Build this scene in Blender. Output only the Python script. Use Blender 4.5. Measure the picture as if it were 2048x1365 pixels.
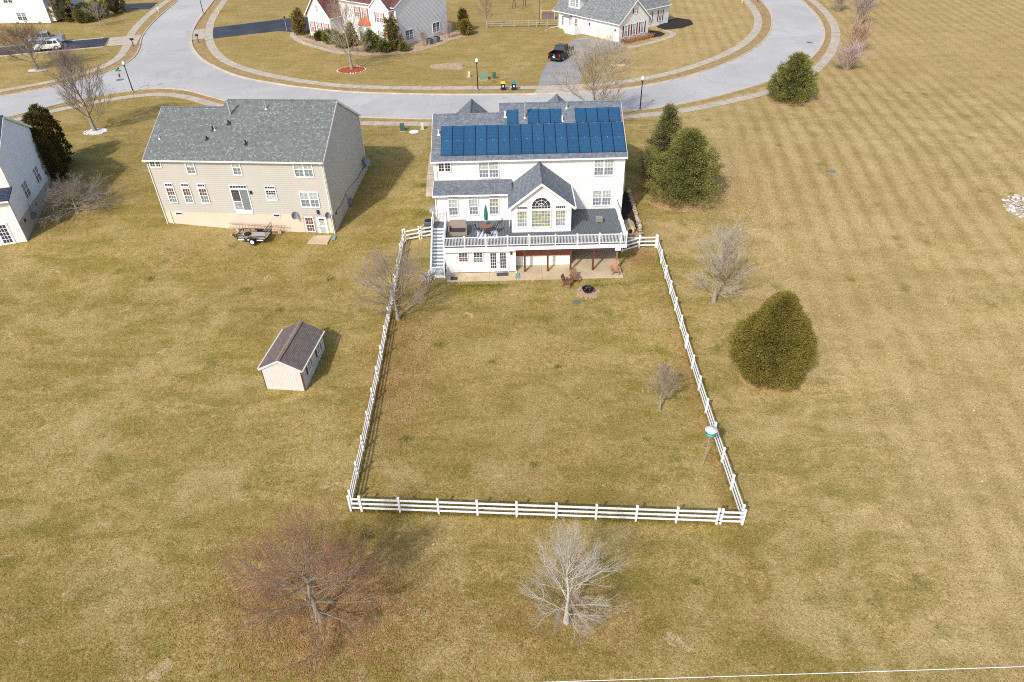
import bpy, math, random
from mathutils import Vector, Matrix
R = math.radians
for o in list(bpy.data.objects): bpy.data.objects.remove(o, do_unlink=True)
scene = bpy.context.scene
COL = scene.collection

# ------------------------------------------------------------------ camera
CAM_Z = 32.8
PITCH, ROLL = R(36.4), R(1.4)
cam_data = bpy.data.cameras.new('camera'); cam = bpy.data.objects.new('camera', cam_data); COL.objects.link(cam)
cam_data.sensor_width = 36.0; cam_data.lens = 36.0*1384/2048; cam_data.clip_start = 0.5; cam_data.clip_end = 3000
_up0 = Vector((0, math.sin(PITCH), math.cos(PITCH))); _r0 = Vector((1, 0, 0))
_r = _r0*math.cos(ROLL) - _up0*math.sin(ROLL); _up = _up0*math.cos(ROLL) + _r0*math.sin(ROLL); _back = _r.cross(_up)
_m = Matrix((_r, _up, _back)).transposed().to_4x4(); _m.translation = Vector((0, 0, CAM_Z)); cam.matrix_world = _m
scene.camera = cam

# ------------------------------------------------------------------ light
SUN_AZ, SUN_EL = 31.0, 41.0            # shadows fall 31 degrees right of straight ahead
world = bpy.data.worlds.new('World'); scene.world = world; world.use_nodes = True
wn = world.node_tree.nodes; wl = world.node_tree.links; wn.clear()
sky = wn.new('ShaderNodeTexSky'); sky.sky_type = 'NISHITA'; sky.sun_disc = False
sky.sun_elevation = R(SUN_EL); sky.sun_rotation = R(180+SUN_AZ); sky.air_density = 1.0; sky.dust_density = 2.5; sky.ozone_density = 1.0
bg = wn.new('ShaderNodeBackground'); bg.inputs[1].default_value = 0.15
wo = wn.new('ShaderNodeOutputWorld'); wl.new(sky.outputs[0], bg.inputs[0]); wl.new(bg.outputs[0], wo.inputs[0])
sd = bpy.data.lights.new('sun', 'SUN'); sd.energy = 2.65; sd.angle = R(2.0); sd.color = (1.0, 0.965, 0.92)
sun = bpy.data.objects.new('sun', sd); COL.objects.link(sun)
_d = Vector((math.sin(R(SUN_AZ))*math.cos(R(SUN_EL)), math.cos(R(SUN_AZ))*math.cos(R(SUN_EL)), -math.sin(R(SUN_EL))))
sun.rotation_euler = _d.to_track_quat('-Z', 'Y').to_euler(); sun.location = (-20, -20, 60)
vs = scene.view_settings; vs.view_transform = 'Standard'; vs.look = 'None'; vs.gamma = 1.0; vs.exposure = 0.34; vs.use_curve_mapping = False
scene.render.engine = 'CYCLES'
scene.cycles.use_denoising = False; scene.cycles.filter_width = 1.05
scene.cycles.max_bounces = 6; scene.cycles.diffuse_bounces = 3

# ------------------------------------------------------------------ materials
MATS = {}
def srgb(r, g, b):
    f = lambda c: (c/255/12.92) if c/255 <= .04045 else ((c/255+.055)/1.055)**2.4
    return (f(r), f(g), f(b))
def newmat(name):
    m = bpy.data.materials.new(name); m.use_nodes = True; nt = m.node_tree
    b = nt.nodes['Principled BSDF']; MATS[name] = m
    return m, nt, b
def N(nt, t, **kw):
    n = nt.nodes.new(t)
    for k, v in kw.items(): setattr(n, k, v)
    return n
def ramp(nt, fac, stops, interp='LINEAR'):
    n = nt.nodes.new('ShaderNodeValToRGB'); n.color_ramp.interpolation = interp
    e = n.color_ramp.elements
    while len(e) < len(stops): e.new(0.5)
    for i, (p, c) in enumerate(stops):
        e[i].position = p; e[i].color = (*c, 1) if len(c) == 3 else c
    nt.links.new(fac, n.inputs[0]); return n.outputs[0]
def noise(nt, vec, scale, detail=3, rough=.55, dist=0):
    n = nt.nodes.new('ShaderNodeTexNoise'); n.inputs['Scale'].default_value = scale; n.inputs['Detail'].default_value = detail
    n.inputs['Roughness'].default_value = rough; n.inputs['Distortion'].default_value = dist
    nt.links.new(vec, n.inputs['Vector']); return n.outputs['Fac']
def mix(nt, fac, a, b, mode='MIX'):
    n = nt.nodes.new('ShaderNodeMix'); n.data_type = 'RGBA'; n.blend_type = mode
    for s, v in ((n.inputs[0], fac), (n.inputs[6], a), (n.inputs[7], b)):
        if isinstance(v, (int, float)): s.default_value = v
        elif isinstance(v, tuple): s.default_value = (*v, 1)
        else: nt.links.new(v, s)
    return n.outputs[2]
def math_(nt, op, a, b=0.0):
    n = nt.nodes.new('ShaderNodeMath'); n.operation = op
    for s, v in ((n.inputs[0], a), (n.inputs[1], b)):
        if isinstance(v, (int, float)): s.default_value = v
        else: nt.links.new(v, s)
    return n.outputs[0]
def bump(nt, b, h, dist, strength=1.0):
    n = nt.nodes.new('ShaderNodeBump'); n.inputs['Distance'].default_value = dist; n.inputs['Strength'].default_value = strength
    nt.links.new(h, n.inputs['Height']); nt.links.new(n.outputs[0], b.inputs['Normal'])
def plain(name, c, rough=.6, var=.12, scale=3.0, metal=0.0, spec=.5, bumpd=0.0, bscale=40):
    """one colour with soft wear: noise pulls it a little lighter and darker"""
    m, nt, b = newmat(name); tc = N(nt, 'ShaderNodeTexCoord')
    f = noise(nt, tc.outputs['Object'], scale, 4)
    lo = tuple(x*(1-var) for x in c); hi = tuple(min(1, x*(1+var)) for x in c)
    nt.links.new(ramp(nt, f, [(.3, lo), (.7, hi)]), b.inputs['Base Color'])
    b.inputs['Roughness'].default_value = rough; b.inputs['Metallic'].default_value = metal; b.inputs['Specular IOR Level'].default_value = spec
    if bumpd: bump(nt, b, noise(nt, tc.outputs['Object'], bscale, 3), bumpd)
    return m
def shingle(name, stops, row=.145, width=.30, rough=.9, moss=None):
    m, nt, b = newmat(name); uv = N(nt, 'ShaderNodeTexCoord').outputs['UV']
    br = N(nt, 'ShaderNodeTexBrick'); nt.links.new(uv, br.inputs['Vector'])
    br.inputs['Color1'].default_value = (0, 0, 0, 1); br.inputs['Color2'].default_value = (1, 1, 1, 1); br.inputs['Mortar'].default_value = (.0, .0, .0, 1)
    br.inputs['Scale'].default_value = 1; br.inputs['Mortar Size'].default_value = .007; br.inputs['Brick Width'].default_value = width; br.inputs['Row Height'].default_value = row
    br.offset = .37; br.squash = .8; br.squash_frequency = 3
    c = ramp(nt, br.outputs['Color'], stops)
    f = noise(nt, uv, .5, 4); c = mix(nt, math_(nt, 'MULTIPLY', f, .5), c, stops[len(stops)//2][1])
    f2 = noise(nt, uv, 60, 2); c = mix(nt, .35, c, ramp(nt, f2, [(.35, (.35, .35, .35)), (.65, (1, 1, 1))]), 'MULTIPLY')
    dk = ramp(nt, br.outputs['Fac'], [(.0, (1, 1, 1)), (1, (.35, .35, .35))]); c = mix(nt, 1.0, c, dk, 'MULTIPLY')
    nt.links.new(c, b.inputs['Base Color']); b.inputs['Roughness'].default_value = rough; b.inputs['Specular IOR Level'].default_value = .2
    sep = N(nt, 'ShaderNodeSeparateXYZ'); nt.links.new(uv, sep.inputs[0])
    saw = math_(nt, 'FRACT', math_(nt, 'DIVIDE', sep.outputs[1], row)); inv = math_(nt, 'SUBTRACT', 1.0, saw)
    bump(nt, b, inv, .02)
    return m

# lawn -----------------------------------------------------------------
def lawn_colour(nt, P):
    STRAW, PALE, OLIVE, BROWN = srgb(182, 156, 94), srgb(211, 187, 136), srgb(140, 127, 57), srgb(154, 122, 71)
    mp = N(nt, 'ShaderNodeMapping'); nt.links.new(P, mp.inputs[0]); mp.inputs['Rotation'].default_value = (0, 0, R(-35)); mp.inputs['Scale'].default_value = (.5, 1.5, 1)
    big = noise(nt, P, .045, 3, .5, .6); med = noise(nt, mp.outputs[0], .34, 6, .68, .6); tuft = noise(nt, P, 2.2, 5, .7, .4); fine = noise(nt, P, 8.5, 3, .75); blade = noise(nt, P, 19, 2, .7)
    c = ramp(nt, tuft, [(.30, OLIVE), (.47, STRAW), (.68, PALE)])
    c = mix(nt, ramp(nt, med, [(.42, (0, 0, 0)), (.60, (.9, .9, .9))]), c, OLIVE)
    c = mix(nt, ramp(nt, noise(nt, P, .21, 5, .65, .5), [(.48, (0, 0, 0)), (.66, (.75, .75, .75))]), c, PALE)
    c = mix(nt, ramp(nt, big, [(.42, (0, 0, 0)), (.72, (.55, .55, .55))]), c, BROWN)
    # the mown lots on the left are greener, the open field on the right is drier
    sx_ = N(nt, 'ShaderNodeSeparateXYZ'); nt.links.new(P, sx_.inputs[0])
    fx = math_(nt, 'DIVIDE', math_(nt, 'ADD', math_(nt, 'SUBTRACT', sx_.outputs[0], 13), math_(nt, 'MULTIPLY', math_(nt, 'SUBTRACT', big, .5), 14)), 12)
    c = mix(nt, ramp(nt, fx, [(0, (0, 0, 0)), (1, (.38, .38, .38))]), c, srgb(204, 180, 132))
    c = mix(nt, ramp(nt, fx, [(0, (.32, .32, .32)), (.6, (0, 0, 0))]), c, srgb(138, 126, 58))
    # thin worn spots where the soil shows
    wn_ = noise(nt, P, .62, 5, .7, .8); c = mix(nt, ramp(nt, wn_, [(.63, (0, 0, 0)), (.70, (.75, .75, .75))]), c, srgb(206, 184, 146))
    wg = noise(nt, P, .50, 5, .7, .9); c = mix(nt, ramp(nt, wg, [(.64, (0, 0, 0)), (.71, (.6, .6, .6))]), c, srgb(122, 116, 50))
    # a few small greener clumps
    v = N(nt, 'ShaderNodeTexVoronoi'); v.inputs['Scale'].default_value = .34; v.inputs['Randomness'].default_value = 1; nt.links.new(P, v.inputs['Vector'])
    spot = math_(nt, 'ADD', v.outputs['Distance'], math_(nt, 'MULTIPLY', math_(nt, 'SUBTRACT', tuft, .5), .5))
    sepc = N(nt, 'ShaderNodeSeparateColor'); nt.links.new(v.outputs['Color'], sepc.inputs[0])
    rare = math_(nt, 'GREATER_THAN', sepc.outputs[0], .55)
    c = mix(nt, math_(nt, 'MULTIPLY', math_(nt, 'MULTIPLY', ramp(nt, spot, [(.02, (1, 1, 1)), (.26, (0, 0, 0))]), rare), .7), c, srgb(112, 112, 44))
    # mowing lanes in the wide field
    sep = N(nt, 'ShaderNodeSeparateXYZ'); nt.links.new(P, sep.inputs[0])
    lane = math_(nt, 'ADD', math_(nt, 'SUBTRACT', sep.outputs[0], math_(nt, 'MULTIPLY', sep.outputs[1], .15)), math_(nt, 'MULTIPLY', noise(nt, P, .07, 2), 1.2))
    s = math_(nt, 'SINE', math_(nt, 'MULTIPLY', lane, 2*math.pi/2.05))
    mp2 = N(nt, 'ShaderNodeMapping'); nt.links.new(P, mp2.inputs[0]); mp2.inputs['Rotation'].default_value = (0, 0, R(8)); mp2.inputs['Scale'].default_value = (1.3, .28, 1)
    s = math_(nt, 'ADD', s, math_(nt, 'MULTIPLY', math_(nt, 'SUBTRACT', noise(nt, mp2.outputs[0], .9, 4, .7), .5), 3.8))
    zone = math_(nt, 'MULTIPLY', ramp(nt, math_(nt, 'DIVIDE', math_(nt, 'SUBTRACT', sep.outputs[0], 16), 16), [(0, (0, 0, 0)), (1, (1, 1, 1))]),
                 math_(nt, 'MULTIPLY', ramp(nt, noise(nt, P, .032, 3), [(.34, (.35, .35, .35)), (.6, (1, 1, 1))]),
                       ramp(nt, math_(nt, 'DIVIDE', sep.outputs[1], 90), [(.3, (.75, .75, .75)), (1, (1, 1, 1))])))
    c = mix(nt, math_(nt, 'MULTIPLY', ramp(nt, s, [(.2, (0, 0, 0)), (1, (.42, .42, .42))]), zone), c, srgb(136, 120, 56))
    c = mix(nt, math_(nt, 'MULTIPLY', ramp(nt, math_(nt, 'MULTIPLY', s, -1.0), [(.3, (0, 0, 0)), (1, (.34, .34, .34))]), zone), c, PALE)
    # the far lawns are paler and drier
    far = ramp(nt, math_(nt, 'DIVIDE', math_(nt, 'SUBTRACT', sep.outputs[1], 84), 30), [(0, (0, 0, 0)), (1, (.3, .3, .3))])
    c = mix(nt, far, c, srgb(188, 160, 104))
    return c, tuft, fine, blade
def make_lawn():
    m, nt, b = newmat('dormant_grass'); P = N(nt, 'ShaderNodeTexCoord').outputs['Object']
    c, tuft, fine, blade = lawn_colour(nt, P)
    # tufts and blades: dark gaps between pale straw
    c = mix(nt, .9, c, ramp(nt, fine, [(.28, (.30, .27, .22)), (.44, (.86, .85, .82)), (.56, (1, 1, 1)), (.74, (1.0, 1.0, 1.0))]), 'MULTIPLY')
    c = mix(nt, math_(nt, 'MULTIPLY', ramp(nt, fine, [(.56, (0, 0, 0)), (.76, (1, 1, 1))]), .6), c, srgb(226, 204, 160))
    c = mix(nt, .7, c, ramp(nt, blade, [(.28, (.36, .33, .27)), (.55, (1, 1, 1))]), 'MULTIPLY')
    nt.links.new(c, b.inputs['Base Color']); b.inputs['Roughness'].default_value = .95; b.inputs['Specular IOR Level'].default_value = .1
    h = math_(nt, 'ADD', math_(nt, 'MULTIPLY', fine, .9), math_(nt, 'MULTIPLY', blade, .4)); bump(nt, b, math_(nt, 'ADD', h, math_(nt, 'MULTIPLY', tuft, 1.2)), .07, .8)
    return m
def make_blades(name, stops):
    m, nt, b = newmat(name); P = N(nt, 'ShaderNodeTexCoord').outputs['Object']; g = N(nt, 'ShaderNodeNewGeometry')
    c, _, _, _ = lawn_colour(nt, P)
    c = mix(nt, 1.0, c, ramp(nt, g.outputs['Random Per Island'], stops), 'MULTIPLY')
    nt.links.new(c, b.inputs['Base Color']); b.inputs['Roughness'].default_value = .9; b.inputs['Specular IOR Level'].default_value = .15
def ground_mat(name, c1, c2, scale, fine=14, bd=.01, rough=.9, streak=None, crack=False):
    m, nt, b = newmat(name); P = N(nt, 'ShaderNodeTexCoord').outputs['Object']
    c = ramp(nt, noise(nt, P, scale, 5, .6, .4), [(.32, c1), (.68, c2)])
    c = mix(nt, .35, c, ramp(nt, noise(nt, P, fine, 3, .7), [(.3, (.6, .6, .6)), (.65, (1, 1, 1))]), 'MULTIPLY')
    if streak:
        c = mix(nt, ramp(nt, noise(nt, P, streak[0], 4, .65, 1.2), [(.52, (0, 0, 0)), (.72, (.7, .7, .7))]), c, streak[1])
    if crack:
        v = N(nt, 'ShaderNodeTexVoronoi'); v.feature = 'DISTANCE_TO_EDGE'; v.inputs['Scale'].default_value = .13
        w = N(nt, 'ShaderNodeVectorMath'); w.operation = 'ADD'; nz = N(nt, 'ShaderNodeTexNoise'); nz.inputs['Scale'].default_value = .5; nt.links.new(P, nz.inputs['Vector'])
        sc = N(nt, 'ShaderNodeVectorMath'); sc.operation = 'SCALE'; sc.inputs['Scale'].default_value = 2.5; nt.links.new(nz.outputs['Color'], sc.inputs[0])
        nt.links.new(P, w.inputs[0]); nt.links.new(sc.outputs[0], w.inputs[1]); nt.links.new(w.outputs[0], v.inputs['Vector'])
        c = mix(nt, math_(nt, 'MULTIPLY', ramp(nt, v.outputs['Distance'], [(0, (1, 1, 1)), (.012, (0, 0, 0))]), .3), c, tuple(x*.45 for x in c1))
    nt.links.new(c, b.inputs['Base Color']); b.inputs['Roughness'].default_value = rough; b.inputs['Specular IOR Level'].default_value = .25
    bump(nt, b, noise(nt, P, fine*3, 3), bd); return m

make_lawn(); make_blades('dry_blades', [(0, (.72, .70, .64)), (.5, (1, 1, 1)), (1, (1, 1, 1))]); make_blades('olive_blades', [(0, (.55, .56, .42)), (.6, (.80, .82, .66)), (1, (1, 1, .86))])
ground_mat('road_asphalt', srgb(178, 175, 171), srgb(193, 190, 185), .08, 7, .01, .9, (.11, srgb(166, 164, 163)), True)
ground_mat('concrete', srgb(176, 163, 144), srgb(200, 188, 169), .9, 12, .006)
ground_mat('kerb_concrete', srgb(184, 174, 158), srgb(205, 196, 181), .7, 12, .006)
ground_mat('joint_soil', srgb(128, 116, 96), srgb(146, 132, 110), 2)
ground_mat('patio_concrete', srgb(186, 165, 132), srgb(208, 190, 158), .55, 10, .005, .9, (.7, srgb(168, 156, 136)))
ground_mat('black_asphalt', srgb(54, 57, 66), srgb(74, 78, 88), .3, 14, .01, .85)
ground_mat('grey_asphalt', srgb(140, 138, 135), srgb(165, 162, 158), .35, 14, .01, .9, (.3, srgb(124, 122, 120)))
ground_mat('dark_mulch', srgb(38, 30, 26), srgb(66, 54, 46), 3, 30, .03)
ground_mat('red_mulch', srgb(150, 66, 44), srgb(184, 96, 70), 3, 30, .03)
ground_mat('tan_stone_bed', srgb(170, 140, 112), srgb(206, 182, 154), 3, 20, .05)
ground_mat('needle_litter', srgb(168, 134, 92), srgb(192, 158, 112), 2, 24, .02)
ground_mat('verge_soil', srgb(150, 122, 78), srgb(184, 156, 106), 1.2, 16, .03, .95, (.3, srgb(140, 128, 70)))

def sheet_on(c): return c
plain('white_siding', srgb(226, 224, 219), .55, .03, .6)
plain('white_trim', srgb(236, 235, 232), .5, .03, 1.5)
plain('white_vinyl', srgb(230, 230, 230), .5, .07, 2.5)
plain('tan_siding', srgb(182, 178, 168), .6, .04, .5)
plain('shaded_white_siding', srgb(214, 214, 214), .6, .03, .5)  # white siding again, with the grey of shaded walls put into the colour
plain('skylit_shade_siding', srgb(230, 235, 240), .6, .03, .5)  # white siding for the shaded side, bluish skylight mixed into its colour
plain('cream_trim', srgb(232, 226, 214), .5, .03, 1.5)
plain('pink_foundation', srgb(212, 194, 174), .85, .06, .5, bumpd=.004)
plain('grey_foundation', srgb(178, 172, 164), .85, .06, .7, bumpd=.004)
shingle('slate_blue_shingle', [(0, srgb(100, 105, 113)), (.3, srgb(116, 121, 129)), (.7, srgb(130, 135, 142)), (1, srgb(144, 149, 155))], .15, .26)
shingle('green_grey_shingle', [(0, srgb(100, 102, 101)), (.2, srgb(118, 120, 118)), (.7, srgb(126, 129, 126)), (.84, srgb(132, 136, 132)), (.94, srgb(150, 159, 153)), (1, srgb(164, 174, 167))], .145, .2)
shingle('dark_blue_shingle', [(0, srgb(44, 52, 66)), (.5, srgb(60, 68, 84)), (1, srgb(82, 90, 106))])
shingle('brown_shingle', [(0, srgb(96, 62, 60)), (.5, srgb(120, 80, 76)), (1, srgb(142, 102, 96))])
shingle('light_grey_shingle', [(0, srgb(108, 112, 112)), (.5, srgb(134, 138, 137)), (1, srgb(164, 168, 166))])
shingle('shed_shingle', [(0, srgb(108, 96, 92)), (.5, srgb(122, 109, 103)), (1, srgb(138, 124, 116))], .13, .28)
plain('shed_paint', srgb(202, 199, 194), .7, .05, 2)
plain('shed_ridge_lichen', srgb(132, 120, 104), .95, .35, 5)
plain('dark_red_trim', srgb(118, 70, 64), .6, .1, 2)
plain('rust_shutter', srgb(168, 78, 54), .6, .08, 2)
plain('maroon_shutter', srgb(122, 40, 52), .6, .08, 2)
plain('copper_roof', srgb(204, 112, 74), .4, .1, 2, .3)
plain('black_metal', srgb(26, 27, 29), .45, .1, 4)
plain('dark_pipe', srgb(46, 48, 50), .6, .1, 4)
plain('grey_metal', srgb(132, 140, 146), .45, .08, 4, .4)
plain('galvanised', srgb(186, 192, 194), .4, .08, 4, .5)
plain('globe_white', srgb(240, 240, 238), .2, .02, 3)
plain('green_box', srgb(118, 140, 116), .6, .08, 4)
plain('pale_box', srgb(196, 194, 178), .6, .06, 4)
plain('dark_green_box', srgb(66, 92, 78), .6, .08, 4)
plain('bin_black', srgb(32, 34, 38), .55, .1, 4)
plain('bin_yellow', srgb(236, 188, 52), .5, .06, 4)
plain('bin_teal', srgb(30, 138, 130), .5, .06, 4)
plain('deck_grey', srgb(98, 104, 108), .7, .06, 2)
plain('step_grey', srgb(120, 134, 142), .7, .06, 2)
plain('brown_wood', srgb(92, 54, 40), .75, .15, 6)
plain('red_brown_band', srgb(140, 82, 62), .75, .12, 3)
plain('orange_wood', srgb(128, 90, 64), .6, .15, 8)
plain('faded_wood', srgb(172, 128, 100), .7, .15, 8)
plain('table_wood', srgb(134, 100, 84), .6, .15, 8)
plain('wicker', srgb(146, 130, 116), .8, .12, 30)
plain('dark_cushion', srgb(62, 52, 54), .9, .1, 6)
plain('umbrella_green', srgb(48, 118, 102), .8, .12, 6)
plain('umbrella_stripe', srgb(196, 226, 214), .8, .06, 6)
plain('rug_white', srgb(214, 216, 226), .9, .04, 6)
plain('rug_blue', srgb(92, 106, 142), .9, .08, 6)
plain('mat_dark', srgb(66, 70, 74), .9, .12, 14)
plain('brick_pink', srgb(182, 152, 136), .9, .12, 4, bumpd=.005)
plain('stone_grey', srgb(170, 158, 142), .9, .18, 3, bumpd=.01)
plain('riprap', srgb(208, 204, 198), .9, .18, 1.5, bumpd=.02)
plain('riprap_rust', srgb(206, 178, 146), .9, .18, 1.5, bumpd=.02)
plain('doghouse_wood', srgb(216, 190, 144), .75, .1, 5)
plain('ladder_red', srgb(186, 134, 114), .6, .1, 4)
plain('trailer_deck', srgb(166, 162, 152), .85, .12, 5)
plain('tyre', srgb(24, 24, 25), .85, .1, 6)
plain('rim', srgb(210, 212, 214), .35, .05, 4, .3)
plain('satellite_dish', srgb(132, 138, 142), .5, .05, 4)
plain('meter_blue', srgb(112, 122, 136), .6, .08, 4)
plain('birdhouse_white', srgb(206, 208, 214), .45, .04, 5)
plain('birdhouse_green', srgb(44, 150, 122), .5, .06, 5)
plain('cable_white', srgb(222, 222, 222), .5, .04, 2)
plain('sign_green', srgb(40, 140, 96), .5, .05, 4)
plain('sign_red', srgb(196, 60, 56), .5, .05, 4)
plain('car_white', srgb(226, 226, 226), .25, .02, 2)
plain('car_silver', srgb(176, 188, 200), .28, .03, 2, .35)
plain('car_black', srgb(14, 18, 23), .22, .05, 2)
plain('taillight', srgb(176, 26, 28), .3, .05, 3)
plain('headlight', srgb(226, 228, 230), .2, .03, 3)
plain('wood_door', srgb(186, 120, 78), .55, .08, 4)
plain('raw_timber', srgb(196, 164, 112), .8, .1, 4)
plain('weathered_timber', srgb(158, 150, 128), .85, .15, 4)
plain('hose_green', srgb(118, 146, 132), .6, .1, 4)
plain('planter_brown', srgb(120, 104, 98), .8, .1, 4)
plain('litter_white', srgb(236, 236, 232), .6, .03, 6)
plain('iron_cover', srgb(104, 104, 104), .8, .1, 4)
# window panes: what stands behind the glass shows through it
def pane_mat(name, c1, c2, rough=.12, sx=6):
    m, nt, b = newmat(name); uv = N(nt, 'ShaderNodeTexCoord').outputs['UV']
    f = noise(nt, uv, sx, 2, .5, .3); nt.links.new(ramp(nt, f, [(.35, c1), (.65, c2)]), b.inputs['Base Color'])
    b.inputs['Roughness'].default_value = rough; b.inputs['Coat Weight'].default_value = .6; b.inputs['Coat Roughness'].default_value = .05
pane_mat('pane_dark', srgb(36, 40, 48), srgb(64, 68, 76))
pane_mat('pane_navy', srgb(40, 46, 72), srgb(70, 76, 104))
pane_mat('pane_curtain', srgb(146, 154, 148), srgb(186, 192, 184))
pane_mat('pane_screen', srgb(104, 112, 116), srgb(136, 143, 146))
pane_mat('pane_red', srgb(84, 54, 50), srgb(128, 88, 72))
pane_mat('pane_yellow', srgb(116, 128, 122), srgb(172, 164, 112), .12, 3)
pane_mat('pane_blue', srgb(110, 128, 150), srgb(164, 172, 150), .12, 3)
pane_mat('car_glass', srgb(20, 24, 30), srgb(34, 38, 46), .08)
# solar cells
def solar():
    m, nt, b = newmat('solar_cells'); uv = N(nt, 'ShaderNodeTexCoord').outputs['UV']
    br = N(nt, 'ShaderNodeTexBrick'); nt.links.new(uv, br.inputs['Vector']); br.offset = 0
    br.inputs['Color1'].default_value = (*srgb(30, 66, 98), 1); br.inputs['Color2'].default_value = (*srgb(46, 92, 126), 1); br.inputs['Mortar'].default_value = (*srgb(70, 112, 148), 1)
    br.inputs['Scale'].default_value = 1; br.inputs['Mortar Size'].default_value = .006; br.inputs['Brick Width'].default_value = .175; br.inputs['Row Height'].default_value = .175
    c = mix(nt, .5, br.outputs['Color'], ramp(nt, noise(nt, uv, 24, 3, .7), [(.3, srgb(24, 56, 86)), (.7, srgb(60, 106, 140))]))
    oi = N(nt, 'ShaderNodeObjectInfo'); c = mix(nt, .8, c, ramp(nt, oi.outputs['Random'], [(0, (.72, .74, .78)), (1, (1, 1, 1))]), 'MULTIPLY')  # tone per panel imitates uneven sky reflection
    nt.links.new(c, b.inputs['Base Color']); b.inputs['Roughness'].default_value = .22; b.inputs['Specular IOR Level'].default_value = .5
solar()
# bark, twigs, foliage
def bark(name, c1, c2, sc=6): ground_mat(name, c1, c2, sc, 30, .01, .95)
bark('grey_bark', srgb(128, 118, 102), srgb(172, 162, 144)); bark('pale_bark', srgb(176, 170, 162), srgb(206, 202, 196)); bark('dark_bark', srgb(70, 62, 56), srgb(104, 94, 84))
bark('tan_twigs', srgb(164, 150, 128), srgb(190, 176, 152)); bark('silver_twigs', srgb(164, 156, 144), srgb(190, 182, 170)); bark('brown_twigs', srgb(128, 104, 86), srgb(158, 134, 112))
bark('pinkgrey_twigs', srgb(142, 126, 116), srgb(168, 150, 138)); bark('russet_twigs', srgb(138, 104, 84), srgb(164, 128, 104)); bark('red_twigs', srgb(150, 108, 84), srgb(176, 138, 108)); bark('mauve_twigs', srgb(152, 134, 126), srgb(176, 158, 148)); bark('pink_twigs', srgb(168, 146, 142), srgb(190, 170, 164)); bark('orange_twigs', srgb(168, 140, 116), srgb(188, 160, 136))
def foliage(name, c1, c2, c3):
    m, nt, b = newmat(name); g = N(nt, 'ShaderNodeNewGeometry'); P = N(nt, 'ShaderNodeTexCoord').outputs['Object']
    c = ramp(nt, g.outputs['Random Per Island'], [(0, c1), (.5, c2), (1, c3)])
    c = mix(nt, .5, c, ramp(nt, noise(nt, P, 1.1, 3, .6), [(.35, c1), (.65, c3)]))
    nt.links.new(c, b.inputs['Base Color']); b.inputs['Roughness'].default_value = .9; b.inputs['Specular IOR Level'].default_value = .08
foliage('spruce_needles', srgb(88, 90, 54), srgb(118, 117, 72), srgb(152, 146, 96))
foliage('pine_needles', srgb(84, 90, 44), srgb(114, 116, 60), srgb(150, 146, 82))
foliage('yew_needles', srgb(92, 86, 36), srgb(122, 112, 48), srgb(150, 138, 70))
foliage('arborvitae', srgb(56, 56, 26), srgb(86, 80, 38), srgb(128, 108, 54))
foliage('bronze_arborvitae', srgb(92, 78, 30), srgb(126, 108, 46), srgb(160, 140, 70))
foliage('box_leaves', srgb(74, 82, 36), srgb(106, 110, 52), srgb(144, 142, 76))
foliage('grass_tuft', srgb(96, 108, 40), srgb(122, 128, 54), srgb(160, 150, 80))
foliage('dead_leaves', srgb(126, 80, 54), srgb(160, 108, 74), srgb(188, 140, 104))
foliage('red_buds', srgb(130, 82, 62), srgb(152, 102, 78), srgb(166, 122, 96))
foliage('white_petals', srgb(168, 160, 152), srgb(196, 188, 182), srgb(214, 208, 204))
plain('foliage_core', srgb(44, 42, 24), .95, .2, 3)

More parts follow.
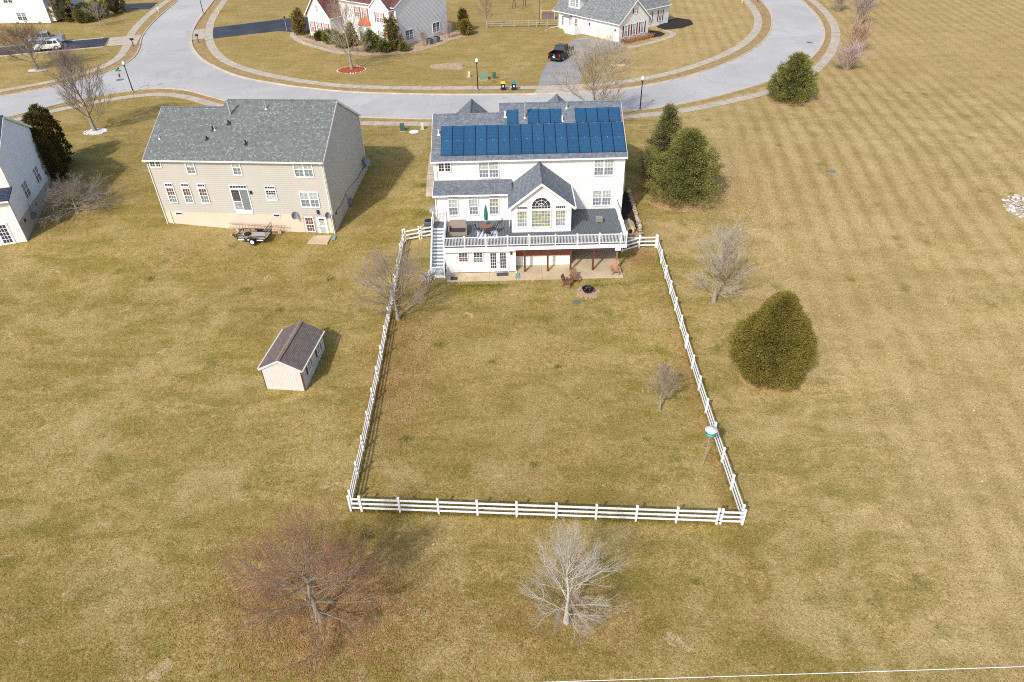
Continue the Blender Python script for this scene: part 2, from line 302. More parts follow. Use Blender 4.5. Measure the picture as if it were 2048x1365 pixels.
# ------------------------------------------------------------------ mesh helpers
class MB:
    def __init__(s): s.v = []; s.f = []
    def poly(s, pts):
        i = len(s.v); s.v += [tuple(p) for p in pts]; s.f.append(tuple(range(i, i+len(pts)))); return s
    def box(s, x0, x1, y0, y1, z0, z1):
        i = len(s.v); s.v += [(x, y, z) for z in (z0, z1) for y in (y0, y1) for x in (x0, x1)]
        s.f += [(i, i+2, i+3, i+1), (i+4, i+5, i+7, i+6), (i, i+1, i+5, i+4), (i+2, i+6, i+7, i+3), (i, i+4, i+6, i+2), (i+1, i+3, i+7, i+5)]; return s
    def hexa(s, b, t):
        """prism between two rings of equal count (b below, t above, both counter-clockwise from above)"""
        i = len(s.v); n = len(b); s.v += [tuple(p) for p in b]+[tuple(p) for p in t]
        s.f.append(tuple(range(i+n-1, i-1, -1))); s.f.append(tuple(range(i+n, i+2*n)))
        for k in range(n): s.f.append((i+k, i+(k+1) % n, i+n+(k+1) % n, i+n+k))
        return s
    def tube(s, p0, p1, r0, r1=None, n=6, cap=True):
        r1 = r0 if r1 is None else r1; p0, p1 = Vector(p0), Vector(p1); d = (p1-p0)
        if d.length < 1e-6: return s
        d.normalize(); a = d.orthogonal().normalized(); b = d.cross(a); i = len(s.v)
        for p, r in ((p0, r0), (p1, r1)):
            for k in range(n):
                t = 2*math.pi*k/n; s.v.append(tuple(p+a*(r*math.cos(t))+b*(r*math.sin(t))))
        for k in range(n): s.f.append((i+k, i+(k+1) % n, i+n+(k+1) % n, i+n+k))
        if cap: s.f.append(tuple(range(i+n-1, i-1, -1))); s.f.append(tuple(range(i+n, i+2*n)))
        return s
    def path(s, pts, r, n=6):
        for a, b in zip(pts, pts[1:]): s.tube(a, b, r, r, n)
        return s
    def lathe(s, c, prof, n=12):
        i = len(s.v); c = Vector(c)
        for r, z in prof:
            for k in range(n):
                t = 2*math.pi*k/n; s.v.append((c.x+r*math.cos(t), c.y+r*math.sin(t), c.z+z))
        for j in range(len(prof)-1):
            for k in range(n): s.f.append((i+j*n+k, i+j*n+(k+1) % n, i+(j+1)*n+(k+1) % n, i+(j+1)*n+k))
        s.f.append(tuple(range(i+n-1, i-1, -1))); s.f.append(tuple(range(i+(len(prof)-1)*n, i+len(prof)*n))); return s
    def slab(s, pts, th):
        """a sheet given by its upper outline, thickened downwards along its normal"""
        P = [Vector(p) for p in pts]; n = (P[1]-P[0]).cross(P[2]-P[0]).normalized()
        if n.z < 0: P.reverse(); n = -n
        return s.hexa([p-n*th for p in P], P)
    def obox(s, o, u, v, w, a, b, c):
        """box from corner o along unit vectors u,v,w"""
        o, u, v, w = Vector(o), Vector(u)*a, Vector(v)*b, Vector(w)*c
        return s.hexa([o, o+u, o+u+v, o+v], [o+w, o+u+w, o+u+v+w, o+v+w])
    def mesh(s, name, off=(0, 0, 0), smooth=False, uv=True):
        me = bpy.data.meshes.new(name); ox, oy, oz = off
        me.from_pydata([(x-ox, y-oy, z-oz) for x, y, z in s.v], [], s.f)
        if uv:
            l = me.uv_layers.new(name='uv'); dat = []
            for p in me.polygons:
                n = p.normal; h = Vector((-n.y, n.x, 0))
                if h.length < .02: h = Vector((1, 0, 0))
                h.normalize(); vv = n.cross(h)
                for vi in p.vertices: c = me.vertices[vi].co; dat += [c.dot(h), c.dot(vv)]
            l.data.foreach_set('uv', dat)
        if smooth: me.polygons.foreach_set('use_smooth', [True]*len(me.polygons))
        return me
    def build(s, name, mat, parent=None, off=(0, 0, 0), kind=None, smooth=False, uv=True, label=None):
        me = s.mesh(name, off, smooth, uv); me.materials.append(MATS[mat])
        return link(name, me, parent, kind, label)
def link(name, me, parent=None, kind=None, label=None):
    o = bpy.data.objects.new(name, me); COL.objects.link(o)
    if parent is not None: o.parent = parent
    if kind: o['kind'] = kind
    if label: o['label'] = label
    return o
def tag(o, label, cat, group=None):
    o['label'] = label; o['category'] = cat
    if group: o['group'] = group
    return o
def thing(name, label, cat, loc, rz=0, group=None):
    o = bpy.data.objects.new(name, None); o.empty_display_size = .3; COL.objects.link(o)
    o.location = loc; o.rotation_euler = (0, 0, rz); return tag(o, label, cat, group)
def dup(root, loc, rz, label, group=None):
    r = root.copy(); COL.objects.link(r); r.location = loc; r.rotation_euler = (0, 0, rz); r['label'] = label
    if group: r['group'] = group
    for ch in list(root.children):
        c = ch.copy(); COL.objects.link(c); c.parent = r
        for g in list(ch.children):
            d = g.copy(); COL.objects.link(d); d.parent = c
    return r

# ------------------------------------------------------------------ terrain
PROF = [(-60, -1.8), (0, -1.6), (28, -1.55), (36, -1.4), (42, -1.05), (48, -.45), (54, -.02), (58, .45), (66, 1.3), (74, 2.1), (82, 2.5), (2000, 2.5)]
def _lin(y):
    for (a, za), (b, zb) in zip(PROF, PROF[1:]):
        if y <= b: return za+(zb-za)*(max(y, a)-a)/(b-a)
    return 2.5
def gz(x, y):
    if y > 84: return 2.5
    z = (_lin(y-1.2)+2*_lin(y)+_lin(y+1.2))/4
    z += .60*math.exp(-((x+36)/7)**2-((y-64)/7)**2)
    if -7.5 < x < 11.5 and y > 53.6:                  # cut level under the house, the deck and the patio
        k = max(0, min(1, (x+7.5)/.8, (11.5-x)/.8, (y-53.6)/.5, (74-y)/3)); z = z*(1-k)+(-.05)*k
    return z
def terrain():
    def axis(spec):
        out = []
        for a, b, st in spec:
            n = int(round((b-a)/st)); out += [a+(b-a)*i/n for i in range(n)]
        return out+[spec[-1][1]]
    xs = axis([(-900, -140, 76), (-140, -60, 4), (-60, 60, .8), (60, 140, 4), (140, 900, 76)])
    ys = axis([(-200, -10, 38), (-10, 15, 2.5), (15, 90, .8), (90, 250, 8), (250, 1200, 95)])
    mb = MB(); nx = len(xs)
    mb.v = [(x, y, gz(x, y)) for y in ys for x in xs]
    mb.f = [(j*nx+i, j*nx+i+1, (j+1)*nx+i+1, (j+1)*nx+i) for j in range(len(ys)-1) for i in range(nx-1)]
    return mb.build('lawn', 'dormant_grass', kind='structure', smooth=True, uv=False)
terrain()

def spline(pts, step=1.2):
    """Catmull-Rom through the points, resampled evenly"""
    P = [Vector((a, b, 0)) for a, b in pts]; P = [P[0]*2-P[1]]+P+[P[-1]*2-P[-2]]; out = []
    for i in range(1, len(P)-2):
        p0, p1, p2, p3 = P[i-1:i+3]
        for k in range(12):
            t = k/12; out.append(.5*((2*p1)+(p2-p0)*t+(2*p0-5*p1+4*p2-p3)*t*t+(3*p1-p0-3*p2+p3)*t**3))
    out.append(P[-2]); res = [out[0]]; acc = 0
    for a, b in zip(out, out[1:]):
        L = (b-a).length; pos = step-acc
        while pos <= L: res.append(a.lerp(b, pos/L)); pos += step
        acc = (acc+L) % step
    return res
def offsets(pts, d):
    out = []
    for i, p in enumerate(pts):
        t = pts[min(i+1, len(pts)-1)]-pts[max(i-1, 0)]; t.normalize(); out.append(p+Vector((-t.y, t.x, 0))*d)
    return out
Z0 = 2.5
W_CURB = [(-79.5, 205), (-77.5, 190), (-75.7, 177.6), (-73.9, 165.2), (-71.8, 153.3), (-69.2, 142.4), (-65.6, 132.2), (-63.9, 125.2), (-64.0, 120.6), (-65.3, 115.9), (-67.9, 111.8), (-71.3, 108.3), (-76, 104.8), (-84, 100), (-100, 92)]
S_CURB = [(-96, 80), (-80, 88.5), (-69.2, 95.1), (-63.6, 101.6), (-59.9, 104.6), (-55.5, 106.9), (-51.6, 107.6), (-47.6, 106.2), (-43.0, 102.9), (-38, 99.3), (-31.8, 95.9), (-25.1, 93.5), (-20.3, 92.4), (-15.4, 91.5), (-9.9, 90.8), (-.9, 90.3), (9, 90.9), (15.7, 92.0), (19.2, 92.8), (22.6, 93.9), (29.1, 97.2), (38.0, 103.2), (42.9, 107.6), (47.0, 112.6), (52.6, 121.5), (56.8, 130.6), (60.3, 142.1), (62.4, 153.8), (63.5, 163), (64, 180), (64, 205)]
N_CURB = [(-71.5, 205), (-69.5, 190), (-67.4, 177.8), (-65.4, 167), (-63.2, 155.3), (-60.6, 144.4), (-57.0, 134.2), (-52.9, 126.2), (-48.8, 120.3), (-41.9, 112.9), (-34.2, 108.0), (-29.3, 105.7), (-22.7, 103.3), (-12.4, 101.4), (-4, 100.6), (4.1, 100.2), (10.9, 100.5), (17.8, 101.9), (22, 103.8), (27.3, 107.0), (34.6, 113.2), (41.3, 121.2), (47.0, 130.9), (51.0, 141.2), (53.6, 151.4), (55.1, 162.5), (56, 180), (56, 205)]
N_WALK = [(-68.5, 205), (-66.5, 190), (-64.7, 178), (-63.0, 168.0), (-60.3, 155), (-57.0, 143.5), (-53.6, 134.5), (-49.6, 126.5), (-45.6, 120.8), (-40.2, 115.6), (-34.6, 111.6), (-28.3, 108.2), (-22.0, 106.0), (-12.7, 104.5), (-5.3, 104.0), (4.5, 103.5), (12, 103.8), (18, 105.4), (24.5, 108.6), (31, 113.8), (37.2, 120.4), (43, 128.9), (47.8, 139.6), (50.6, 151.0), (52.0, 162.9), (53, 180), (53, 205)]
S_WALK = [(-94, 78.5), (-80, 86), (-68.3, 93.2), (-62.5, 98.7), (-57.8, 102.4), (-53.6, 104.3), (-50.4, 104.5), (-46.4, 102.8), (-41.9, 99.5), (-34.9, 95.0), (-27.3, 91.7), (-19.9, 89.9), (-9.8, 88.8), (-.9, 88.3), (8.8, 88.8), (15.5, 89.7), (22.7, 91.4), (28.6, 94.0), (37.3, 99.0), (45.5, 106.6), (52.0, 116.2), (57.6, 127.4), (61.6, 138.6), (64.3, 151.0), (65.6, 162), (66.4, 180), (66.4, 205)]
W_WALK = [(-82.2, 205), (-80, 190), (-78.4, 179.1), (-76.8, 166), (-74.9, 155.0), (-72.2, 143.9), (-68.8, 133.9), (-66.9, 126.4), (-66.9, 121.4), (-68.2, 117.1), (-70.6, 113.5), (-74, 110.4), (-78.4, 107.3), (-86, 102.6), (-100, 95)]
def road():
    w, s, n = (spline(c, 1.5) for c in (W_CURB, S_CURB, N_CURB))
    # one sheet: down the west kerb, along the south kerb, back up the north kerb
    ring = [(p.x, p.y, Z0+.006) for p in w]+[(p.x, p.y, Z0+.006) for p in s]+[(p.x, p.y, Z0+.006) for p in reversed(n)]
    from mathutils.geometry import tessellate_polygon
    tri = tessellate_polygon([[Vector(p) for p in ring]]); mb = MB(); mb.v = ring; mb.f = [tuple(t) for t in tri]
    me = mb.mesh('road'); me.materials.append(MATS['road_asphalt']); 
    if me.polygons[0].normal.z < 0: me.flip_normals()
    link('road', me, None, 'structure')
    for nm, c, sgn in (('kerb', w, -1), ('kerb', s, -1), ('kerb', n, 1)):
        mb = MB()
        a0, a1, a2, a3 = offsets(c, 0), offsets(c, .22*sgn), offsets(c, .02*sgn), offsets(c, -.45*sgn)
        for i in range(len(c)-1):
            q = lambda L, k, z: (L[k].x, L[k].y, Z0+z)
            b = [q(a2, i, .0), q(a2, i+1, .0), q(a1, i+1, .0), q(a1, i, .0)]; t = [q(a2, i, .12), q(a2, i+1, .12), q(a1, i+1, .12), q(a1, i, .12)]
            if sgn < 0: b.reverse(); t.reverse()
            mb.hexa(b, t)
            g = [q(a3, i, .012), q(a3, i+1, .012), q(a2, i+1, .016), q(a2, i, .016)]
            if sgn < 0: g.reverse()
            mb.poly(g)
        mb.build(nm, 'kerb_concrete', kind='structure')
road()
def walk(name, pts, w, mat='concrete', slab=1.52, bed=True, zf=None, th=.1):
    zf = zf or (lambda x, y: Z0)
    c = spline(pts, slab/4); L, Rr = offsets(c, w/2+.03), offsets(c, -w/2-.03); mb = MB()
    for i in range(0, len(c)-1):
        mb.poly([(Rr[i].x, Rr[i].y, zf(Rr[i].x, Rr[i].y)+.010), (Rr[i+1].x, Rr[i+1].y, zf(Rr[i+1].x, Rr[i+1].y)+.010), (L[i+1].x, L[i+1].y, zf(L[i+1].x, L[i+1].y)+.010), (L[i].x, L[i].y, zf(L[i].x, L[i].y)+.010)])
    root = mb.build(name, 'joint_soil', kind='structure')
    L, Rr = offsets(c, w/2), offsets(c, -w/2); rnd = random.Random(len(c))
    for k in range(0, len(c)-4, 4):
        mb = MB(); dz = .035+rnd.uniform(-.008, .008); e = .014
        for j in range(4):
            i = k+j; a0 = e/(slab/4) if j == 0 else 0; a1 = 1-(e/(slab/4) if j == 3 else 0)
            pr0, pr1, pl0, pl1 = Rr[i].lerp(Rr[i+1], a0), Rr[i].lerp(Rr[i+1], a1), L[i].lerp(L[i+1], a0), L[i].lerp(L[i+1], a1)
            top = [(p.x, p.y, zf(p.x, p.y)+dz) for p in (pr0, pr1, pl1, pl0)]
            mb.poly(top)
            mb.poly([(top[1][0], top[1][1], top[1][2]), (top[0][0], top[0][1], top[0][2]), (top[0][0], top[0][1], top[0][2]-.06), (top[1][0], top[1][1], top[1][2]-.06)][::-1])
            mb.poly([(top[3][0], top[3][1], top[3][2]), (top[2][0], top[2][1], top[2][2]), (top[2][0], top[2][1], top[2][2]-.06), (top[3][0], top[3][1], top[3][2]-.06)][::-1])
        mb.build('paving_slab', mat, root)
    return root
walk('sidewalk', N_WALK, 1.5); walk('sidewalk', S_WALK, 1.5); walk('sidewalk', W_WALK, 1.5)
def sheet(name, pts, mat, dz, kind='structure', zf=None, th=0.0):
    zf = zf or (lambda x, y: Z0)
    mb = MB(); P = [(x, y, zf(x, y)+dz) for x, y in pts]
    ar = sum(P[i][0]*P[(i+1) % len(P)][1]-P[(i+1) % len(P)][0]*P[i][1] for i in range(len(P)))
    if ar < 0: P.reverse()
    if th: mb.hexa([(x, y, z-th) for x, y, z in P], P)
    else: mb.poly(P)
    return mb.build(name, mat, kind=kind)
# verges between kerb and walk are bare and brown in places
def verge(c, d0, d1):
    p = spline(c, 2.0); a, b = offsets(p, d0), offsets(p, d1); mb = MB(); rnd = random.Random(3)
    for i in range(len(p)-1):
        q = [(v.x, v.y, Z0+.004) for v in (a[i], a[i+1], b[i+1], b[i])]; mb.poly(q if d1 > d0 else q[::-1])
    mb.build('verge', 'verge_soil', kind='structure')
verge(S_CURB, -.25, -1.15); verge(N_CURB, .25, 2.1); verge(W_CURB, -.25, -1.9)
# driveways
sheet('driveway', [(-104, 132.6), (-91, 137.0), (-75.6, 142.0), (-73.2, 134.6), (-84.6, 131.0), (-104, 125)], 'black_asphalt', .02)
sheet('driveway', [(-94, 174.6), (-79.6, 176.0), (-78.6, 168.4), (-90.2, 169.4), (-94, 170)], 'black_asphalt', .02)
sheet('driveway', [(-58.4, 143.8), (-59.2, 147.6), (-52, 151.4), (-42.6, 156.4), (-34.8, 155.6), (-37.7, 141.5), (-43.5, 144.0), (-50, 141.2), (-55.4, 138.6)], 'black_asphalt', .02)
sheet('driveway', [(4.8, 104.4), (5.5, 110.4), (6.8, 116.3), (9.6, 125), (12.6, 131.6), (13.9, 133.6), (20.1, 128.5), (20.6, 125.3), (17.7, 124.0), (15.0, 121.4), (12.6, 114.1), (10.9, 104.6)], 'grey_asphalt', .02)
for pts in ([(-104, 132.6), (-91, 137.0), (-75.6, 142.0)], [(-73.2, 134.6), (-84.6, 131.0), (-104, 125)]):
    p = spline(pts, 1.0); a, b_ = offsets(p, .25), offsets(p, -.25); mb = MB()
    for i in range(len(p)-1): mb.hexa([(q.x, q.y, Z0) for q in (b_[i], b_[i+1], a[i+1], a[i])], [(q.x, q.y, Z0+.07) for q in (b_[i], b_[i+1], a[i+1], a[i])])
    mb.build('driveway_edging', 'kerb_concrete', kind='structure')
sheet('brick_path', [(-104, 131), (-92.4, 133.6), (-88.6, 129.2), (-89.2, 126.6), (-104, 122)], 'brick_pink', .03)
sheet('driveway_apron', [(4.6, 102.7), (10.9, 103.1), (11.8, 100.95), (3.9, 100.55)], 'concrete', .05)
sheet('driveway_apron', [(-75.2, 141.6), (-70.0, 143.6), (-67.6, 135.6), (-72.8, 135.0)], 'concrete', .05)
sheet('driveway_apron', [(-62.6, 146.2), (-58.9, 147.4), (-56.2, 138.9), (-59.0, 137.9)], 'concrete', .05)
for (x, y, r) in ((52.4, 125.4, .55), (48.6, 116.6, .75), (-60.6, 112.8, .6), (-44, 118, .45)):
    tag(MB().lathe((x, y, Z0+.007), [(r, 0), (r, .008), (r*.86, .010), (r*.82, .006)], 20).build('manhole_cover', 'iron_cover'),
        {52.4: 'round iron cover in the road bend, the one farther up the street', 48.6: 'larger round iron cover in the road bend nearer the round evergreen', -60.6: 'oval patch cover in the road beside the street sign', -44: 'small iron cover by the kerb of the corner lawn'}[x], 'manhole cover')

# ------------------------------------------------------------------ building kit
class Wall:
    """a vertical wall face from p0 to p1; its outside is on the right when walking p0 -> p1"""
    def __init__(s, p0, p1):
        s.p0 = Vector((p0[0], p0[1], 0)); d = Vector((p1[0]-p0[0], p1[1]-p0[1], 0)); s.L = d.length; s.d = d.normalized(); s.n = Vector((s.d.y, -s.d.x, 0))
    def at(s, u, z, off=0.0): return s.p0+s.d*u+s.n*off+Vector((0, 0, z))
    def bx(s, mb, u0, u1, z0, z1, o0, o1):
        a = [s.at(u0, z0, o1), s.at(u1, z0, o1), s.at(u1, z0, o0), s.at(u0, z0, o0)]
        return mb.hexa(a, [p+Vector((0, 0, z1-z0)) for p in a])
def siding(w, poly, course=.2, lap=.026):
    """lapped boards over a convex outline given in (u, z)"""
    mb = MB(); zs = [p[1] for p in poly]; z = min(zs); zt = max(zs)
    def span(zz):
        xs = []
        for (u0, a), (u1, b) in zip(poly, poly[1:]+poly[:1]):
            if abs(a-b) < 1e-9:
                if abs(a-zz) < 1e-6: xs += [u0, u1]
            elif min(a, b)-1e-9 <= zz <= max(a, b)+1e-9: xs.append(u0+(u1-u0)*(zz-a)/(b-a))
        return (min(xs), max(xs)) if xs else None
    cuts = sorted(set([round(p[1], 5) for p in poly]+[min(zs)+course*k for k in range(int((zt-z)/course)+1)]))
    for a, b in zip(cuts, cuts[1:]):
        if b-a < .01: continue
        s0, s1 = span(a+1e-4), span(b-1e-4)
        if not s0 or not s1: continue
        mb.poly([w.at(s0[0], a, lap), w.at(s0[1], a, lap), w.at(s1[1], b, .002), w.at(s1[0], b, .002)])
        mb.poly([w.at(s0[0], a, 0), w.at(s0[1], a, 0), w.at(s0[1], a, lap), w.at(s0[0], a, lap)])
    return mb
class House:
    def __init__(s, name, label, loc, rz=0, base=None, cat='house'):
        s.root = thing(name, label, cat, loc, rz); s.off = base if base is not None else (0, 0, loc[2])
    def part(s, name, mb, mat, parent=None, **k): return mb.build(name, mat, parent or s.root, s.off, **k)
    def wall(s, p0, p1, poly, mat, name='wall'):
        w = Wall(p0, p1); s.part(name, siding(w, poly), mat); return w
    def corner(s, w, u, z0, z1, mat='white_trim', wd=.10):
        mb = MB(); w.bx(mb, u-wd/2, u+wd/2, z0, z1, 0, .03); return mb
    def window(s, w, u0, u1, z0, z1, cols=2, rows=2, kind='hung', n=1, top='pane_curtain', bot='pane_screen', trim='white_trim', cas=.09, name='window'):
        """casing, sashes and glazing bars; each pane of glass is a piece of its own"""
        fr = MB(); panes = []; mun = .026
        w.bx(fr, u0-cas, u0, z0-cas, z1+cas, 0, .09); w.bx(fr, u1, u1+cas, z0-cas, z1+cas, 0, .09)
        w.bx(fr, u0, u1, z1, z1+cas, 0, .088); w.bx(fr, u0, u1, z0-cas, z0, 0, .115)
        ww = (u1-u0)/n
        for i in range(n):
            a, b = u0+ww*i, u0+ww*(i+1)
            if i: w.bx(fr, a-.07, a+.07, z0, z1, 0, .056)
            a += .07 if i else 0; b -= .07 if i < n-1 else 0
            parts = [(z0, z1, top)] if kind == 'fixed' else [((z0+z1)/2, z1, top), (z0, (z0+z1)/2, bot)]
            if kind != 'fixed': w.bx(fr, a, b, (z0+z1)/2-.03, (z0+z1)/2+.03, 0, .052)
            for (c, d, m) in parts:
                mb = MB(); w.bx(mb, a, b, c, d, 0, .028); panes.append((mb, m))
                for k in range(1, cols): uu = a+(b-a)*k/cols; w.bx(fr, uu-mun/2, uu+mun/2, c, d, .01, .040)
                for k in range(1, rows): zz = c+(d-c)*k/rows; w.bx(fr, a, b, zz-mun/2, zz+mun/2, .01, .038)
        f = s.part(name, fr, trim)
        for mb, m in panes: s.part('pane', mb, m, f)
        return f
    def shutter(s, w, u0, u1, z0, z1, mat):
        mb = MB(); w.bx(mb, u0, u1, z0, z1, 0, .04); k = 0; z = z0+.08
        while z < z1-.08: w.bx(mb, u0+.05, u1-.05, z, z+.04, .04, .055); z += .09
        return s.part('shutter', mb, mat)
    def gable(s, x0, x1, y0, y1, ze, zr, mat, axis='x', oh=.3, th=.12, name='roof', trim='white_trim', ridge=None, ends=(1, 1), sides=(1, 1), rake=.15):
        """gable roof over the rectangle; ridge along x or y; white rake boards and gutters"""
        f = (lambda a, b: (a, b)) if axis == 'x' else (lambda a, b: (b, a))
        (a0, a1, b0, b1) = (x0, x1, y0, y1) if axis == 'x' else (y0, y1, x0, x1)
        mid = (b0+b1)/2 if ridge is None else ridge
        sl0, sl1 = (zr-ze)/(mid-b0), (zr-ze)/(b1-mid)
        a0r, a1r = a0-rake*ends[0], a1+rake*ends[1]
        e0, e1 = ze-sl0*oh, ze-sl1*oh
        P = lambda a, b, z: (*f(a, b), z)
        mb = MB()
        if sides[0]: mb.slab([P(a0r, b0-oh, e0+th), P(a1r, b0-oh, e0+th), P(a1r, mid, zr+th), P(a0r, mid, zr+th)], th)
        if sides[1]: mb.slab([P(a0r, mid, zr+th), P(a1r, mid, zr+th), P(a1r, b1+oh, e1+th), P(a0r, b1+oh, e1+th)], th)
        r = s.part(name, mb, mat)
        cap = MB()
        for a, b in zip([a0r+i*.3 for i in range(int((a1r-a0r)/.3)+1)], [a0r+(i+1)*.3 for i in range(int((a1r-a0r)/.3)+1)]):
            b = min(b, a1r); z = zr+th
            cap.poly([P(a, mid-.14, z-.14*sl0+.02), P(b, mid-.14, z-.14*sl0+.035), P(b, mid, z+.035), P(a, mid, z+.02)]); cap.poly([P(a, mid, z+.02), P(b, mid, z+.035), P(b, mid+.14, z-.14*sl1+.035), P(a, mid+.14, z-.14*sl1+.02)])
        s.part('ridge_cap', cap, mat, r)
        for side, (b, e, sg) in enumerate(((b0-oh, e0, -1), (b1+oh, e1, 1))):
            if not sides[side]: continue
            g = MB(); lo, hi = (b-.11, b) if sg < 0 else (b, b+.11)
            p, q = f(a0r, lo), f(a1r, hi); g.box(min(p[0], q[0]), max(p[0], q[0]), min(p[1], q[1]), max(p[1], q[1]), e-.02, e+th-.012); s.part('gutter', g, trim, r)
        for k, a in enumerate((a0r, a1r)):
            if not ends[k]: continue
            t = MB(); o = -.03 if k == 0 else .03
            for (ba, za, bb, zb, use) in ((b0-oh, e0, mid, zr, sides[0]), (mid, zr, b1+oh, e1, sides[1])):
                if not use: continue
                A = [P(a, ba, za-.14), P(a+o, ba, za-.14), P(a+o, bb, zb-.14), P(a, bb, zb-.14)]; B = [P(a, ba, za+th-.01), P(a+o, ba, za+th-.01), P(a+o, bb, zb+th-.01), P(a, bb, zb+th-.01)]
                t.hexa(A, B)
            s.part('rake_board', t, trim, r)
        return r
    def downspout(s, pts, mat='white_trim', r=.05):
        mb = MB()
        for a, b in zip(pts, pts[1:]): mb.tube(a, b, r, r, 4)
        return s.part('downspout', mb, mat)
    def vent(s, x, y, z, h=.45, r=.06, mat='galvanised'):
        mb = MB(); mb.tube((x, y, z-.15), (x, y, z+h), r, r, 8); mb.lathe((x, y, z-.02), [(r*3, -.05), (r*1.2, .1)], 8)
        return s.part('vent_pipe', mb, mat)

# ------------------------------------------------------------------ the white house with solar panels
H = House('white_house', 'white sided house with blue solar panels and grey deck behind it', (2, 68, 0), 0, (2, 68, 0))
XL, XR, YB, YF = -7.0, 11.05, 62.2, 74.5
ZE = 8.16; SL = .5
zroof = lambda y: ZE+SL*(y-YB)
w_back = H.wall((XL, YB), (XR, YB), [(0, 0), (XR-XL, 0), (XR-XL, ZE), (0, ZE)], 'white_siding')
YR, YRL = 68.35, 67.25
w_right = H.wall((XR, YB), (XR, YF), [(0, 0), (YF-YB, 0), (YF-YB, ZE), (YR-YB, zroof(YR)), (0, ZE)], 'white_siding')
w_left = H.wall((XL, YRL*2-YB), (XL, YB), [(0, 0), (2*(YRL-YB), 0), (2*(YRL-YB), ZE), (YRL-YB, zroof(YRL)), (0, ZE)], 'white_siding')
H.wall((XR, YF), (-.7, YF), [(0, 0), (XR+.7, 0), (XR+.7, ZE), (0, ZE)], 'white_siding')
H.wall((-.7, 2*YRL-YB), (XL, 2*YRL-YB), [(0, 0), (-.7-XL, 0), (-.7-XL, ZE), (0, ZE)], 'white_siding')
H.wall((-.7, YB+2), (-.7, 2*YRL-YB), [(0, ZE), (2*(YRL-YB)-2, ZE), (YR-YB-2, zroof(YR))], 'white_siding')
H.gable(-.7, XR, YB, YF, ZE, zroof(YR), 'slate_blue_shingle', ridge=YR, ends=(0, 1))
H.gable(XL, -.70, YB, 2*YRL-YB, ZE, zroof(YRL), 'slate_blue_shingle', ridge=YRL, ends=(1, 0))
FS = .9
for cx, zr, y1, hw in ((-3.75, 9.45, 76.0, 2.2), (5.5, 9.7, 76.2, 2.2)):
    H.gable(cx-hw, cx+hw, YR+.5, y1, zr-hw*FS, zr-.12, 'slate_blue_shingle', 'y', oh=.25, name='front_gable_roof', ends=(0, 1))
    H.wall((cx+hw, y1), (cx-hw, y1), [(0, 2.3), (2*hw, 2.3), (2*hw, zr-hw*FS), (hw, zr-.1), (0, zr-hw*FS)], 'white_siding', 'front_gable_wall')
    H.wall((cx+hw, YF-.2), (cx+hw, y1), [(0, 2.3), (y1-YF+.2, 2.3), (y1-YF+.2, zr-hw*FS), (0, zr-hw*FS)], 'white_siding', 'front_gable_wall')
    H.wall((cx-hw, y1), (cx-hw, YRL*2-YB-.3), [(0, 2.3), (y1-2*YRL+YB+.3, 2.3), (y1-2*YRL+YB+.3, zr-hw*FS), (0, zr-hw*FS)], 'white_siding', 'front_gable_wall')
for w, u in ((w_back, .06), (w_back, XR-XL-.06)): H.part('corner_board', H.corner(w, u, 0, ZE), 'white_trim')
# upper and lower windows of the back wall
u = lambda x: x-XL
H.window(w_back, u(-6.48), u(-5.42), 7.06, 7.86, 2, 3, 'fixed', 2, 'pane_dark')
H.window(w_back, u(-2.68), u(-.92), 6.36, 7.86, 3, 2, 'hung', 2, 'pane_curtain', 'pane_screen')
H.window(w_back, u(8.2), u(9.94), 6.32, 7.82, 3, 2, 'hung', 2, 'pane_curtain', 'pane_screen')
H.window(w_back, u(8.2), u(9.9), 3.22, 4.72, 3, 2, 'hung', 2, 'pane_curtain', 'pane_screen')
# breakfast-room wing: wall, shed roof, three tall windows with transoms
YE = 60.2; ZP = 5.62
w_ext = H.wall((-6.92, YE), (.3, YE), [(0, 0), (7.22, 0), (7.22, ZP), (0, ZP)], 'white_siding')
H.wall((-6.92, YB), (-6.92, YE), [(0, 0), (YB-YE, 0), (YB-YE, ZP), (0, ZP+.35)], 'white_siding')
H.part('corner_board', H.corner(w_ext, .06, 0, ZP), 'white_trim')
pr = MB().slab([(-7.05, YE-.35, ZP+.03), (.32, YE-.35, ZP+.03), (.32, YB, 6.13), (-7.05, YB, 6.13)], .12)
pent = H.part('lean_to_roof', pr, 'slate_blue_shingle')
H.part('gutter', MB().box(-7.05, -.02, YE-.47, YE-.352, ZP-.1, ZP+.02), 'white_trim', pent)
H.part('rake_board', MB().hexa([(-7.09, YE-.35, ZP-.2), (-7.055, YE-.35, ZP-.2), (-7.055, YB, 5.9), (-7.09, YB, 5.9)], [(-7.09, YE-.35, ZP+.03), (-7.055, YE-.35, ZP+.03), (-7.055, YB, 6.13), (-7.09, YB, 6.13)]), 'white_trim', pent)
for i, (xa, xb) in enumerate(((-5.62, -4.85), (-3.7, -2.94), (-1.77, -.99))):
    ue = lambda x: x+6.92
    H.window(w_ext, ue(xa), ue(xb), 5.27, 5.47, 4, 1, 'fixed', 1, 'pane_dark', cas=.05, name='transom_window')
    H.window(w_ext, ue(xa), ue(xb), 3.52, 5.06, 3, 2, 'hung', 1, ('pane_curtain', 'pane_curtain', 'pane_yellow')[i], 'pane_screen')
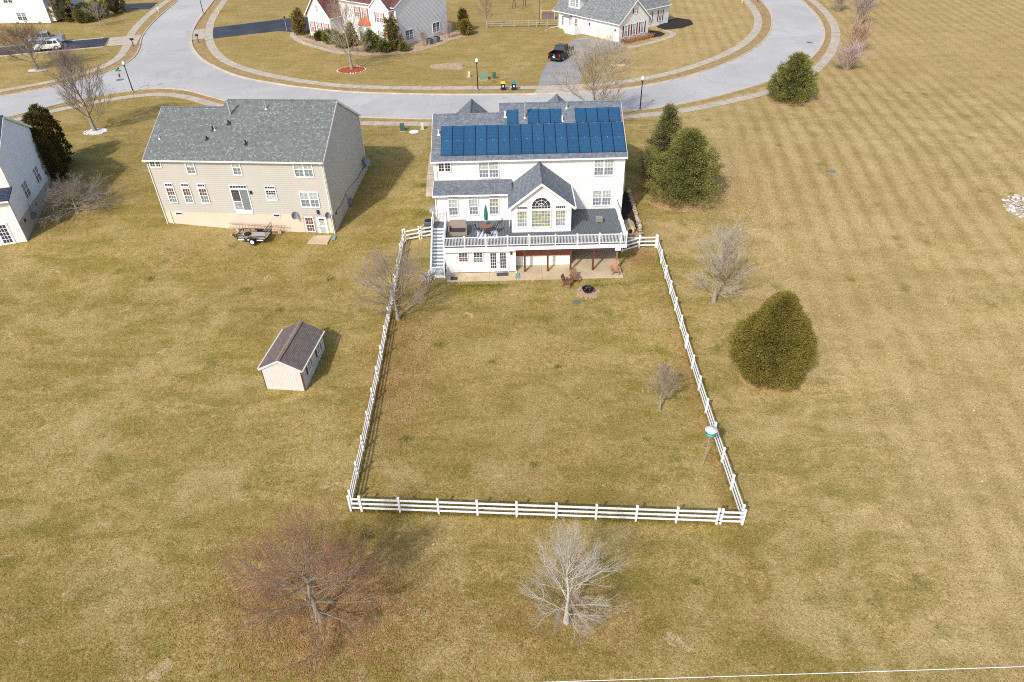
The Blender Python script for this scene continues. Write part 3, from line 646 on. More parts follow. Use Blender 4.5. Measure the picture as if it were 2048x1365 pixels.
# gabled sun room over the deck
YS = 57.6; SX0, SX1 = .26, 5.69; SXM = (SX0+SX1)/2; SZE, SZR = 5.50, 7.62
w_sun = H.wall((SX0, YS), (SX1, YS), [(0, 2.7), (SX1-SX0, 2.7), (SX1-SX0, SZE), ((SX1-SX0)/2, SZR), (0, SZE)], 'white_siding', 'sun_room_wall')
H.wall((SX1, YS), (SX1, YB), [(0, 2.7), (YB-YS, 2.7), (YB-YS, SZE), (0, SZE)], 'white_siding', 'sun_room_wall')
H.wall((SX0, YB), (SX0, YS), [(0, 2.7), (YB-YS, 2.7), (YB-YS, SZE), (0, SZE)], 'white_siding', 'sun_room_wall')
H.gable(SX0, SX1, YS, YB, SZE, SZR, 'slate_blue_shingle', 'y', oh=.32, name='sun_room_roof', ends=(1, 0), rake=.3)
us = lambda x: x-SX0
for xa, xb, a, b in ((.78, 1.62, 'pane_yellow', 'pane_blue'), (4.28, 5.12, 'pane_yellow', 'pane_blue')):
    H.window(w_sun, us(xa), us(xb), 5.19, 5.41, 5, 1, 'fixed', 1, 'pane_dark', cas=.05, name='transom_window')
    H.window(w_sun, us(xa), us(xb), 3.43, 4.97, 4, 2, 'hung', 1, a, b)
H.window(w_sun, us(2.1), us(3.78), 3.38, 4.99, 6, 5, 'fixed', 1, 'pane_yellow', name='picture_window')
def arch():
    fr = MB(); cx, zs, r = us(2.94), 5.42, .84; n = 20
    pts = [(cx+r*math.cos(math.pi*k/n), zs+r*math.sin(math.pi*k/n)) for k in range(n+1)]
    gl = MB(); gl.poly([w_sun.at(a, b, .03) for a, b in [(cx-r, 5.19)]+[(cx+r, 5.19)]+pts])
    for q, wd, o in ((r+.04, .045, .062), (r*.66, .014, .042), (r*.33, .014, .042)):
        for k in range(n):
            A = [(cx+(q+s)*math.cos(math.pi*t/n), zs+(q+s)*math.sin(math.pi*t/n)) for t in (k, k+1) for s in (-wd, wd)]
            fr.poly([w_sun.at(*A[0], o), w_sun.at(*A[1], o), w_sun.at(*A[3], o), w_sun.at(*A[2], o)])
            fr.poly([w_sun.at(*A[1], 0), w_sun.at(*A[3], 0), w_sun.at(*A[3], o), w_sun.at(*A[1], o)])
    for t in (45, 90, 135):
        c, s_ = math.cos(R(t)), math.sin(R(t)); px, pz = -s_*.014, c*.014; r0 = .02
        fr.poly([w_sun.at(cx+c*r0+px, zs+s_*r0+pz, .044), w_sun.at(cx+c*r0-px, zs+s_*r0-pz, .044), w_sun.at(cx+c*r-px, zs+s_*r-pz, .044), w_sun.at(cx+c*r+px, zs+s_*r+pz, .044)])
    w_sun.bx(fr, cx-r-.09, cx-r, 5.1, zs, 0, .06); w_sun.bx(fr, cx+r, cx+r+.09, 5.1, zs, 0, .06); w_sun.bx(fr, cx-r, cx+r, 5.1, 5.19, 0, .06); w_sun.bx(fr, cx-r, cx+r, zs-.015, zs+.015, .01, .042)
    for k in range(1, 6): uu = cx-r+2*r*k/6; w_sun.bx(fr, uu-.013, uu+.013, 5.19, zs, .01, .04)
    f = H.part('arched_window', fr, 'white_trim'); H.part('pane', gl, 'pane_dark', f)
arch()
# lower room under the left end of the deck
YD = 55.3
w_low = H.wall((-5.9, YD), (.44, YD), [(0, .06), (6.34, .06), (6.34, 2.5), (0, 2.5)], 'white_siding', 'lower_wall')
H.wall((-5.9, YE), (-5.9, YD), [(0, .06), (YE-YD, .06), (YE-YD, 2.5), (0, 2.5)], 'white_siding', 'lower_wall')
YW = 56.36
H.wall((.44, YD), (.44, YW), [(0, .06), (YW-YD, .06), (YW-YD, 2.4), (0, 2.4)], 'white_siding', 'lower_wall')
w_ls = H.wall((.44, YW), (5.69, YW), [(0, .02), (5.25, .02), (5.25, 1.02), (0, 1.02)], 'white_siding', 'lower_wall')
H.wall((5.69, YW), (5.69, YB), [(0, .02), (YB-YW, .02), (YB-YW, 2.4), (0, 2.4)], 'white_siding', 'lower_wall')
mb = MB(); w_ls.bx(mb, 0, 5.25, 1.02, 2.42, -.03, .01); H.part('upper_wall_band', mb, 'red_brown_band')  # red-brown band over the upper part of this wall
ul = lambda x: x+5.9
H.window(w_low, ul(-4.62), ul(-3.86), 1.22, 2.1, 3, 2, 'hung', 1, 'pane_dark', 'pane_red')
H.window(w_low, ul(-3.28), ul(-2.5), 1.08, 2.1, 3, 2, 'hung', 1, 'pane_dark', 'pane_screen')
def french_doors():
    fr = MB(); a, b = ul(-1.96), ul(-.2)
    w_low.bx(fr, a-.1, a, .05, 2.25, 0, .07); w_low.bx(fr, b, b+.1, .05, 2.25, 0, .07); w_low.bx(fr, a, b, 2.13, 2.25, 0, .068)
    root = H.part('door_frame', fr, 'white_trim'); m = (a+b)/2
    for (p, q) in ((a+.01, m-.01), (m+.01, b-.01)):
        d = MB(); x0, x1 = p+.17, q-.17; z0, z1 = .42, 2.02
        w_low.bx(d, p, x0, .08, 2.12, .01, .05); w_low.bx(d, x1, q, .08, 2.12, .01, .05); w_low.bx(d, x0, x1, .08, z0, .01, .05); w_low.bx(d, x0, x1, z1, 2.12, .01, .05)
        for k in range(1, 3): uu = x0+(x1-x0)*k/3; w_low.bx(d, uu-.015, uu+.015, z0, z1, .03, .046)
        for k in range(1, 5): zz = z0+(z1-z0)*k/5; w_low.bx(d, x0, x1, zz-.015, zz+.015, .03, .044)
        dd = H.part('french_door', d, 'white_trim'); g = MB(); w_low.bx(g, x0, x1, z0, z1, 0, .032); H.part('pane', g, 'pane_dark', dd)
        k = MB(); hu = (q-.07) if p < m-.2 else (p+.07); w_low.bx(k, hu-.02, hu+.02, 1.0, 1.14, .05, .10); H.part('handle', k, 'grey_metal', dd)
french_doors()
mb = MB(); w_low.bx(mb, ul(.04), ul(.18), 1.86, 2.16, .016, .16); H.part('wall_lantern', mb, 'dark_pipe')
H.downspout([(.50, YD-.06, 2.5), (.50, YD-.06, .2), (.56, YD-.35, .06)]); H.downspout([(11.0, YB-.07, 8.0), (11.0, YB-.07, 3.0)]); H.downspout([(-6.72, YB-.38, 7.98), (-6.72, YB-.07, 7.7), (-6.72, YB-.07, 6.2)]); H.downspout([(-6.8, YE-.40, 5.5), (-6.84, YE-.07, 5.2), (-6.84, YE-.07, 2.9)])
# box bay on the right-hand wall
def bay():
    mb = MB(); y0, y1, x1 = 64.6, 67.6, XR+.62
    mb.hexa([(XR, y0, 2.95), (x1, y0+.5, 2.95), (x1, y1-.5, 2.95), (XR, y1, 2.95)], [(XR, y0, 5.1), (x1, y0+.5, 5.1), (x1, y1-.5, 5.1), (XR, y1, 5.1)])
    b = H.part('bay', mb, 'white_siding')
    rf = MB(); rf.hexa([(XR, y0-.1, 5.1), (x1+.1, y0+.4, 5.1), (x1+.1, y1-.4, 5.1), (XR, y1+.1, 5.1)], [(XR, y0+.3, 5.7), (XR+.12, y0+.7, 5.7), (XR+.12, y1-.7, 5.7), (XR, y1-.3, 5.7)]); H.part('bay_roof', rf, 'grey_metal', b)
    wb = Wall((XR+.02, y0+.01), (x1-.02, y0+.49)); g = MB(); wb.bx(g, .12, .66, 3.4, 4.85, .005, .02); H.part('pane', g, 'pane_screen', b)
    wb = Wall((x1, y0+.5), (x1, y1-.5)); g = MB(); wb.bx(g, .15, .9, 3.4, 4.85, .005, .02); wb.bx(g, 1.1, 1.85, 3.4, 4.85, .005, .02); H.part('pane', g, 'pane_screen', b)
bay()
# vents
rz = lambda y: zroof(y)+.12
H.vent(-6.5, 64.9, rz(64.9), .5, .06, 'white_trim'); H.vent(-.12, 66.75, rz(66.75), .55, .07, 'white_trim'); H.vent(1.8, 66.6, rz(66.6), 1.55, .07, 'galvanised'); H.vent(5.34, 66.1, rz(66.1), .55, .06, 'white_trim'); H.vent(5.88, 67.6, rz(67.6), .5, .09, 'galvanised')
# solar panels: two rows of sixteen, and eight above
PW, PL = 1.085, 1.86
sx, sy = Vector((1, 0, 0)), Vector((0, 1, SL)).normalized(); sn = sx.cross(sy)
def panel_mesh():
    a = MB().obox((.012, .012, .0), (1, 0, 0), (0, 1, 0), (0, 0, 1), PW-.04, PL-.04, .042)
    fr = MB()
    fr.box(0, .026, 0, PL-.016, -.005, .047)
    fr2 = MB().box(PW-.042, PW-.016, 0, PL-.016, -.005, .047)
    ed = MB().box(.026, PW-.042, PL-.026, PL-.012, -.005, .046)
    # grid of cell gaps is in the material; the clamps are metal
    cl = MB().box(PW/2-.05, PW/2+.05, PL-.03, PL+.03, .03, .06)
    out = []
    for m, mat in ((a, 'solar_cells'), (fr, 'black_metal'), (cl, 'galvanised'), (ed, 'grey_metal'), (fr2, 'black_metal')):
        me = m.mesh('solar_panel'); me.materials.append(MATS[mat]); out.append(me)
    return out
PM = panel_mesh()
rot = Matrix((sx, sy, sn)).transposed().to_4x4()
def panel(x, y):
    o = link('solar_panel', PM[0], H.root); m = rot.copy(); m.translation = Vector((x-2, y-68, zroof(y)+.12+.06)); o.matrix_local = m
    link('panel_frame', PM[1], o); link('panel_frame', PM[4], o); link('clamp', PM[2], o); link('edge_rail', PM[3], o)
ystep = PL*sy.y
for r_ in range(2):
    for i in range(16): panel(-6.25+i*PW, 62.42+r_*ystep)
for x in (.03, 2.05, 2.05+PW, 2.05+2*PW, 6.62, 6.62+PW, 6.62+2*PW, 6.62+3*PW): panel(x, 62.42+2*ystep+.06)
# satellite dish on the left corner
def dish(parent_house, pos, aim, r=.42, mat='satellite_dish', arm=None):
    mb = MB(); p = Vector(pos); d = Vector(aim).normalized(); a = d.orthogonal().normalized(); b = d.cross(a); n = 14; rings = []
    for j, (rr, dd) in enumerate(((.02, .10), (.5, .075), (.8, .035), (1.0, 0))):
        rings.append([p-d*(dd*1.6)+(a*math.cos(2*math.pi*k/n)+b*math.sin(2*math.pi*k/n))*(r*rr) for k in range(n)])
    i = len(mb.v)
    for rg in rings: mb.v += [tuple(v) for v in rg]
    for j in range(3):
        for k in range(n): mb.f.append((i+j*n+k, i+j*n+(k+1) % n, i+(j+1)*n+(k+1) % n, i+(j+1)*n+k))
    mb.tube(p-d*.16, p-d*.16+Vector((arm or (.2, .1, -.3))), .03, .03, 6); mb.tube(p-b*r*.8, p+d*.45, .015, .015, 5); mb.tube(p+d*.42, p+d*.52, .05, .05, 6)
    return parent_house.part('satellite_dish', mb, mat)
dish(H, (-7.25, 60.6, 3.95), (-.6, -.8, .45), .42, 'satellite_dish', (.3, .25, -.25))

# ------------------------------------------------------------------ deck
DZ = 2.83; DX0, DX1, DY0 = -5.95, 10.5, 55.0
D = House('timber_deck', 'large grey boarded deck with white railing behind the white house', (2, 58, 0), 0, (2, 58, 0), 'deck')
bd = MB(); x = DX0; rnd = random.Random(4)
while x < DX1-.01:
    y1 = YE-.03 if x+.07 < SX0 else (YS-.03 if x+.07 < SX1 else YB-.03)
    bd.box(x, min(x+.124, DX1), DY0-.02, y1, DZ-.035, DZ+rnd.uniform(-.002, .002)); x += .145
x = -7.25
while x < DX0-.02: bd.box(x, x+.136, 58.95, YE+.0, DZ-.035, DZ); x += .145
D.part('deck_boards', bd, 'deck_grey', kind='stuff')
D.part('rim_board', MB().box(DX0, DX1, DY0-.06, DY0-.022, 2.42, DZ-.04), 'white_trim'); D.part('rim_board', MB().box(DX1+.002, DX1+.04, DY0-.06, YB-.05, 2.42, DZ-.04), 'white_trim'); D.part('rim_board', MB().box(DX0-.04, DX0-.002, DY0-.06, 58.9, 2.42, DZ-.04), 'white_trim')
D.part('soffit_band', MB().box(DX0, .5, DY0-.02, YD-.03, 2.30, 2.41), 'white_trim')
D.part('beam', MB().box(.55, DX1-.55, DY0+.15, DY0+.35, 2.15, 2.41), 'brown_wood')
jo = MB(); x = .8
while x < DX1: jo.box(x, x+.045, DY0+.02, (YS if x < SX1 else YB)-.06, 2.45, 2.78); x += .41
D.part('joists', jo, 'brown_wood', kind='stuff')
for xx in (1.35, 3.45, 5.55, 7.6, 9.75): D.part('support_post', MB().box(xx-.08, xx+.08, DY0+.17, DY0+.33, .0, 2.15), 'brown_wood' if xx < 9 else 'table_wood')
D.part('post_cap_block', MB().box(9.5, 10.0, DY0-.10, DY0+.3, 2.16, 2.41), 'white_trim')
def rail_run(a, b, posts, z=DZ, H_=.95):
    a, b = Vector(a), Vector(b); d = (b-a); L = d.length; d.normalize(); n = Vector((-d.y, d.x, 0))
    up = Vector((0, 0, 1))
    def bar(u0, u1, z0, z1, w): return MB().obox(a+d*u0-n*(w/2)+up*z0, d, n, up, u1-u0, w, z1-z0)
    for p in posts:
        m = bar(p-.055, p+.055, -.3, H_+.1, .11); c = a+d*p; m.hexa([c+(-d-n)*.075+up*(H_+.1), c+(d-n)*.075+up*(H_+.1), c+(d+n)*.075+up*(H_+.1), c+(-d+n)*.075+up*(H_+.1)], [c+(-d-n)*.02+up*(H_+.15), c+(d-n)*.02+up*(H_+.15), c+(d+n)*.02+up*(H_+.15), c+(-d+n)*.02+up*(H_+.15)])
        D.part('railing_post', m, 'white_vinyl')
    for p, q in zip(posts, posts[1:]):
        D.part('top_rail', bar(p+.056, q-.056, H_-.06, H_, .075), 'white_vinyl'); D.part('bottom_rail', bar(p+.056, q-.056, .08, .14, .05), 'white_vinyl')
        bl = MB(); k = max(1, int((q-p)/.125))
        for i in range(1, k): t = p+(q-p)*i/k; bl.obox(a+d*(t-.018)-n*.018+up*.14, d, n, up, .036, .036, H_-.20)
        D.part('balusters', bl, 'white_vinyl', kind='stuff')
rail_run((DX0, DY0+.04, DZ), (DX1, DY0+.04, DZ), [.06, 1.92, 3.84, 5.77, 7.69, 10.05, 12.0, 14.0, 15.9, 16.39])
rail_run((DX1-.05, DY0+.04, DZ), (DX1-.05, YB-.1, DZ), [.18, 2.4, 4.7, 6.95])
rail_run((DX0+.05, DY0+.2, DZ), (DX0+.05, 58.9, DZ), [.1, 1.85, 3.6])
rail_run((-7.2, 60.15, DZ), (-6.0, 60.15, DZ), [.0, 1.2]); rail_run((-7.2, 58.95, DZ), (-7.2, 60.1, DZ), [.0, 1.05])
# stairs towards the camera
SXa, SXb = -7.2, -6.05; NS = 14; Y_T, Y_B = 58.9, 55.0
st = MB(); stair = None
for xs_ in (SXa-.05, SXb):
    st.hexa([(xs_, Y_B-.25, -.05), (xs_+.05, Y_B-.25, -.05), (xs_+.05, Y_T, DZ-.42), (xs_, Y_T, DZ-.42)], [(xs_, Y_B-.25, .22), (xs_+.05, Y_B-.25, .22), (xs_+.05, Y_T, DZ-.02), (xs_, Y_T, DZ-.02)])
stair = D.part('stair_stringers', st, 'white_trim')
for k in range(NS-1):
    z = DZ-(k+1)*DZ/NS; y = Y_T-(k+1)*(Y_T-Y_B)/(NS-1); dy = (Y_T-Y_B)/(NS-1)
    D.part('stair_tread', MB().box(SXa, SXb, y, y+dy+.03, z-.04, z), 'step_grey', stair); D.part('stair_riser', MB().box(SXa, SXb, y+dy-.002, y+dy+.018, z, z+DZ/NS-.04), 'white_trim', stair)
for xs_ in (SXa-.025, SXb+.025):
    m = MB(); m.obox((xs_-.035, Y_B-.2, .98), (1, 0, 0), Vector((0, Y_T-Y_B+.2, DZ-.08)).normalized(), Vector((0, -(DZ-.08), Y_T-Y_B+.2)).normalized(), .07, math.hypot(Y_T-Y_B+.2, DZ-.08), .06)
    D.part('handrail', m, 'white_vinyl', stair); bl = MB()
    for k in range(30):
        t = (k+.5)/30; y = Y_B+t*(Y_T-Y_B); z = t*(DZ-.1)+.12; bl.box(xs_-.016, xs_+.016, y-.016, y+.016, z, z+.88)
    D.part('stair_balusters', bl, 'white_vinyl', stair, kind='stuff')
    D.part('newel_post', MB().box(xs_-.06, xs_+.06, Y_B-.36, Y_B-.24, -.05, 1.2), 'white_vinyl', stair)
# gate across the foot of the stairs
gt = MB().box(SXa+.06, SXb-.06, Y_B-.33, Y_B-.27, .12, .19).box(SXa+.06, SXb-.06, Y_B-.33, Y_B-.27, .95, 1.03)
for k in range(10): xx = SXa+.12+k*(SXb-SXa-.24)/9; gt.box(xx-.018, xx+.018, Y_B-.318, Y_B-.282, .19, .95)
D.part('stair_gate', gt, 'white_vinyl'); D.part('gate_sill', MB().box(SXa-.1, SXb+.1, Y_B-.42, Y_B-.24, -.06, .06), 'white_vinyl')
# patio
pt = MB().box(-5.75, 10.25, 53.75, 62.1, -.3, -.012); patio = pt.build('patio', 'joint_soil', kind='structure')
for a, b, c, d in ((-5.75, -1.9, 53.75, 55.26), (-1.88, .55, 53.75, 55.26), (.57, 2.9, 53.75, 57.55), (2.92, 5.6, 53.75, 57.55), (5.62, 10.25, 53.75, 55.1), (5.62, 10.25, 55.12, 62.1)):
    MB().box(a, b, c, d, -.011, .008).build('concrete_slab', 'patio_concrete', patio)

# ------------------------------------------------------------------ the tan house on the left
TY = R(-5.63); TL = 17.33; TD = 12.9
T = House('tan_house', 'tan sided house with mottled green grey roof, left of the white house', (-34.5, 63.8, .5), TY)
TZE, TZR = 8.42, 11.9; TZF = 2.9
# foundation wall follows the hill: exposed more on the right
w_tf = Wall((0, 0), (TL, 0)); mb = MB(); w_tf.bx(mb, 0, TL, .0, TZF, -.25, .0); T.part('foundation', mb, 'pink_foundation')
w_tr0 = Wall((TL, 0), (TL, TD)); mb = MB(); w_tr0.bx(mb, 0, TD, .0, TZF, -.25, .0); T.part('foundation', mb, 'grey_foundation')
w_tb = T.wall((0, 0), (TL, 0), [(0, TZF), (TL, TZF), (TL, TZE), (0, TZE)], 'tan_siding')
w_tr = T.wall((TL, 0), (TL, TD), [(0, TZF-.05), (TD, TZF+.1), (TD, TZE), (TD/2, TZR), (0, TZE)], 'tan_siding')
TDl = 11.2
w_tl = T.wall((0, TDl), (0, 0), [(0, TZF), (TDl, TZF), (TDl, TZE), (TDl/2, TZE+(TZR-TZE)*TDl/TD), (0, TZE)], 'tan_siding')
T.wall((TL, TD), (6.2, TD), [(0, 1), (TL-6.2, 1), (TL-6.2, TZE), (0, TZE)], 'tan_siding'); T.wall((6.2, TDl), (0, TDl), [(0, 1), (6.2, 1), (6.2, TZE), (0, TZE)], 'tan_siding')
T.wall((6.2, 3), (6.2, TD-.01), [(0, TZE), (TD-3, TZE), (TD/2-3, TZR)], 'tan_siding')
T.gable(6.2, TL, 0, TD, TZE, TZR, 'green_grey_shingle', trim='cream_trim', ends=(0, 1), rake=.12); T.gable(0, 6.2, 0, TDl, TZE, TZE+(TZR-TZE)*TDl/TD, 'green_grey_shingle', trim='cream_trim', ends=(1, 0), rake=.12)
for w, uu, z0 in ((w_tb, .06, TZF), (w_tb, TL-.06, TZF), (w_tr, .06, TZF)): T.part('corner_board', T.corner(w, uu, z0, TZE), 'cream_trim')
T.window(w_tb, .38, 1.38, 7.62, 8.30, 2, 3, 'fixed', 2, 'pane_dark')
T.window(w_tb, 3.92, 4.66, 6.98, 8.28, 2, 2, 'hung', 1, 'pane_curtain', 'pane_screen'); T.window(w_tb, 8.5, 9.2, 6.94, 8.26, 2, 2, 'hung', 1, 'pane_curtain', 'pane_screen')
T.window(w_tb, 14.5, 16.2, 6.84, 8.26, 2, 2, 'hung', 2, 'pane_curtain', 'pane_screen'); T.window(w_tb, 14.5, 16.2, 3.74, 5.2, 2, 2, 'hung', 2, 'pane_curtain', 'pane_screen')
for a in (1.16, 2.81, 4.46):
    T.window(w_tb, a, a+.70, 5.64, 5.88, 3, 1, 'fixed', 1, 'pane_navy', cas=.06, name='transom_window'); T.window(w_tb, a, a+.70, 3.95, 5.42, 3, 2, 'hung', 1, 'pane_red', 'pane_screen')
T.window(w_tb, 7.66, 9.3, 5.56, 5.80, 6, 1, 'fixed', 1, 'pane_navy', cas=.06, name='transom_window')
def slider():
    fr = MB(); w = w_tb
    w.bx(fr, 7.56, 7.66, 3.2, 5.5, 0, .07); w.bx(fr, 9.3, 9.4, 3.2, 5.5, 0, .07); w.bx(fr, 7.66, 9.3, 5.38, 5.48, 0, .068); w.bx(fr, 7.66, 9.3, 3.05, 3.26, 0, .072); w.bx(fr, 8.44, 8.52, 3.26, 5.38, 0, .06)
    f = T.part('sliding_door', fr, 'white_trim')
    g = MB(); w.bx(g, 7.66, 8.44, 3.26, 5.38, 0, .024); T.part('pane', g, 'pane_dark', f); g = MB(); w.bx(g, 8.52, 9.3, 3.26, 5.38, 0, .03); T.part('pane', g, 'pane_screen', f)
    r = MB(); w.bx(r, 7.66, 8.44, 4.14, 4.2, .05, .11); w.bx(r, 7.66, 8.44, 3.3, 3.36, .05, .11)
    for k in range(8): uu = 7.7+k*.1; w.bx(r, uu, uu+.03, 3.36, 4.14, .06, .1)
    T.part('guard_rail', r, 'white_trim', f); s_ = MB(); w.bx(s_, 7.66, 9.35, 2.86, 3.04, .0, .1); T.part('sill', s_, 'white_trim', f)
slider()
T.window(w_tb, 11.18, 12.1, 5.55, 5.76, 4, 1, 'fixed', 1, 'pane_dark', cas=.06, name='transom_window'); T.window(w_tb, 11.18, 12.1, 4.42, 5.36, 4, 2, 'hung', 1, 'pane_dark', 'pane_curtain')
mb = MB(); w_tb.bx(mb, 9.56, 9.72, 5.0, 5.3, .016, .18); T.part('wall_lantern', mb, 'dark_pipe')
# walk-out corner of the basement
mb = MB(); w_tf.bx(mb, 14.2, 16.75, .3, TZF-.02, .0, .012); T.part('basement_panel', mb, 'grey_foundation')
T.window(w_tf, 14.5, 15.24, 1.08, 2.55, 3, 2, 'hung', 1, 'pane_red', 'pane_red')
def storm_door():
    fr = MB(); w = w_tf; w.bx(fr, 15.62, 15.72, .42, 2.6, 0, .06); w.bx(fr, 16.52, 16.62, .42, 2.6, 0, .06); w.bx(fr, 15.72, 16.52, 2.48, 2.6, 0, .058); w.bx(fr, 15.72, 16.52, .42, .9, 0, .05); w.bx(fr, 15.72, 15.86, .9, 2.48, 0, .05); w.bx(fr, 16.38, 16.52, .9, 2.48, 0, .05); w.bx(fr, 15.86, 16.38, 1.62, 1.7, 0, .05)
    f = T.part('door', fr, 'white_trim'); g = MB(); w.bx(g, 15.86, 16.38, .9, 1.62, 0, .03); w.bx(g, 15.86, 16.38, 1.7, 2.3, 0, .03); T.part('pane', g, 'pane_curtain', f); g = MB(); w.bx(g, 15.86, 16.38, 2.3, 2.48, 0, .032); T.part('pane', g, 'pane_dark', f)
    k = MB(); w.bx(k, 15.78, 15.82, 1.4, 1.55, .05, .1); T.part('handle', k, 'dark_pipe', f)
storm_door()
for a in (1.28, 11.35):
    fr = MB(); w_tf.bx(fr, a-.06, a+.66, 2.52, 2.6, 0, .05); w_tf.bx(fr, a-.06, a+.66, 2.82, 2.9, 0, .05); w_tf.bx(fr, a-.06, a, 2.6, 2.82, 0, .05); w_tf.bx(fr, a+.6, a+.66, 2.6, 2.82, 0, .05); f = T.part('foundation_vent', fr, 'white_trim')
    g = MB(); w_tf.bx(g, a, a+.6, 2.6, 2.82, 0, .02); T.part('louvre', g, 'dark_pipe', f)
mb = MB(); w_tr0.bx(mb, .8, 1.2, 2.45, 2.7, 0, .03); T.part('foundation_vent', mb, 'dark_pipe')
mb = MB(); w_tb.bx(mb, 15.85, 16.05, 3.02, 3.4, .016, .2); T.part('wall_lantern', mb, 'dark_pipe')
T.downspout([(.1, -.38, 8.2), (.1, -.07, 7.9), (.1, -.07, 1.4)], 'cream_trim'); T.downspout([(TL-.15, -.38, 8.2), (TL-.12, -.07, 7.9), (TL-.12, -.07, .4)], 'cream_trim'); T.downspout([(TL+.07, TD-.1, 8.2), (TL+.07, TD-.1, 2.2)], 'cream_trim'); T.downspout([(.7, -.05, 2.9), (.7, -.05, 1.4)], 'cream_trim')
tsl = (TZR-TZE)/(TD/2)
for x, y, h, r, m in ((.85, 2.0, .35, .06, 'galvanised'), (5.9, 3.0, .35, .07, 'black_metal'), (6.1, 3.0, .4, .06, 'galvanised'), (5.6, 2.0, .25, .08, 'black_metal'), (7.3, 3.7, .3, .1, 'dark_pipe'), (9.6, 1.5, .35, .08, 'black_metal'), (10.6, 5.4, .6, .07, 'galvanised')): T.vent(x, y, TZE+tsl*y+.12, h, r, m)
mb = MB(); mb.tube((7.2, 4.7, TZE+tsl*4.7), (7.2, 4.7, TZE+tsl*4.7+1.5), .1, .1, 10); mb.lathe((7.2, 4.7, TZE+tsl*4.7+1.5), [(.16, 0), (.16, .06), (.05, .14)], 10); T.part('flue', mb, 'galvanised')
dish(T, (13.7, -.45, 2.95), (.75, -.55, .3), .38, 'satellite_dish', (-.1, .5, -.2)); dish(T, (16.95, -.35, 2.98), (.85, -.45, .25), .32, 'satellite_dish', (-.1, .4, -.2)); dish(T, (TL+.55, TD-1.1, 3.6), (.9, -.3, .35), .5, 'satellite_dish', (-.5, 0, -.2))
mb = MB(); w_tr.bx(mb, 11.6, 12.1, 2.9, 3.9, .02, .3); T.part('meter_box', mb, 'meter_blue'); mb = MB(); w_tr0.bx(mb, 4.9, 5.4, 1.6, 2.2, .0, .3); mb.tube(w_tr0.at(4.9, 2.2, .1), w_tr0.at(4.5, 3.1, .06), .03, .03, 5); T.part('gas_meter', mb, 'meter_blue')
mb = MB(); mb.path([w_tr.at(a, z, .03) for a, z in ((12, 2.95), (9, 2.75), (6.5, 3.05), (4.6, 3.1), (3, 2.6), (1.2, 2.75))], .02, 5); T.part('wall_cable', mb, 'dark_pipe')

# ------------------------------------------------------------------ pale house cut by the left edge
HY = math.atan2(-.24, -.97)   # u axis runs away to the left
B3 = House('pale_house', 'pale house with dark blue roof cut off by the left edge', (-47.9, 62.0, .4), R(14))
# local x to the right, y away; the building lies at negative x
b_side = B3.wall((0, 1.6), (0, 11.6), [(0, 3.0), (10, 3.0), (10, 8.6), (5, 11.2), (0, 8.6)], 'skylit_shade_siding'); mb = MB(); b_side.bx(mb, -1.6, 10, .0, 3.0, -.25, .0); B3.part('foundation', mb, 'grey_foundation')
b_low = B3.wall((0, 0), (0, 1.6), [(0, 3.0), (1.6, 3.0), (1.6, 5.9), (0, 5.4)], 'skylit_shade_siding')
b_back = B3.wall((-15, 0), (0, 0), [(0, .2), (15, .2), (15, 5.4), (0, 5.4)], 'white_siding'); B3.wall((-15, 1.6), (0, 1.6), [(0, 5.4), (15, 5.4), (15, 8.6), (0, 8.6)], 'white_siding')
B3.gable(-15, 0, 1.6, 11.6, 8.6, 11.2, 'dark_blue_shingle'); B3.part('lean_to_roof', MB().slab([(-15, -.35, 5.35), (.15, -.35, 5.35), (.15, 1.7, 5.98), (-15, 1.7, 5.98)], .1), 'dark_blue_shingle'); B3.part('gutter', MB().box(-15, .15, -.46, -.352, 5.22, 5.34), 'white_trim')
B3.downspout([(-.05, -.4, 5.3), (-.05, -.07, 5.0), (-.05, -.07, .5)]); B3.part('corner_board', B3.corner(b_side, .06, 3, 8.6), 'white_trim'); B3.part('corner_board', B3.corner(b_side, 9.9, .8, 8.6), 'white_trim')
for a in (2.2, 6.2): B3.window(b_side, a, a+1.35, 3.7, 5.2, 2, 2, 'hung', 2, 'pane_screen', 'pane_dark', cas=.05)
for a in (.6, 4.6, 8.2): mb = MB(); b_side.bx(mb, a-1.0, a-.6, 2.35, 2.65, 0, .02); B3.part('foundation_vent', mb, 'dark_pipe')
def fdoor3():
    w = b_back
    for p in (10.2, 11.5, 12.75):
        d = MB(); w.bx(d, p, p+.2, .6, 3.1, .01, .06); w.bx(d, p+1.0, p+1.2, .6, 3.1, .01, .06); w.bx(d, p+.2, p+1.0, .6, 1.0, .01, .06); w.bx(d, p+.2, p+1.0, 2.9, 3.1, .01, .06)
        for k in range(1, 3): w.bx(d, p+.2+.8*k/3-.02, p+.2+.8*k/3+.02, 1.0, 2.9, .03, .05)
        for k in range(1, 5): w.bx(d, p+.2, p+1.0, 1.0+1.9*k/5-.02, 1.0+1.9*k/5+.02, .03, .049)
        dd = B3.part('french_door', d, 'white_trim'); g = MB(); w.bx(g, p+.2, p+1.0, 1.0, 2.9, 0, .032); B3.part('pane', g, 'pane_navy', dd)
    B3.window(w, 11.8, 13.1, 4.0, 5.0, 2, 2, 'fixed', 1, 'pane_curtain')
fdoor3()
B3.part('step', MB().box(-5.0, -1.4, -1.3, -.02, .0, .62), 'grey_foundation'); mb = MB(); b_side.bx(mb, 1.4, 1.9, 1.9, 2.4, 0, .35); mb.tube(b_side.at(1.6, 2.4, .1), b_side.at(2.0, 3.3, .06), .03, .03, 5); B3.part('gas_meter', mb, 'meter_blue')
mb = MB(); b_side.bx(mb, 8.6, 9.4, 1.2, 2.6, 0, .4); B3.part('meter_box', mb, 'meter_blue')

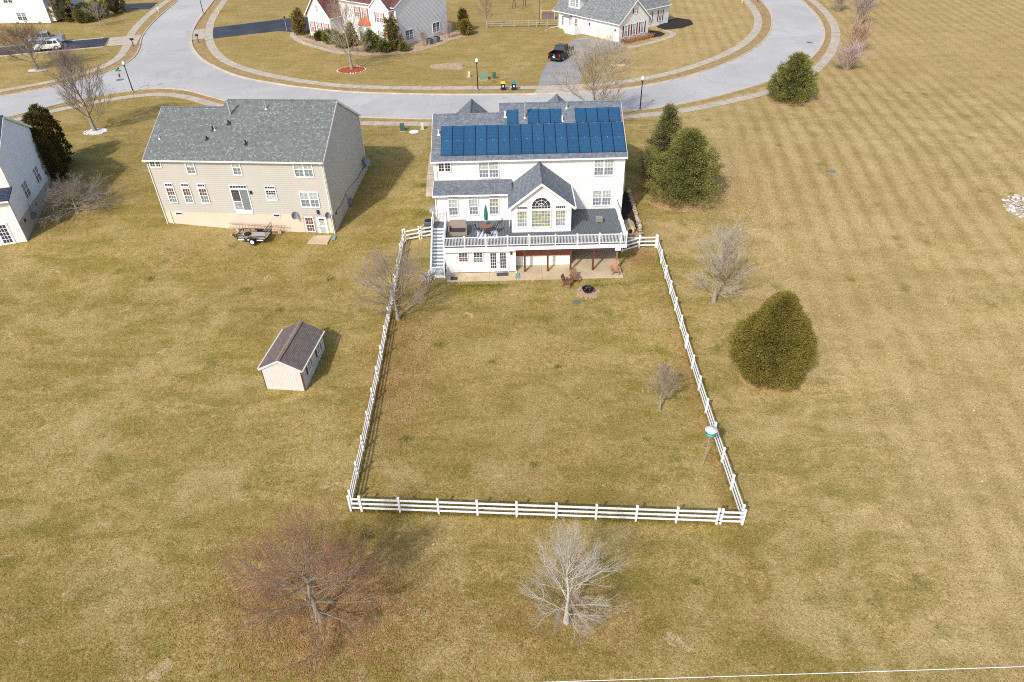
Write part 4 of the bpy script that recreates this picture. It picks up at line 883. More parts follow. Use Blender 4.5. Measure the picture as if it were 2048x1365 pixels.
# ------------------------------------------------------------------ houses across the street
M = House('corner_house', 'white house with rust shutters and brown roof on the corner lawn', (-18.6, 128.7, Z0), R(-39))
def shut_win(Hs, w, u0, u1, z0, z1, mat, cols=2, rows=2, n=1, sw=.32):
    Hs.window(w, u0, u1, z0, z1, cols, rows, 'hung', n, 'pane_curtain', 'pane_screen'); Hs.shutter(w, u0-.12-sw, u0-.12, z0-.05, z1+.05, mat); Hs.shutter(w, u1+.12, u1+.12+sw, z0-.05, z1+.05, mat)
zg = Z0
m_front = M.wall((-14.5, 0), (0, 0), [(0, zg), (14.5, zg), (14.5, zg+6.6), (0, zg+6.6)], 'white_siding'); m_right = M.wall((0, 0), (0, 12.8), [(0, zg+.3), (12.8, zg+.3), (12.8, zg+6.6), (6.4, zg+10), (0, zg+6.6)], 'shaded_white_siding')
mb = MB(); m_right.bx(mb, 0, 12.8, zg-.2, zg+.3, -.2, 0); M.part('foundation', mb, 'pink_foundation'); M.wall((0, 12.8), (-14.5, 12.8), [(0, zg), (14.5, zg), (14.5, zg+6.6), (0, zg+6.6)], 'white_siding')
M.gable(-14.5, 0, 0, 12.8, zg+6.6, zg+10.0, 'brown_shingle', oh=.4)
# entrance gable
e_f = M.wall((-5.2, -1.0), (-.6, -1.0), [(0, zg), (4.6, zg), (4.6, zg+6.3), (2.3, zg+8.3), (0, zg+6.3)], 'white_siding', 'entrance_wall'); M.wall((-.6, -1.0), (-.6, 0), [(0, zg), (1, zg), (1, zg+6.3), (0, zg+6.3)], 'shaded_white_siding', 'entrance_wall'); M.wall((-5.2, 0), (-5.2, -1.0), [(0, zg), (1, zg), (1, zg+6.3), (0, zg+6.3)], 'white_siding', 'entrance_wall')
M.gable(-5.2, -.6, -1.0, 5.5, zg+6.3, zg+8.3, 'brown_shingle', 'y', oh=.35, name='entrance_roof', ends=(1, 0))
shut_win(M, e_f, 1.5, 3.1, zg+4.0, zg+5.5, 'rust_shutter', 2, 2, 2); shut_win(M, e_f, 1.9, 2.8, zg+.7, zg+2.5, 'rust_shutter')
shut_win(M, m_front, 4.4, 5.2, zg+4.0, zg+5.6, 'rust_shutter'); shut_win(M, m_front, 6.4, 7.2, zg+4.0, zg+5.6, 'rust_shutter')
M.window(m_front, 8.4, 9.1, zg+3.6, zg+5.9, 3, 3, 'hung', 1, 'pane_dark', 'pane_dark')
mb = MB(); m_front.bx(mb, 8.2, 9.1, zg+.35, zg+2.45, .0, .05); M.part('front_door', mb, 'wood_door'); M.window(m_front, 8.25, 9.05, zg+2.6, zg+2.85, 4, 1, 'fixed', 1, 'pane_dark', cas=.05, name='transom_window'); M.part('front_step', MB().box(-6.6, -5.1, -1.5, -.02, zg, zg+.32), 'concrete')
# bay with a copper roof
mb = MB().hexa([(-9.6, 0, zg+.4), (-8.9, -.9, zg+.4), (-7.3, -.9, zg+.4), (-6.6, 0, zg+.4)], [(-9.6, 0, zg+2.9), (-8.9, -.9, zg+2.9), (-7.3, -.9, zg+2.9), (-6.6, 0, zg+2.9)]); by = M.part('bay', mb, 'white_siding')
M.part('bay_roof', MB().hexa([(-9.8, 0, zg+2.9), (-9.0, -1.1, zg+2.9), (-7.2, -1.1, zg+2.9), (-6.4, 0, zg+2.9)], [(-9.3, 0, zg+4.0), (-8.7, -.2, zg+4.0), (-7.5, -.2, zg+4.0), (-6.9, 0, zg+4.0)]), 'copper_roof', by)
for a, b in (((-8.9, -.9), (-7.3, -.9)), ((-7.3, -.9), (-6.6, 0))):
    w = Wall(a, b); M.window(w, .18, w.L-.18, zg+.8, zg+2.6, 2, 3, 'hung', 1, 'pane_curtain', 'pane_screen', cas=.06)
# garage wing with its gable towards us
g_f = M.wall((-20.8, -2.7), (-14.5, -2.7), [(0, zg), (6.3, zg), (6.3, zg+4.0), (3.15, zg+7.3), (0, zg+4.0)], 'white_siding', 'garage_wall'); M.wall((-14.5, -2.7), (-14.5, 9), [(0, zg), (11.7, zg), (11.7, zg+4), (0, zg+4)], 'shaded_white_siding', 'garage_wall'); M.wall((-20.8, 9), (-20.8, -2.7), [(0, zg), (11.7, zg), (11.7, zg+4), (0, zg+4)], 'white_siding', 'garage_wall')
M.gable(-20.8, -14.5, -2.7, 9, zg+4.0, zg+7.3, 'brown_shingle', 'y', oh=.4, name='garage_roof', rake=.35)
for a in (.75, 2.75, 4.75): shut_win(M, g_f, a, a+.75, zg+.75, zg+2.6, 'rust_shutter', 2, 2, 1, .3)
M.window(g_f, 2.8, 3.5, zg+4.4, zg+5.5, 2, 2, 'fixed', 1, 'pane_curtain')
M.window(m_right, 1.9, 3.7, zg+.8, zg+2.4, 2, 2, 'hung', 2, 'pane_dark', 'pane_screen'); M.window(m_right, 8.8, 10.6, zg+.8, zg+2.4, 2, 2, 'hung', 2, 'pane_dark', 'pane_screen')
M.downspout([(.06, .1, zg+6.4), (.06, .1, zg+.2)])

K = House('garage_house', 'white house with maroon shutters, two garage doors and grey roof', (20.0, 128.7, Z0), R(38.5))
k_gab = K.wall((0, 0), (7.5, 0), [(0, zg), (7.5, zg), (7.5, zg+3.2), (3.75, zg+6.3), (0, zg+3.2)], 'white_siding'); k_gar = K.wall((0, 15.6), (0, 0), [(0, zg), (15.6, zg), (15.6, zg+3.2), (0, zg+3.2)], 'white_siding'); K.wall((7.5, 0), (7.5, 6), [(0, zg), (6, zg), (6, zg+3.2), (0, zg+3.2)], 'shaded_white_siding')
K.gable(0, 7.5, 0, 16.5, zg+3.2, zg+6.3, 'light_grey_shingle', 'y', oh=.4, rake=.35)
for a in (1.25, 3.35, 5.45): shut_win(K, k_gab, a, a+.8, zg+.75, zg+2.5, 'maroon_shutter', 2, 2, 1, .34)
shut_win(K, k_gab, 3.45, 4.05, zg+4.2, zg+5.0, 'maroon_shutter', 2, 2, 1, .26)
for a in (8.6, 11.6):
    mb = MB(); k_gar.bx(mb, a, a+2.6, zg+.03, zg+2.25, 0, .02); d = K.part('garage_door', mb, 'pale_box')
    for i in range(4):
        for j in range(4): mb = MB(); k_gar.bx(mb, a+.08+j*.63, a+.08+j*.63+.55, zg+.1+i*.54, zg+.1+i*.54+.44, .02, .032); K.part('door_panel', mb, 'white_siding', d)
    mb = MB(); k_gar.bx(mb, a-.14, a-.01, zg, zg+2.4, 0, .05); k_gar.bx(mb, a+2.61, a+2.74, zg, zg+2.4, 0, .05); k_gar.bx(mb, a-.01, a+2.61, zg+2.27, zg+2.4, 0, .048); K.part('door_frame', mb, 'white_trim')
for a in (8.2, 14.6): mb = MB(); k_gar.bx(mb, a, a+.15, zg+1.7, zg+2.1, .02, .2); K.part('wall_lantern', mb, 'dark_pipe')
for a in (.9, 4.4): K.window(k_gar, a, a+.75, zg+.7, zg+2.3, 2, 2, 'hung', 1, 'pane_screen', 'pane_screen'); K.window(k_gar, a, a+.75, zg+2.55, zg+2.75, 3, 1, 'fixed', 1, 'pane_dark', cas=.05, name='transom_window')
mb = MB(); k_gar.bx(mb, 2.2, 3.6, zg, zg+2.5, 0, .8); ch = K.part('chimney_box', mb, 'white_siding'); K.part('chimney_roof', MB().slab([(-.95, 11.8, zg+2.5), (0, 11.8, zg+3.0), (0, 13.5, zg+3.0), (-.95, 13.5, zg+2.5)], .1), 'light_grey_shingle', ch)
# dormer
kd = K.wall((.6, 13.6), (.6, 10.6), [(0, zg+3.5), (3, zg+3.5), (3, zg+5.6), (0, zg+5.6)], 'white_siding', 'dormer_wall'); K.wall((.6, 10.6), (3.6, 10.6), [(0, zg+3.6), (3, zg+5.6), (0, zg+5.6)], 'white_siding', 'dormer_wall'); K.wall((3.6, 13.6), (.6, 13.6), [(0, zg+5.6), (3, zg+5.6), (3, zg+3.6)], 'white_siding', 'dormer_wall')
K.gable(.6, 3.7, 10.6, 13.6, zg+5.6, zg+6.8, 'light_grey_shingle', 'x', oh=.2, name='dormer_roof', ends=(1, 0)); K.window(kd, .5, 2.5, zg+4.1, zg+5.3, 2, 2, 'hung', 3, 'pane_screen', 'pane_screen')
# main body with the porch
k_m = K.wall((11, 4.2), (18, 4.2), [(0, zg), (7, zg), (7, zg+3.4), (0, zg+3.4)], 'white_siding'); K.wall((18, 4.2), (18, 14), [(0, zg), (9.8, zg), (9.8, zg+3.4), (4.9, zg+6.4), (0, zg+3.4)], 'shaded_white_siding'); K.wall((7.5, 6), (11, 6), [(0, zg), (3.5, zg), (3.5, zg+3.4), (0, zg+3.4)], 'shaded_white_siding'); K.wall((11, 6), (11, 4.2), [(0, zg), (1.8, zg), (1.8, zg+3.4), (0, zg+3.4)], 'shaded_white_siding')
K.gable(6.5, 18, 4.2, 14, zg+3.4, zg+6.6, 'light_grey_shingle', 'x', oh=.4, ends=(0, 1)); K.wall((18, 14), (0, 15.6), [(0, zg), (18, zg), (18, zg+3.4), (0, zg+3.4)], 'white_siding')
shut_win(K, k_m, 1.2, 2.0, zg+.7, zg+2.5, 'maroon_shutter'); shut_win(K, k_m, 4.2, 5.0, zg+.7, zg+2.5, 'maroon_shutter')
K.part('porch_floor', MB().box(7.6, 11, 3.6, 5.95, zg, zg+.45), 'concrete'); K.part('porch_column', MB().box(10.6, 10.85, 3.7, 3.95, zg+.45, zg+3.3), 'white_trim'); K.part('porch_step', MB().box(8.6, 10.4, 3.1, 3.59, zg, zg+.22), 'concrete')
# fence of white panels by the garage
kp = MB().box(-1.9, -1.82, 9.4, 11.9, zg, zg+1.5).box(-1.82, -.02, 9.3, 9.38, zg, zg+1.5); K.part('screen_panel', kp, 'white_vinyl')
K.downspout([(-.06, 15.3, zg+3.1), (-.06, 15.3, zg+.4), (-1.4, 16.2, zg+.15), (-3.4, 15.6, zg+.06)])

W = House('far_left_house', 'cream sided house behind the parked cars at the top left', (-94, 156.2, Z0), R(-3))
w_f = W.wall((-16, 0), (0, 0), [(0, zg+.1), (16, zg+.1), (16, zg+6.5), (0, zg+6.5)], 'white_siding'); W.wall((0, 0), (0, 14), [(0, zg), (14, zg), (14, zg+6.5), (7, zg+9.8), (0, zg+6.5)], 'shaded_white_siding'); W.gable(-16, 0, 0, 14, zg+6.5, zg+9.8, 'light_grey_shingle'); W.wall((0, 14), (-16, 14), [(0, zg), (16, zg), (16, zg+6.5), (0, zg+6.5)], 'white_siding'); W.wall((-16, 14), (-16, 0), [(0, zg), (14, zg), (14, zg+6.5), (7, zg+9.8), (0, zg+6.5)], 'white_siding')
W.window(w_f, 9.4, 11.2, zg+.7, zg+2.1, 2, 2, 'hung', 2, 'pane_screen', 'pane_dark'); W.window(w_f, 7.8, 9.6, zg+4.0, zg+5.5, 2, 2, 'hung', 2, 'pane_screen', 'pane_dark')
for a in (8.6, 13.4): mb = MB(); w_f.bx(mb, a, a+.5, zg+.15, zg+.35, 0, .1); W.part('foundation_vent', mb, 'grey_metal')
w_b = Wall((0, .6), (0, 6)); mb = MB(); w_b.bx(mb, 0, 5, zg+.3, zg+3.2, 0, .9); W.part('bay', mb, 'white_siding')
for a in (.5, 2.2, 3.6): W.window(Wall((.9, .6), (.9, 6)), a, a+.9, zg+.8, zg+2.8, 2, 2, 'hung', 1, 'pane_navy', 'pane_screen')

# ------------------------------------------------------------------ shed
Sx, Sy = (-18.85, 40.65), (-15.85, 40.3)
srz = math.atan2(Sy[1]-Sx[1], Sy[0]-Sx[0]); sz = gz(-17, 42)-.12
S = House('garden_shed', 'cream garden shed with brown shingle roof standing alone on the lawn', (Sx[0], Sx[1], sz), srz)
SW, SDp, SE, SR = 3.1, 5.0, sz+2.05, sz+2.85
def panel_wall(w, poly, mat, name='wall'):
    mb = MB(); mb.poly([w.at(a, b, 0) for a, b in poly]); wl_ = S.part(name, mb, mat)
    g = MB(); x = .2
    while x < w.L-.05: g.poly([w.at(x, sz+.08, .004), w.at(x+.02, sz+.08, .004), w.at(x+.02, SE-.02, .004), w.at(x, SE-.02, .004)]); x += .2
    S.part('grooves', g, 'pale_box', wl_, kind='stuff'); return w
s_f = panel_wall(Wall((0, 0), (SW, 0)), [(0, sz), (SW, sz), (SW, SE), (SW/2, SR), (0, SE)], 'shed_paint'); s_r = panel_wall(Wall((SW, 0), (SW, SDp)), [(0, sz), (SDp, sz), (SDp, SE), (0, SE)], 'shed_paint'); panel_wall(Wall((0, SDp), (0, 0)), [(0, sz), (SDp, sz), (SDp, SE), (0, SE)], 'shed_paint'); panel_wall(Wall((SW, SDp), (0, SDp)), [(0, sz), (SW, sz), (SW, SE), (SW/2, SR), (0, SE)], 'shed_paint')
S.gable(0, SW, 0, SDp, SE, SR, 'shed_shingle', 'y', oh=.14, th=.06, trim='shed_paint', rake=.06)
rc = MB(); rnd = random.Random(8); y = -.05
while y < SDp: rc.slab([(SW/2-.16, y, SR+.04), (SW/2, y, SR+.115), (SW/2, y+.27, SR+.115), (SW/2-.16, y+.27, SR+.04)], .02); rc.slab([(SW/2, y, SR+.115), (SW/2+.16, y, SR+.04), (SW/2+.16, y+.27, SR+.04), (SW/2, y+.27, SR+.115)], .02); y += .29+rnd.uniform(0, .03)
S.part('ridge_shingles', rc, 'shed_ridge_lichen')
for w, uu in ((s_f, .04), (s_f, SW-.04), (s_r, .04), (s_r, SDp-.04)): mb = MB(); w.bx(mb, uu-.032, uu+.032, sz, SE-.04, 0, .03); S.part('corner_board', mb, 'dark_red_trim')
mb = MB(); s_f.bx(mb, SW/2-.28, SW/2+.28, SR-.42, SR-.26, 0, .03); S.part('gable_vent', mb, 'pale_box')
for a in (1.15, 3.3):
    S.window(s_r, a, a+.55, sz+.95, sz+1.75, 2, 2, 'hung', 1, 'pane_dark', 'pane_screen', cas=.05); S.shutter(s_r, a-.30, a-.08, sz+.88, sz+1.82, 'dark_red_trim'); S.shutter(s_r, a+.63, a+.85, sz+.88, sz+1.82, 'dark_red_trim')

# ------------------------------------------------------------------ white rail fence
def fence_run(a, b, label, bays=None, gates=()):
    a, b = Vector((*a, 0)), Vector((*b, 0)); d = b-a; L = d.length; d.normalize(); n = Vector((-d.y, d.x, 0)); nb = bays or max(1, round(L/2.44)); up = Vector((0, 0, 1))
    root = thing('rail_fence', label, 'fence', (a.x, a.y, gz(a.x, a.y)), 0, 'white rail fence round the back yard'); off = tuple(root.location); P = []
    for k in range(nb+1):
        p = a+d*(L*k/nb); p.z = gz(p.x, p.y); P.append(p)
        h = 1.36; m = MB().obox(p-d*.064-n*.064-up*.1, d, n, up, .128, .128, h+.1); c = p+up*h
        m.hexa([c+(-d-n)*.08, c+(d-n)*.08, c+(d+n)*.08, c+(-d+n)*.08], [c+(-d-n)*.078+up*.03, c+(d-n)*.078+up*.03, c+(d+n)*.078+up*.03, c+(-d+n)*.078+up*.03]); m.hexa([c+(-d-n)*.078+up*.03, c+(d-n)*.078+up*.03, c+(d+n)*.078+up*.03, c+(-d+n)*.078+up*.03], [c+(-d-n)*.01+up*.08, c+(d-n)*.01+up*.08, c+(d+n)*.01+up*.08, c+(-d+n)*.01+up*.08])
        m.build('post', 'white_vinyl', root, off)
        if k in gates:      # a second post and hinges where a gate hangs
            q = p+d*.2; MB().obox(q-d*.064-n*.064-up*.1, d, n, up, .128, .128, h+.06).build('gate_post', 'white_vinyl', root, off)
            for z in (.3, 1.05): MB().obox(p+d*.03-n*.09+up*z, d, n, up, .16, .02, .05).build('hinge', 'black_metal', root, off)
    for p, q in zip(P, P[1:]):
        dd = (q-p); LL = dd.length; dd.normalize(); w = dd.cross(n)*-1
        for z in (.30, .70, 1.10): MB().obox(p+dd*.066-n*.022+up*(z-.07), dd, n, up, LL-.132, .044, .14).build('rail', 'white_vinyl', root, off)
    return root
fence_run((-9.7, 28.89), (12.2, 27.24), 'white rail fence along the near end of the yard, closest to the viewer', 9, (9,))
fence_run((-10.4, 28.94), (-9.72, 28.89), 'short white fence piece closing the near left corner of the yard', 1); fence_run((12.42, 27.22), (13.74, 27.13), 'short white fence piece closing the near right corner of the yard', 1)
fence_run((-10.42, 29.4), (-10.3, 60.2), 'white rail fence down the left side of the yard, on the shed side', 13, ()); fence_run((13.76, 27.5), (14.0, 58.2), 'white rail fence down the right side of the yard, on the big bush side', 13, (7,))
fence_run((-10.15, 60.3), (-7.45, 61.1), 'short white fence between the yard corner and the deck stairs', 2, (1,)); fence_run((13.9, 58.3), (10.75, 58.3), 'short white fence between the yard corner and the right deck post', 2)

# ------------------------------------------------------------------ bare trees
def bare_tree(name, label, base, height, width, trunk_r, seed, bark_m, twig_m, fork=.3, n_main=7, lean=(0, 0), up=.35, depth=4, dens=1.0, multi=0, droop=0.0, buds=None, cat='tree', group=None, twig_r=.0075, low=16, limb_m=None, twigs=(3, 3)):
    rnd = random.Random(seed); x, y = base; z = gz(x, y)
    root = thing(name, label, cat, (x, y, z), 0, group); tr = MB(); cr = MB(); lm = MB(); tips = []
    def tube_path(mb, pts, r0, r1, n):
        i0 = len(mb.v); m = len(pts)
        for k, p in enumerate(pts):
            d = (pts[min(k+1, m-1)]-pts[max(k-1, 0)]).normalized(); a = d.orthogonal().normalized(); b = d.cross(a); r = r0+(r1-r0)*k/(m-1)
            for j in range(n): t = 2*math.pi*j/n; mb.v.append(tuple(p+a*(r*math.cos(t))+b*(r*math.sin(t))))
        for k in range(m-1):
            for j in range(n): mb.f.append((i0+k*n+j, i0+k*n+(j+1) % n, i0+(k+1)*n+(j+1) % n, i0+(k+1)*n+j))
    def grow(p, d, L, r, lev, mb):
        segs = 5 if lev <= 1 else (4 if lev == 2 else 3); pts = [p]; dirs = [d]
        for k in range(segs):
            wob = Vector((rnd.gauss(0, 1), rnd.gauss(0, 1), rnd.gauss(0, .7)))*(.055 if lev < 2 else .10)
            d = (d+wob+Vector((0, 0, up*.28 if lev < 3 else up*.16))-Vector((0, 0, droop*(k/segs)))).normalized(); pts.append(pts[-1]+d*(L/segs)); dirs.append(d)
        tube_path(lm if lev <= 2 and not multi else cr, pts, r, max(r*.45, twig_r*.8), (7, 6, 4, 3, 3, 3)[lev])
        if lev >= depth: tips.append(pts[-1]); return
        nchild = max(2, int(((0, 9, 6, *twigs)[lev] if lev else n_main)*dens*rnd.uniform(.8, 1.2)))
        for c in range(nchild):
            t = rnd.uniform(.22, 1.0) if lev else rnd.uniform(.35, 1); t = max(.15, min(.98, (c+rnd.random())/nchild*.8+.2)); f = t*segs; k = min(segs-1, int(f)); q = pts[k].lerp(pts[k+1], f-k); dd = dirs[k+1]
            ax = dd.orthogonal().normalized(); ax.rotate(Matrix.Rotation(rnd.uniform(0, 6.283), 3, dd)); ang = R(rnd.uniform(20, 42)); nd = (dd*math.cos(ang)+ax*math.sin(ang)).normalized()
            grow(q, nd, L*rnd.uniform(.42, .70)*(1.12-.45*t), max(r*(.60-.18*t), twig_r), lev+1, cr)
    starts = []
    if multi:
        for k in range(multi):
            a = 2*math.pi*k/multi+rnd.uniform(-.3, .3); sp = rnd.uniform(.25, 1)*width/height*.55; starts.append((Vector((math.cos(a)*.15, math.sin(a)*.15, -.05)), Vector((math.cos(a)*sp, math.sin(a)*sp, 1)).normalized(), height*rnd.uniform(.75, 1.0), trunk_r*rnd.uniform(.5, .9)))
        for p, d, L, r in starts: grow(p, d, L, r, 1, cr)
        tr.tube((0, 0, -.1), (0, 0, .12), trunk_r*2.2, trunk_r*1.6, 8)
    else:
        fh = height*fork; top = Vector((lean[0]*height, lean[1]*height, height*.93)); pts = []; segs = 9
        for k in range(segs+1):
            t = k/segs; pts.append(top*t+Vector((rnd.gauss(0, 1), rnd.gauss(0, 1), 0))*(.012*height*t)+Vector((0, 0, -.1 if k == 0 else 0)))
        flare = [trunk_r*1.5, trunk_r]+[trunk_r*(1-.86*(k/segs)**.8) for k in range(2, segs+1)]
        i0 = len(tr.v); n = 9
        for k, p in enumerate(pts):
            for j in range(n): t = 2*math.pi*j/n; tr.v.append((p.x+flare[k]*math.cos(t), p.y+flare[k]*math.sin(t), p.z))
        for k in range(segs):
            for j in range(n): tr.f.append((i0+k*n+j, i0+k*n+(j+1) % n, i0+(k+1)*n+(j+1) % n, i0+(k+1)*n+j))
        nm = int(n_main*2.2)
        for c in range(nm):
            t = fork+(1-fork)*((c+rnd.random()*.7)/nm)**.95*.97; f = t*segs; k = min(segs-1, int(f)); q = pts[k].lerp(pts[k+1], f-k)
            a = c*2.399+rnd.uniform(-.4, .4); rel = (t-fork)/(1-fork); el = R(low+(62-low)*rel)+up*.5*rnd.uniform(.2, 1); d = Vector((math.cos(a)*math.cos(el), math.sin(a)*math.cos(el), math.sin(el)))
            prof = math.sin(math.pi*min(.95, .28+.62*rel))**.8; L = (width*.56*prof+.06*height)*rnd.uniform(.8, 1.12); grow(q, d, L, trunk_r*(.30-.18*rel), 1, cr)
        grow(pts[-1], Vector((lean[0], lean[1], 1)).normalized(), height*.12, trunk_r*.12, 2, cr)
    # bring the crown to the tree's measured height and spread
    allv = cr.v+lm.v; zs_ = sorted(v[2] for v in allv); rs_ = sorted(math.hypot(v[0]-lean[0]*v[2], v[1]-lean[1]*v[2]) for v in allv); kz = height/zs_[int(len(zs_)*.997)]; kr = width/2/rs_[int(len(rs_)*.985)]
    fz = lambda v: (v[0]*kr, v[1]*kr, v[2]*kz if v[2] > 0 else v[2])
    cr.v = [fz(v) for v in cr.v]; lm.v = [fz(v) for v in lm.v]; tips = [Vector(fz(p)) for p in tips]
    if not multi: tr.v = [(v[0], v[1], v[2]*kz) if v[2] < .3*height else fz(v) if False else (v[0], v[1], v[2]*kz) for v in tr.v]
    tr.build('trunk', bark_m, root, smooth=True, uv=False); cr.build('crown', twig_m, root, uv=False)
    if lm.v: lm.build('limbs', limb_m or bark_m, root, uv=False)
    if buds:
        bm = MB()
        for p in tips:
            if rnd.random() > .8: continue
            for q in range(1):
                c = p+Vector((rnd.gauss(0, .05), rnd.gauss(0, .05), rnd.gauss(0, .05))); s_ = rnd.uniform(.01, .02); a = Vector((rnd.gauss(0, 1), rnd.gauss(0, 1), rnd.gauss(0, 1))).normalized(); b = a.orthogonal().normalized(); bm.poly([c-a*s_-b*s_, c+a*s_-b*s_, c+a*s_+b*s_, c-a*s_+b*s_])
        bm.build('buds', buds, root, uv=False, kind='stuff')
    return root
bare_tree('bare_tree', 'wide bare tree with reddish buds outside the near left fence corner', (-10.8, 21.5), 7.6, 8.4, .19, 11, 'grey_bark', 'russet_twigs', .14, 13, (-.03, .01), .12, 4, 1.1, buds='red_buds', twig_r=.0032, low=-4, twigs=(5, 5))
bare_tree('bare_tree', 'pale silvery bare tree just outside the middle of the near fence', (2.55, 21.0), 7.4, 5.6, .13, 5, 'pale_bark', 'silver_twigs', .12, 14, (0, 0), .15, 4, 1.0, twig_r=.0036, low=-2, twigs=(4, 3))
bare_tree('bare_tree', 'small bare tree with bushy top inside the fenced yard on the right', (10.6, 37.4), 4.3, 2.7, .09, 9, 'grey_bark', 'pinkgrey_twigs', .30, 9, (0, 0), .7, 4, .9, twig_r=.0045)
bare_tree('bare_tree', 'brown vase shaped bare tree overlapping the left yard fence near the stairs', (-9.6, 48.5), 6.8, 7.8, .16, 21, 'grey_bark', 'pinkgrey_twigs', .12, 11, (-.02, 0), .3, 4, 1.05, twig_r=.005)
bare_tree('bare_tree', 'tall grey bare tree standing outside the right yard fence above the big bush', (17.5, 49.9), 7.6, 5.4, .17, 14, 'grey_bark', 'silver_twigs', .12, 13, (.02, 0), .35, 4, 1.0, twig_r=.005, low=4)
bare_tree('bare_tree', 'bare tree in a white stone ring near the sidewalk behind the tan house', (-53.4, 89.2), 10.6, 7.8, .22, 31, 'grey_bark', 'pinkgrey_twigs', .11, 11, (-.03, 0), .7, 4, 1.0, twig_r=.0085, low=20)
bare_tree('bare_tree', 'bare tree in front of the parked silver pickup at the top left', (-77.4, 120.0), 7.6, 10.0, .24, 35, 'grey_bark', 'brown_twigs', .2, 12, (-.05, .02), .35, 4, 1.1, twig_r=.011)
bare_tree('spreading_tree', 'low wide spreading bare tree against the pale house at the left', (-45.1, 67.0), 4.0, 8.6, .18, 41, 'grey_bark', 'pinkgrey_twigs', .12, 13, (0, 0), .1, 4, 1.1, droop=.14, twig_r=.007, low=0)
bare_tree('bare_tree', 'large bare tree rising behind the roof of the solar house', (10.9, 86.8), 11.0, 11.0, .24, 43, 'grey_bark', 'tan_twigs', .2, 12, (0, .02), .45, 4, 1.0, twig_r=.009, low=14)
bare_tree('bare_tree', 'tall slim bare tree in a red mulch ring on the corner lawn', (-24.6, 115.6), 11.0, 8.2, .2, 47, 'grey_bark', 'tan_twigs', .2, 11, (-.01, 0), .4, 4, .9, twig_r=.009)
bare_tree('bare_tree', 'small bare tree in a straw ring beside the grey driveway', (17.9, 114.4), 3.6, 3.6, .08, 53, 'grey_bark', 'pinkgrey_twigs', .25, 7, (0, 0), .5, 3, .9, twig_r=.009)
bare_tree('bare_tree', 'small bare tree on the lawn beside the far left house hedges', (-81.9, 152.4), 4.6, 5.0, .12, 57, 'grey_bark', 'mauve_twigs', .22, 8, (-.03, 0), .45, 3, .9, twig_r=.012)
bare_tree('bare_tree', 'brown bare tree beside the wooden yard fence across the street', (-3.4, 142.6), 6.4, 3.8, .12, 59, 'grey_bark', 'red_twigs', .2, 8, (0, 0), .6, 3, .9, twig_r=.012)
for i, (x, y, h, w, tm, lb) in enumerate(((51.7, 108.3, 4.4, 5.4, 'pink_twigs', 'pinkish bare shrub nearest the viewer in the row along the field edge'), (57.3, 118.6, 5.6, 6.2, 'orange_twigs', 'orange brown bare shrub second in the row along the field edge'), (65.5, 136.8, 7.0, 6.6, 'mauve_twigs', 'tall mauve bare shrub third in the row along the field edge'), (66.4, 148.8, 5.5, 5.0, 'mauve_twigs', 'greyish bare shrub at the far end of the row nearest the road'), (73.5, 151, 6, 5.2, 'pink_twigs', 'purplish bare shrub at the far end of the row on the field side'))):
    bare_tree('bare_shrub', lb, (x, y), h, w, .06, 70+i, 'grey_bark', tm, multi=12, depth=3, dens=1.15, up=.5, twig_r=.016, cat='shrub', group='bare shrubs along the field edge')
for i, (x, y) in enumerate(((-14.3, 129.6), (-10.2, 135.1))): bare_tree('bare_shrub', ('upright bare shrub between the windows of the corner house, nearer one', 'upright bare shrub by the farther window of the corner house')[i], (x, y), 3.0, 2.2, .04, 80+i, 'grey_bark', 'mauve_twigs', multi=9, depth=3, dens=.8, up=.7, twig_r=.014, cat='shrub')

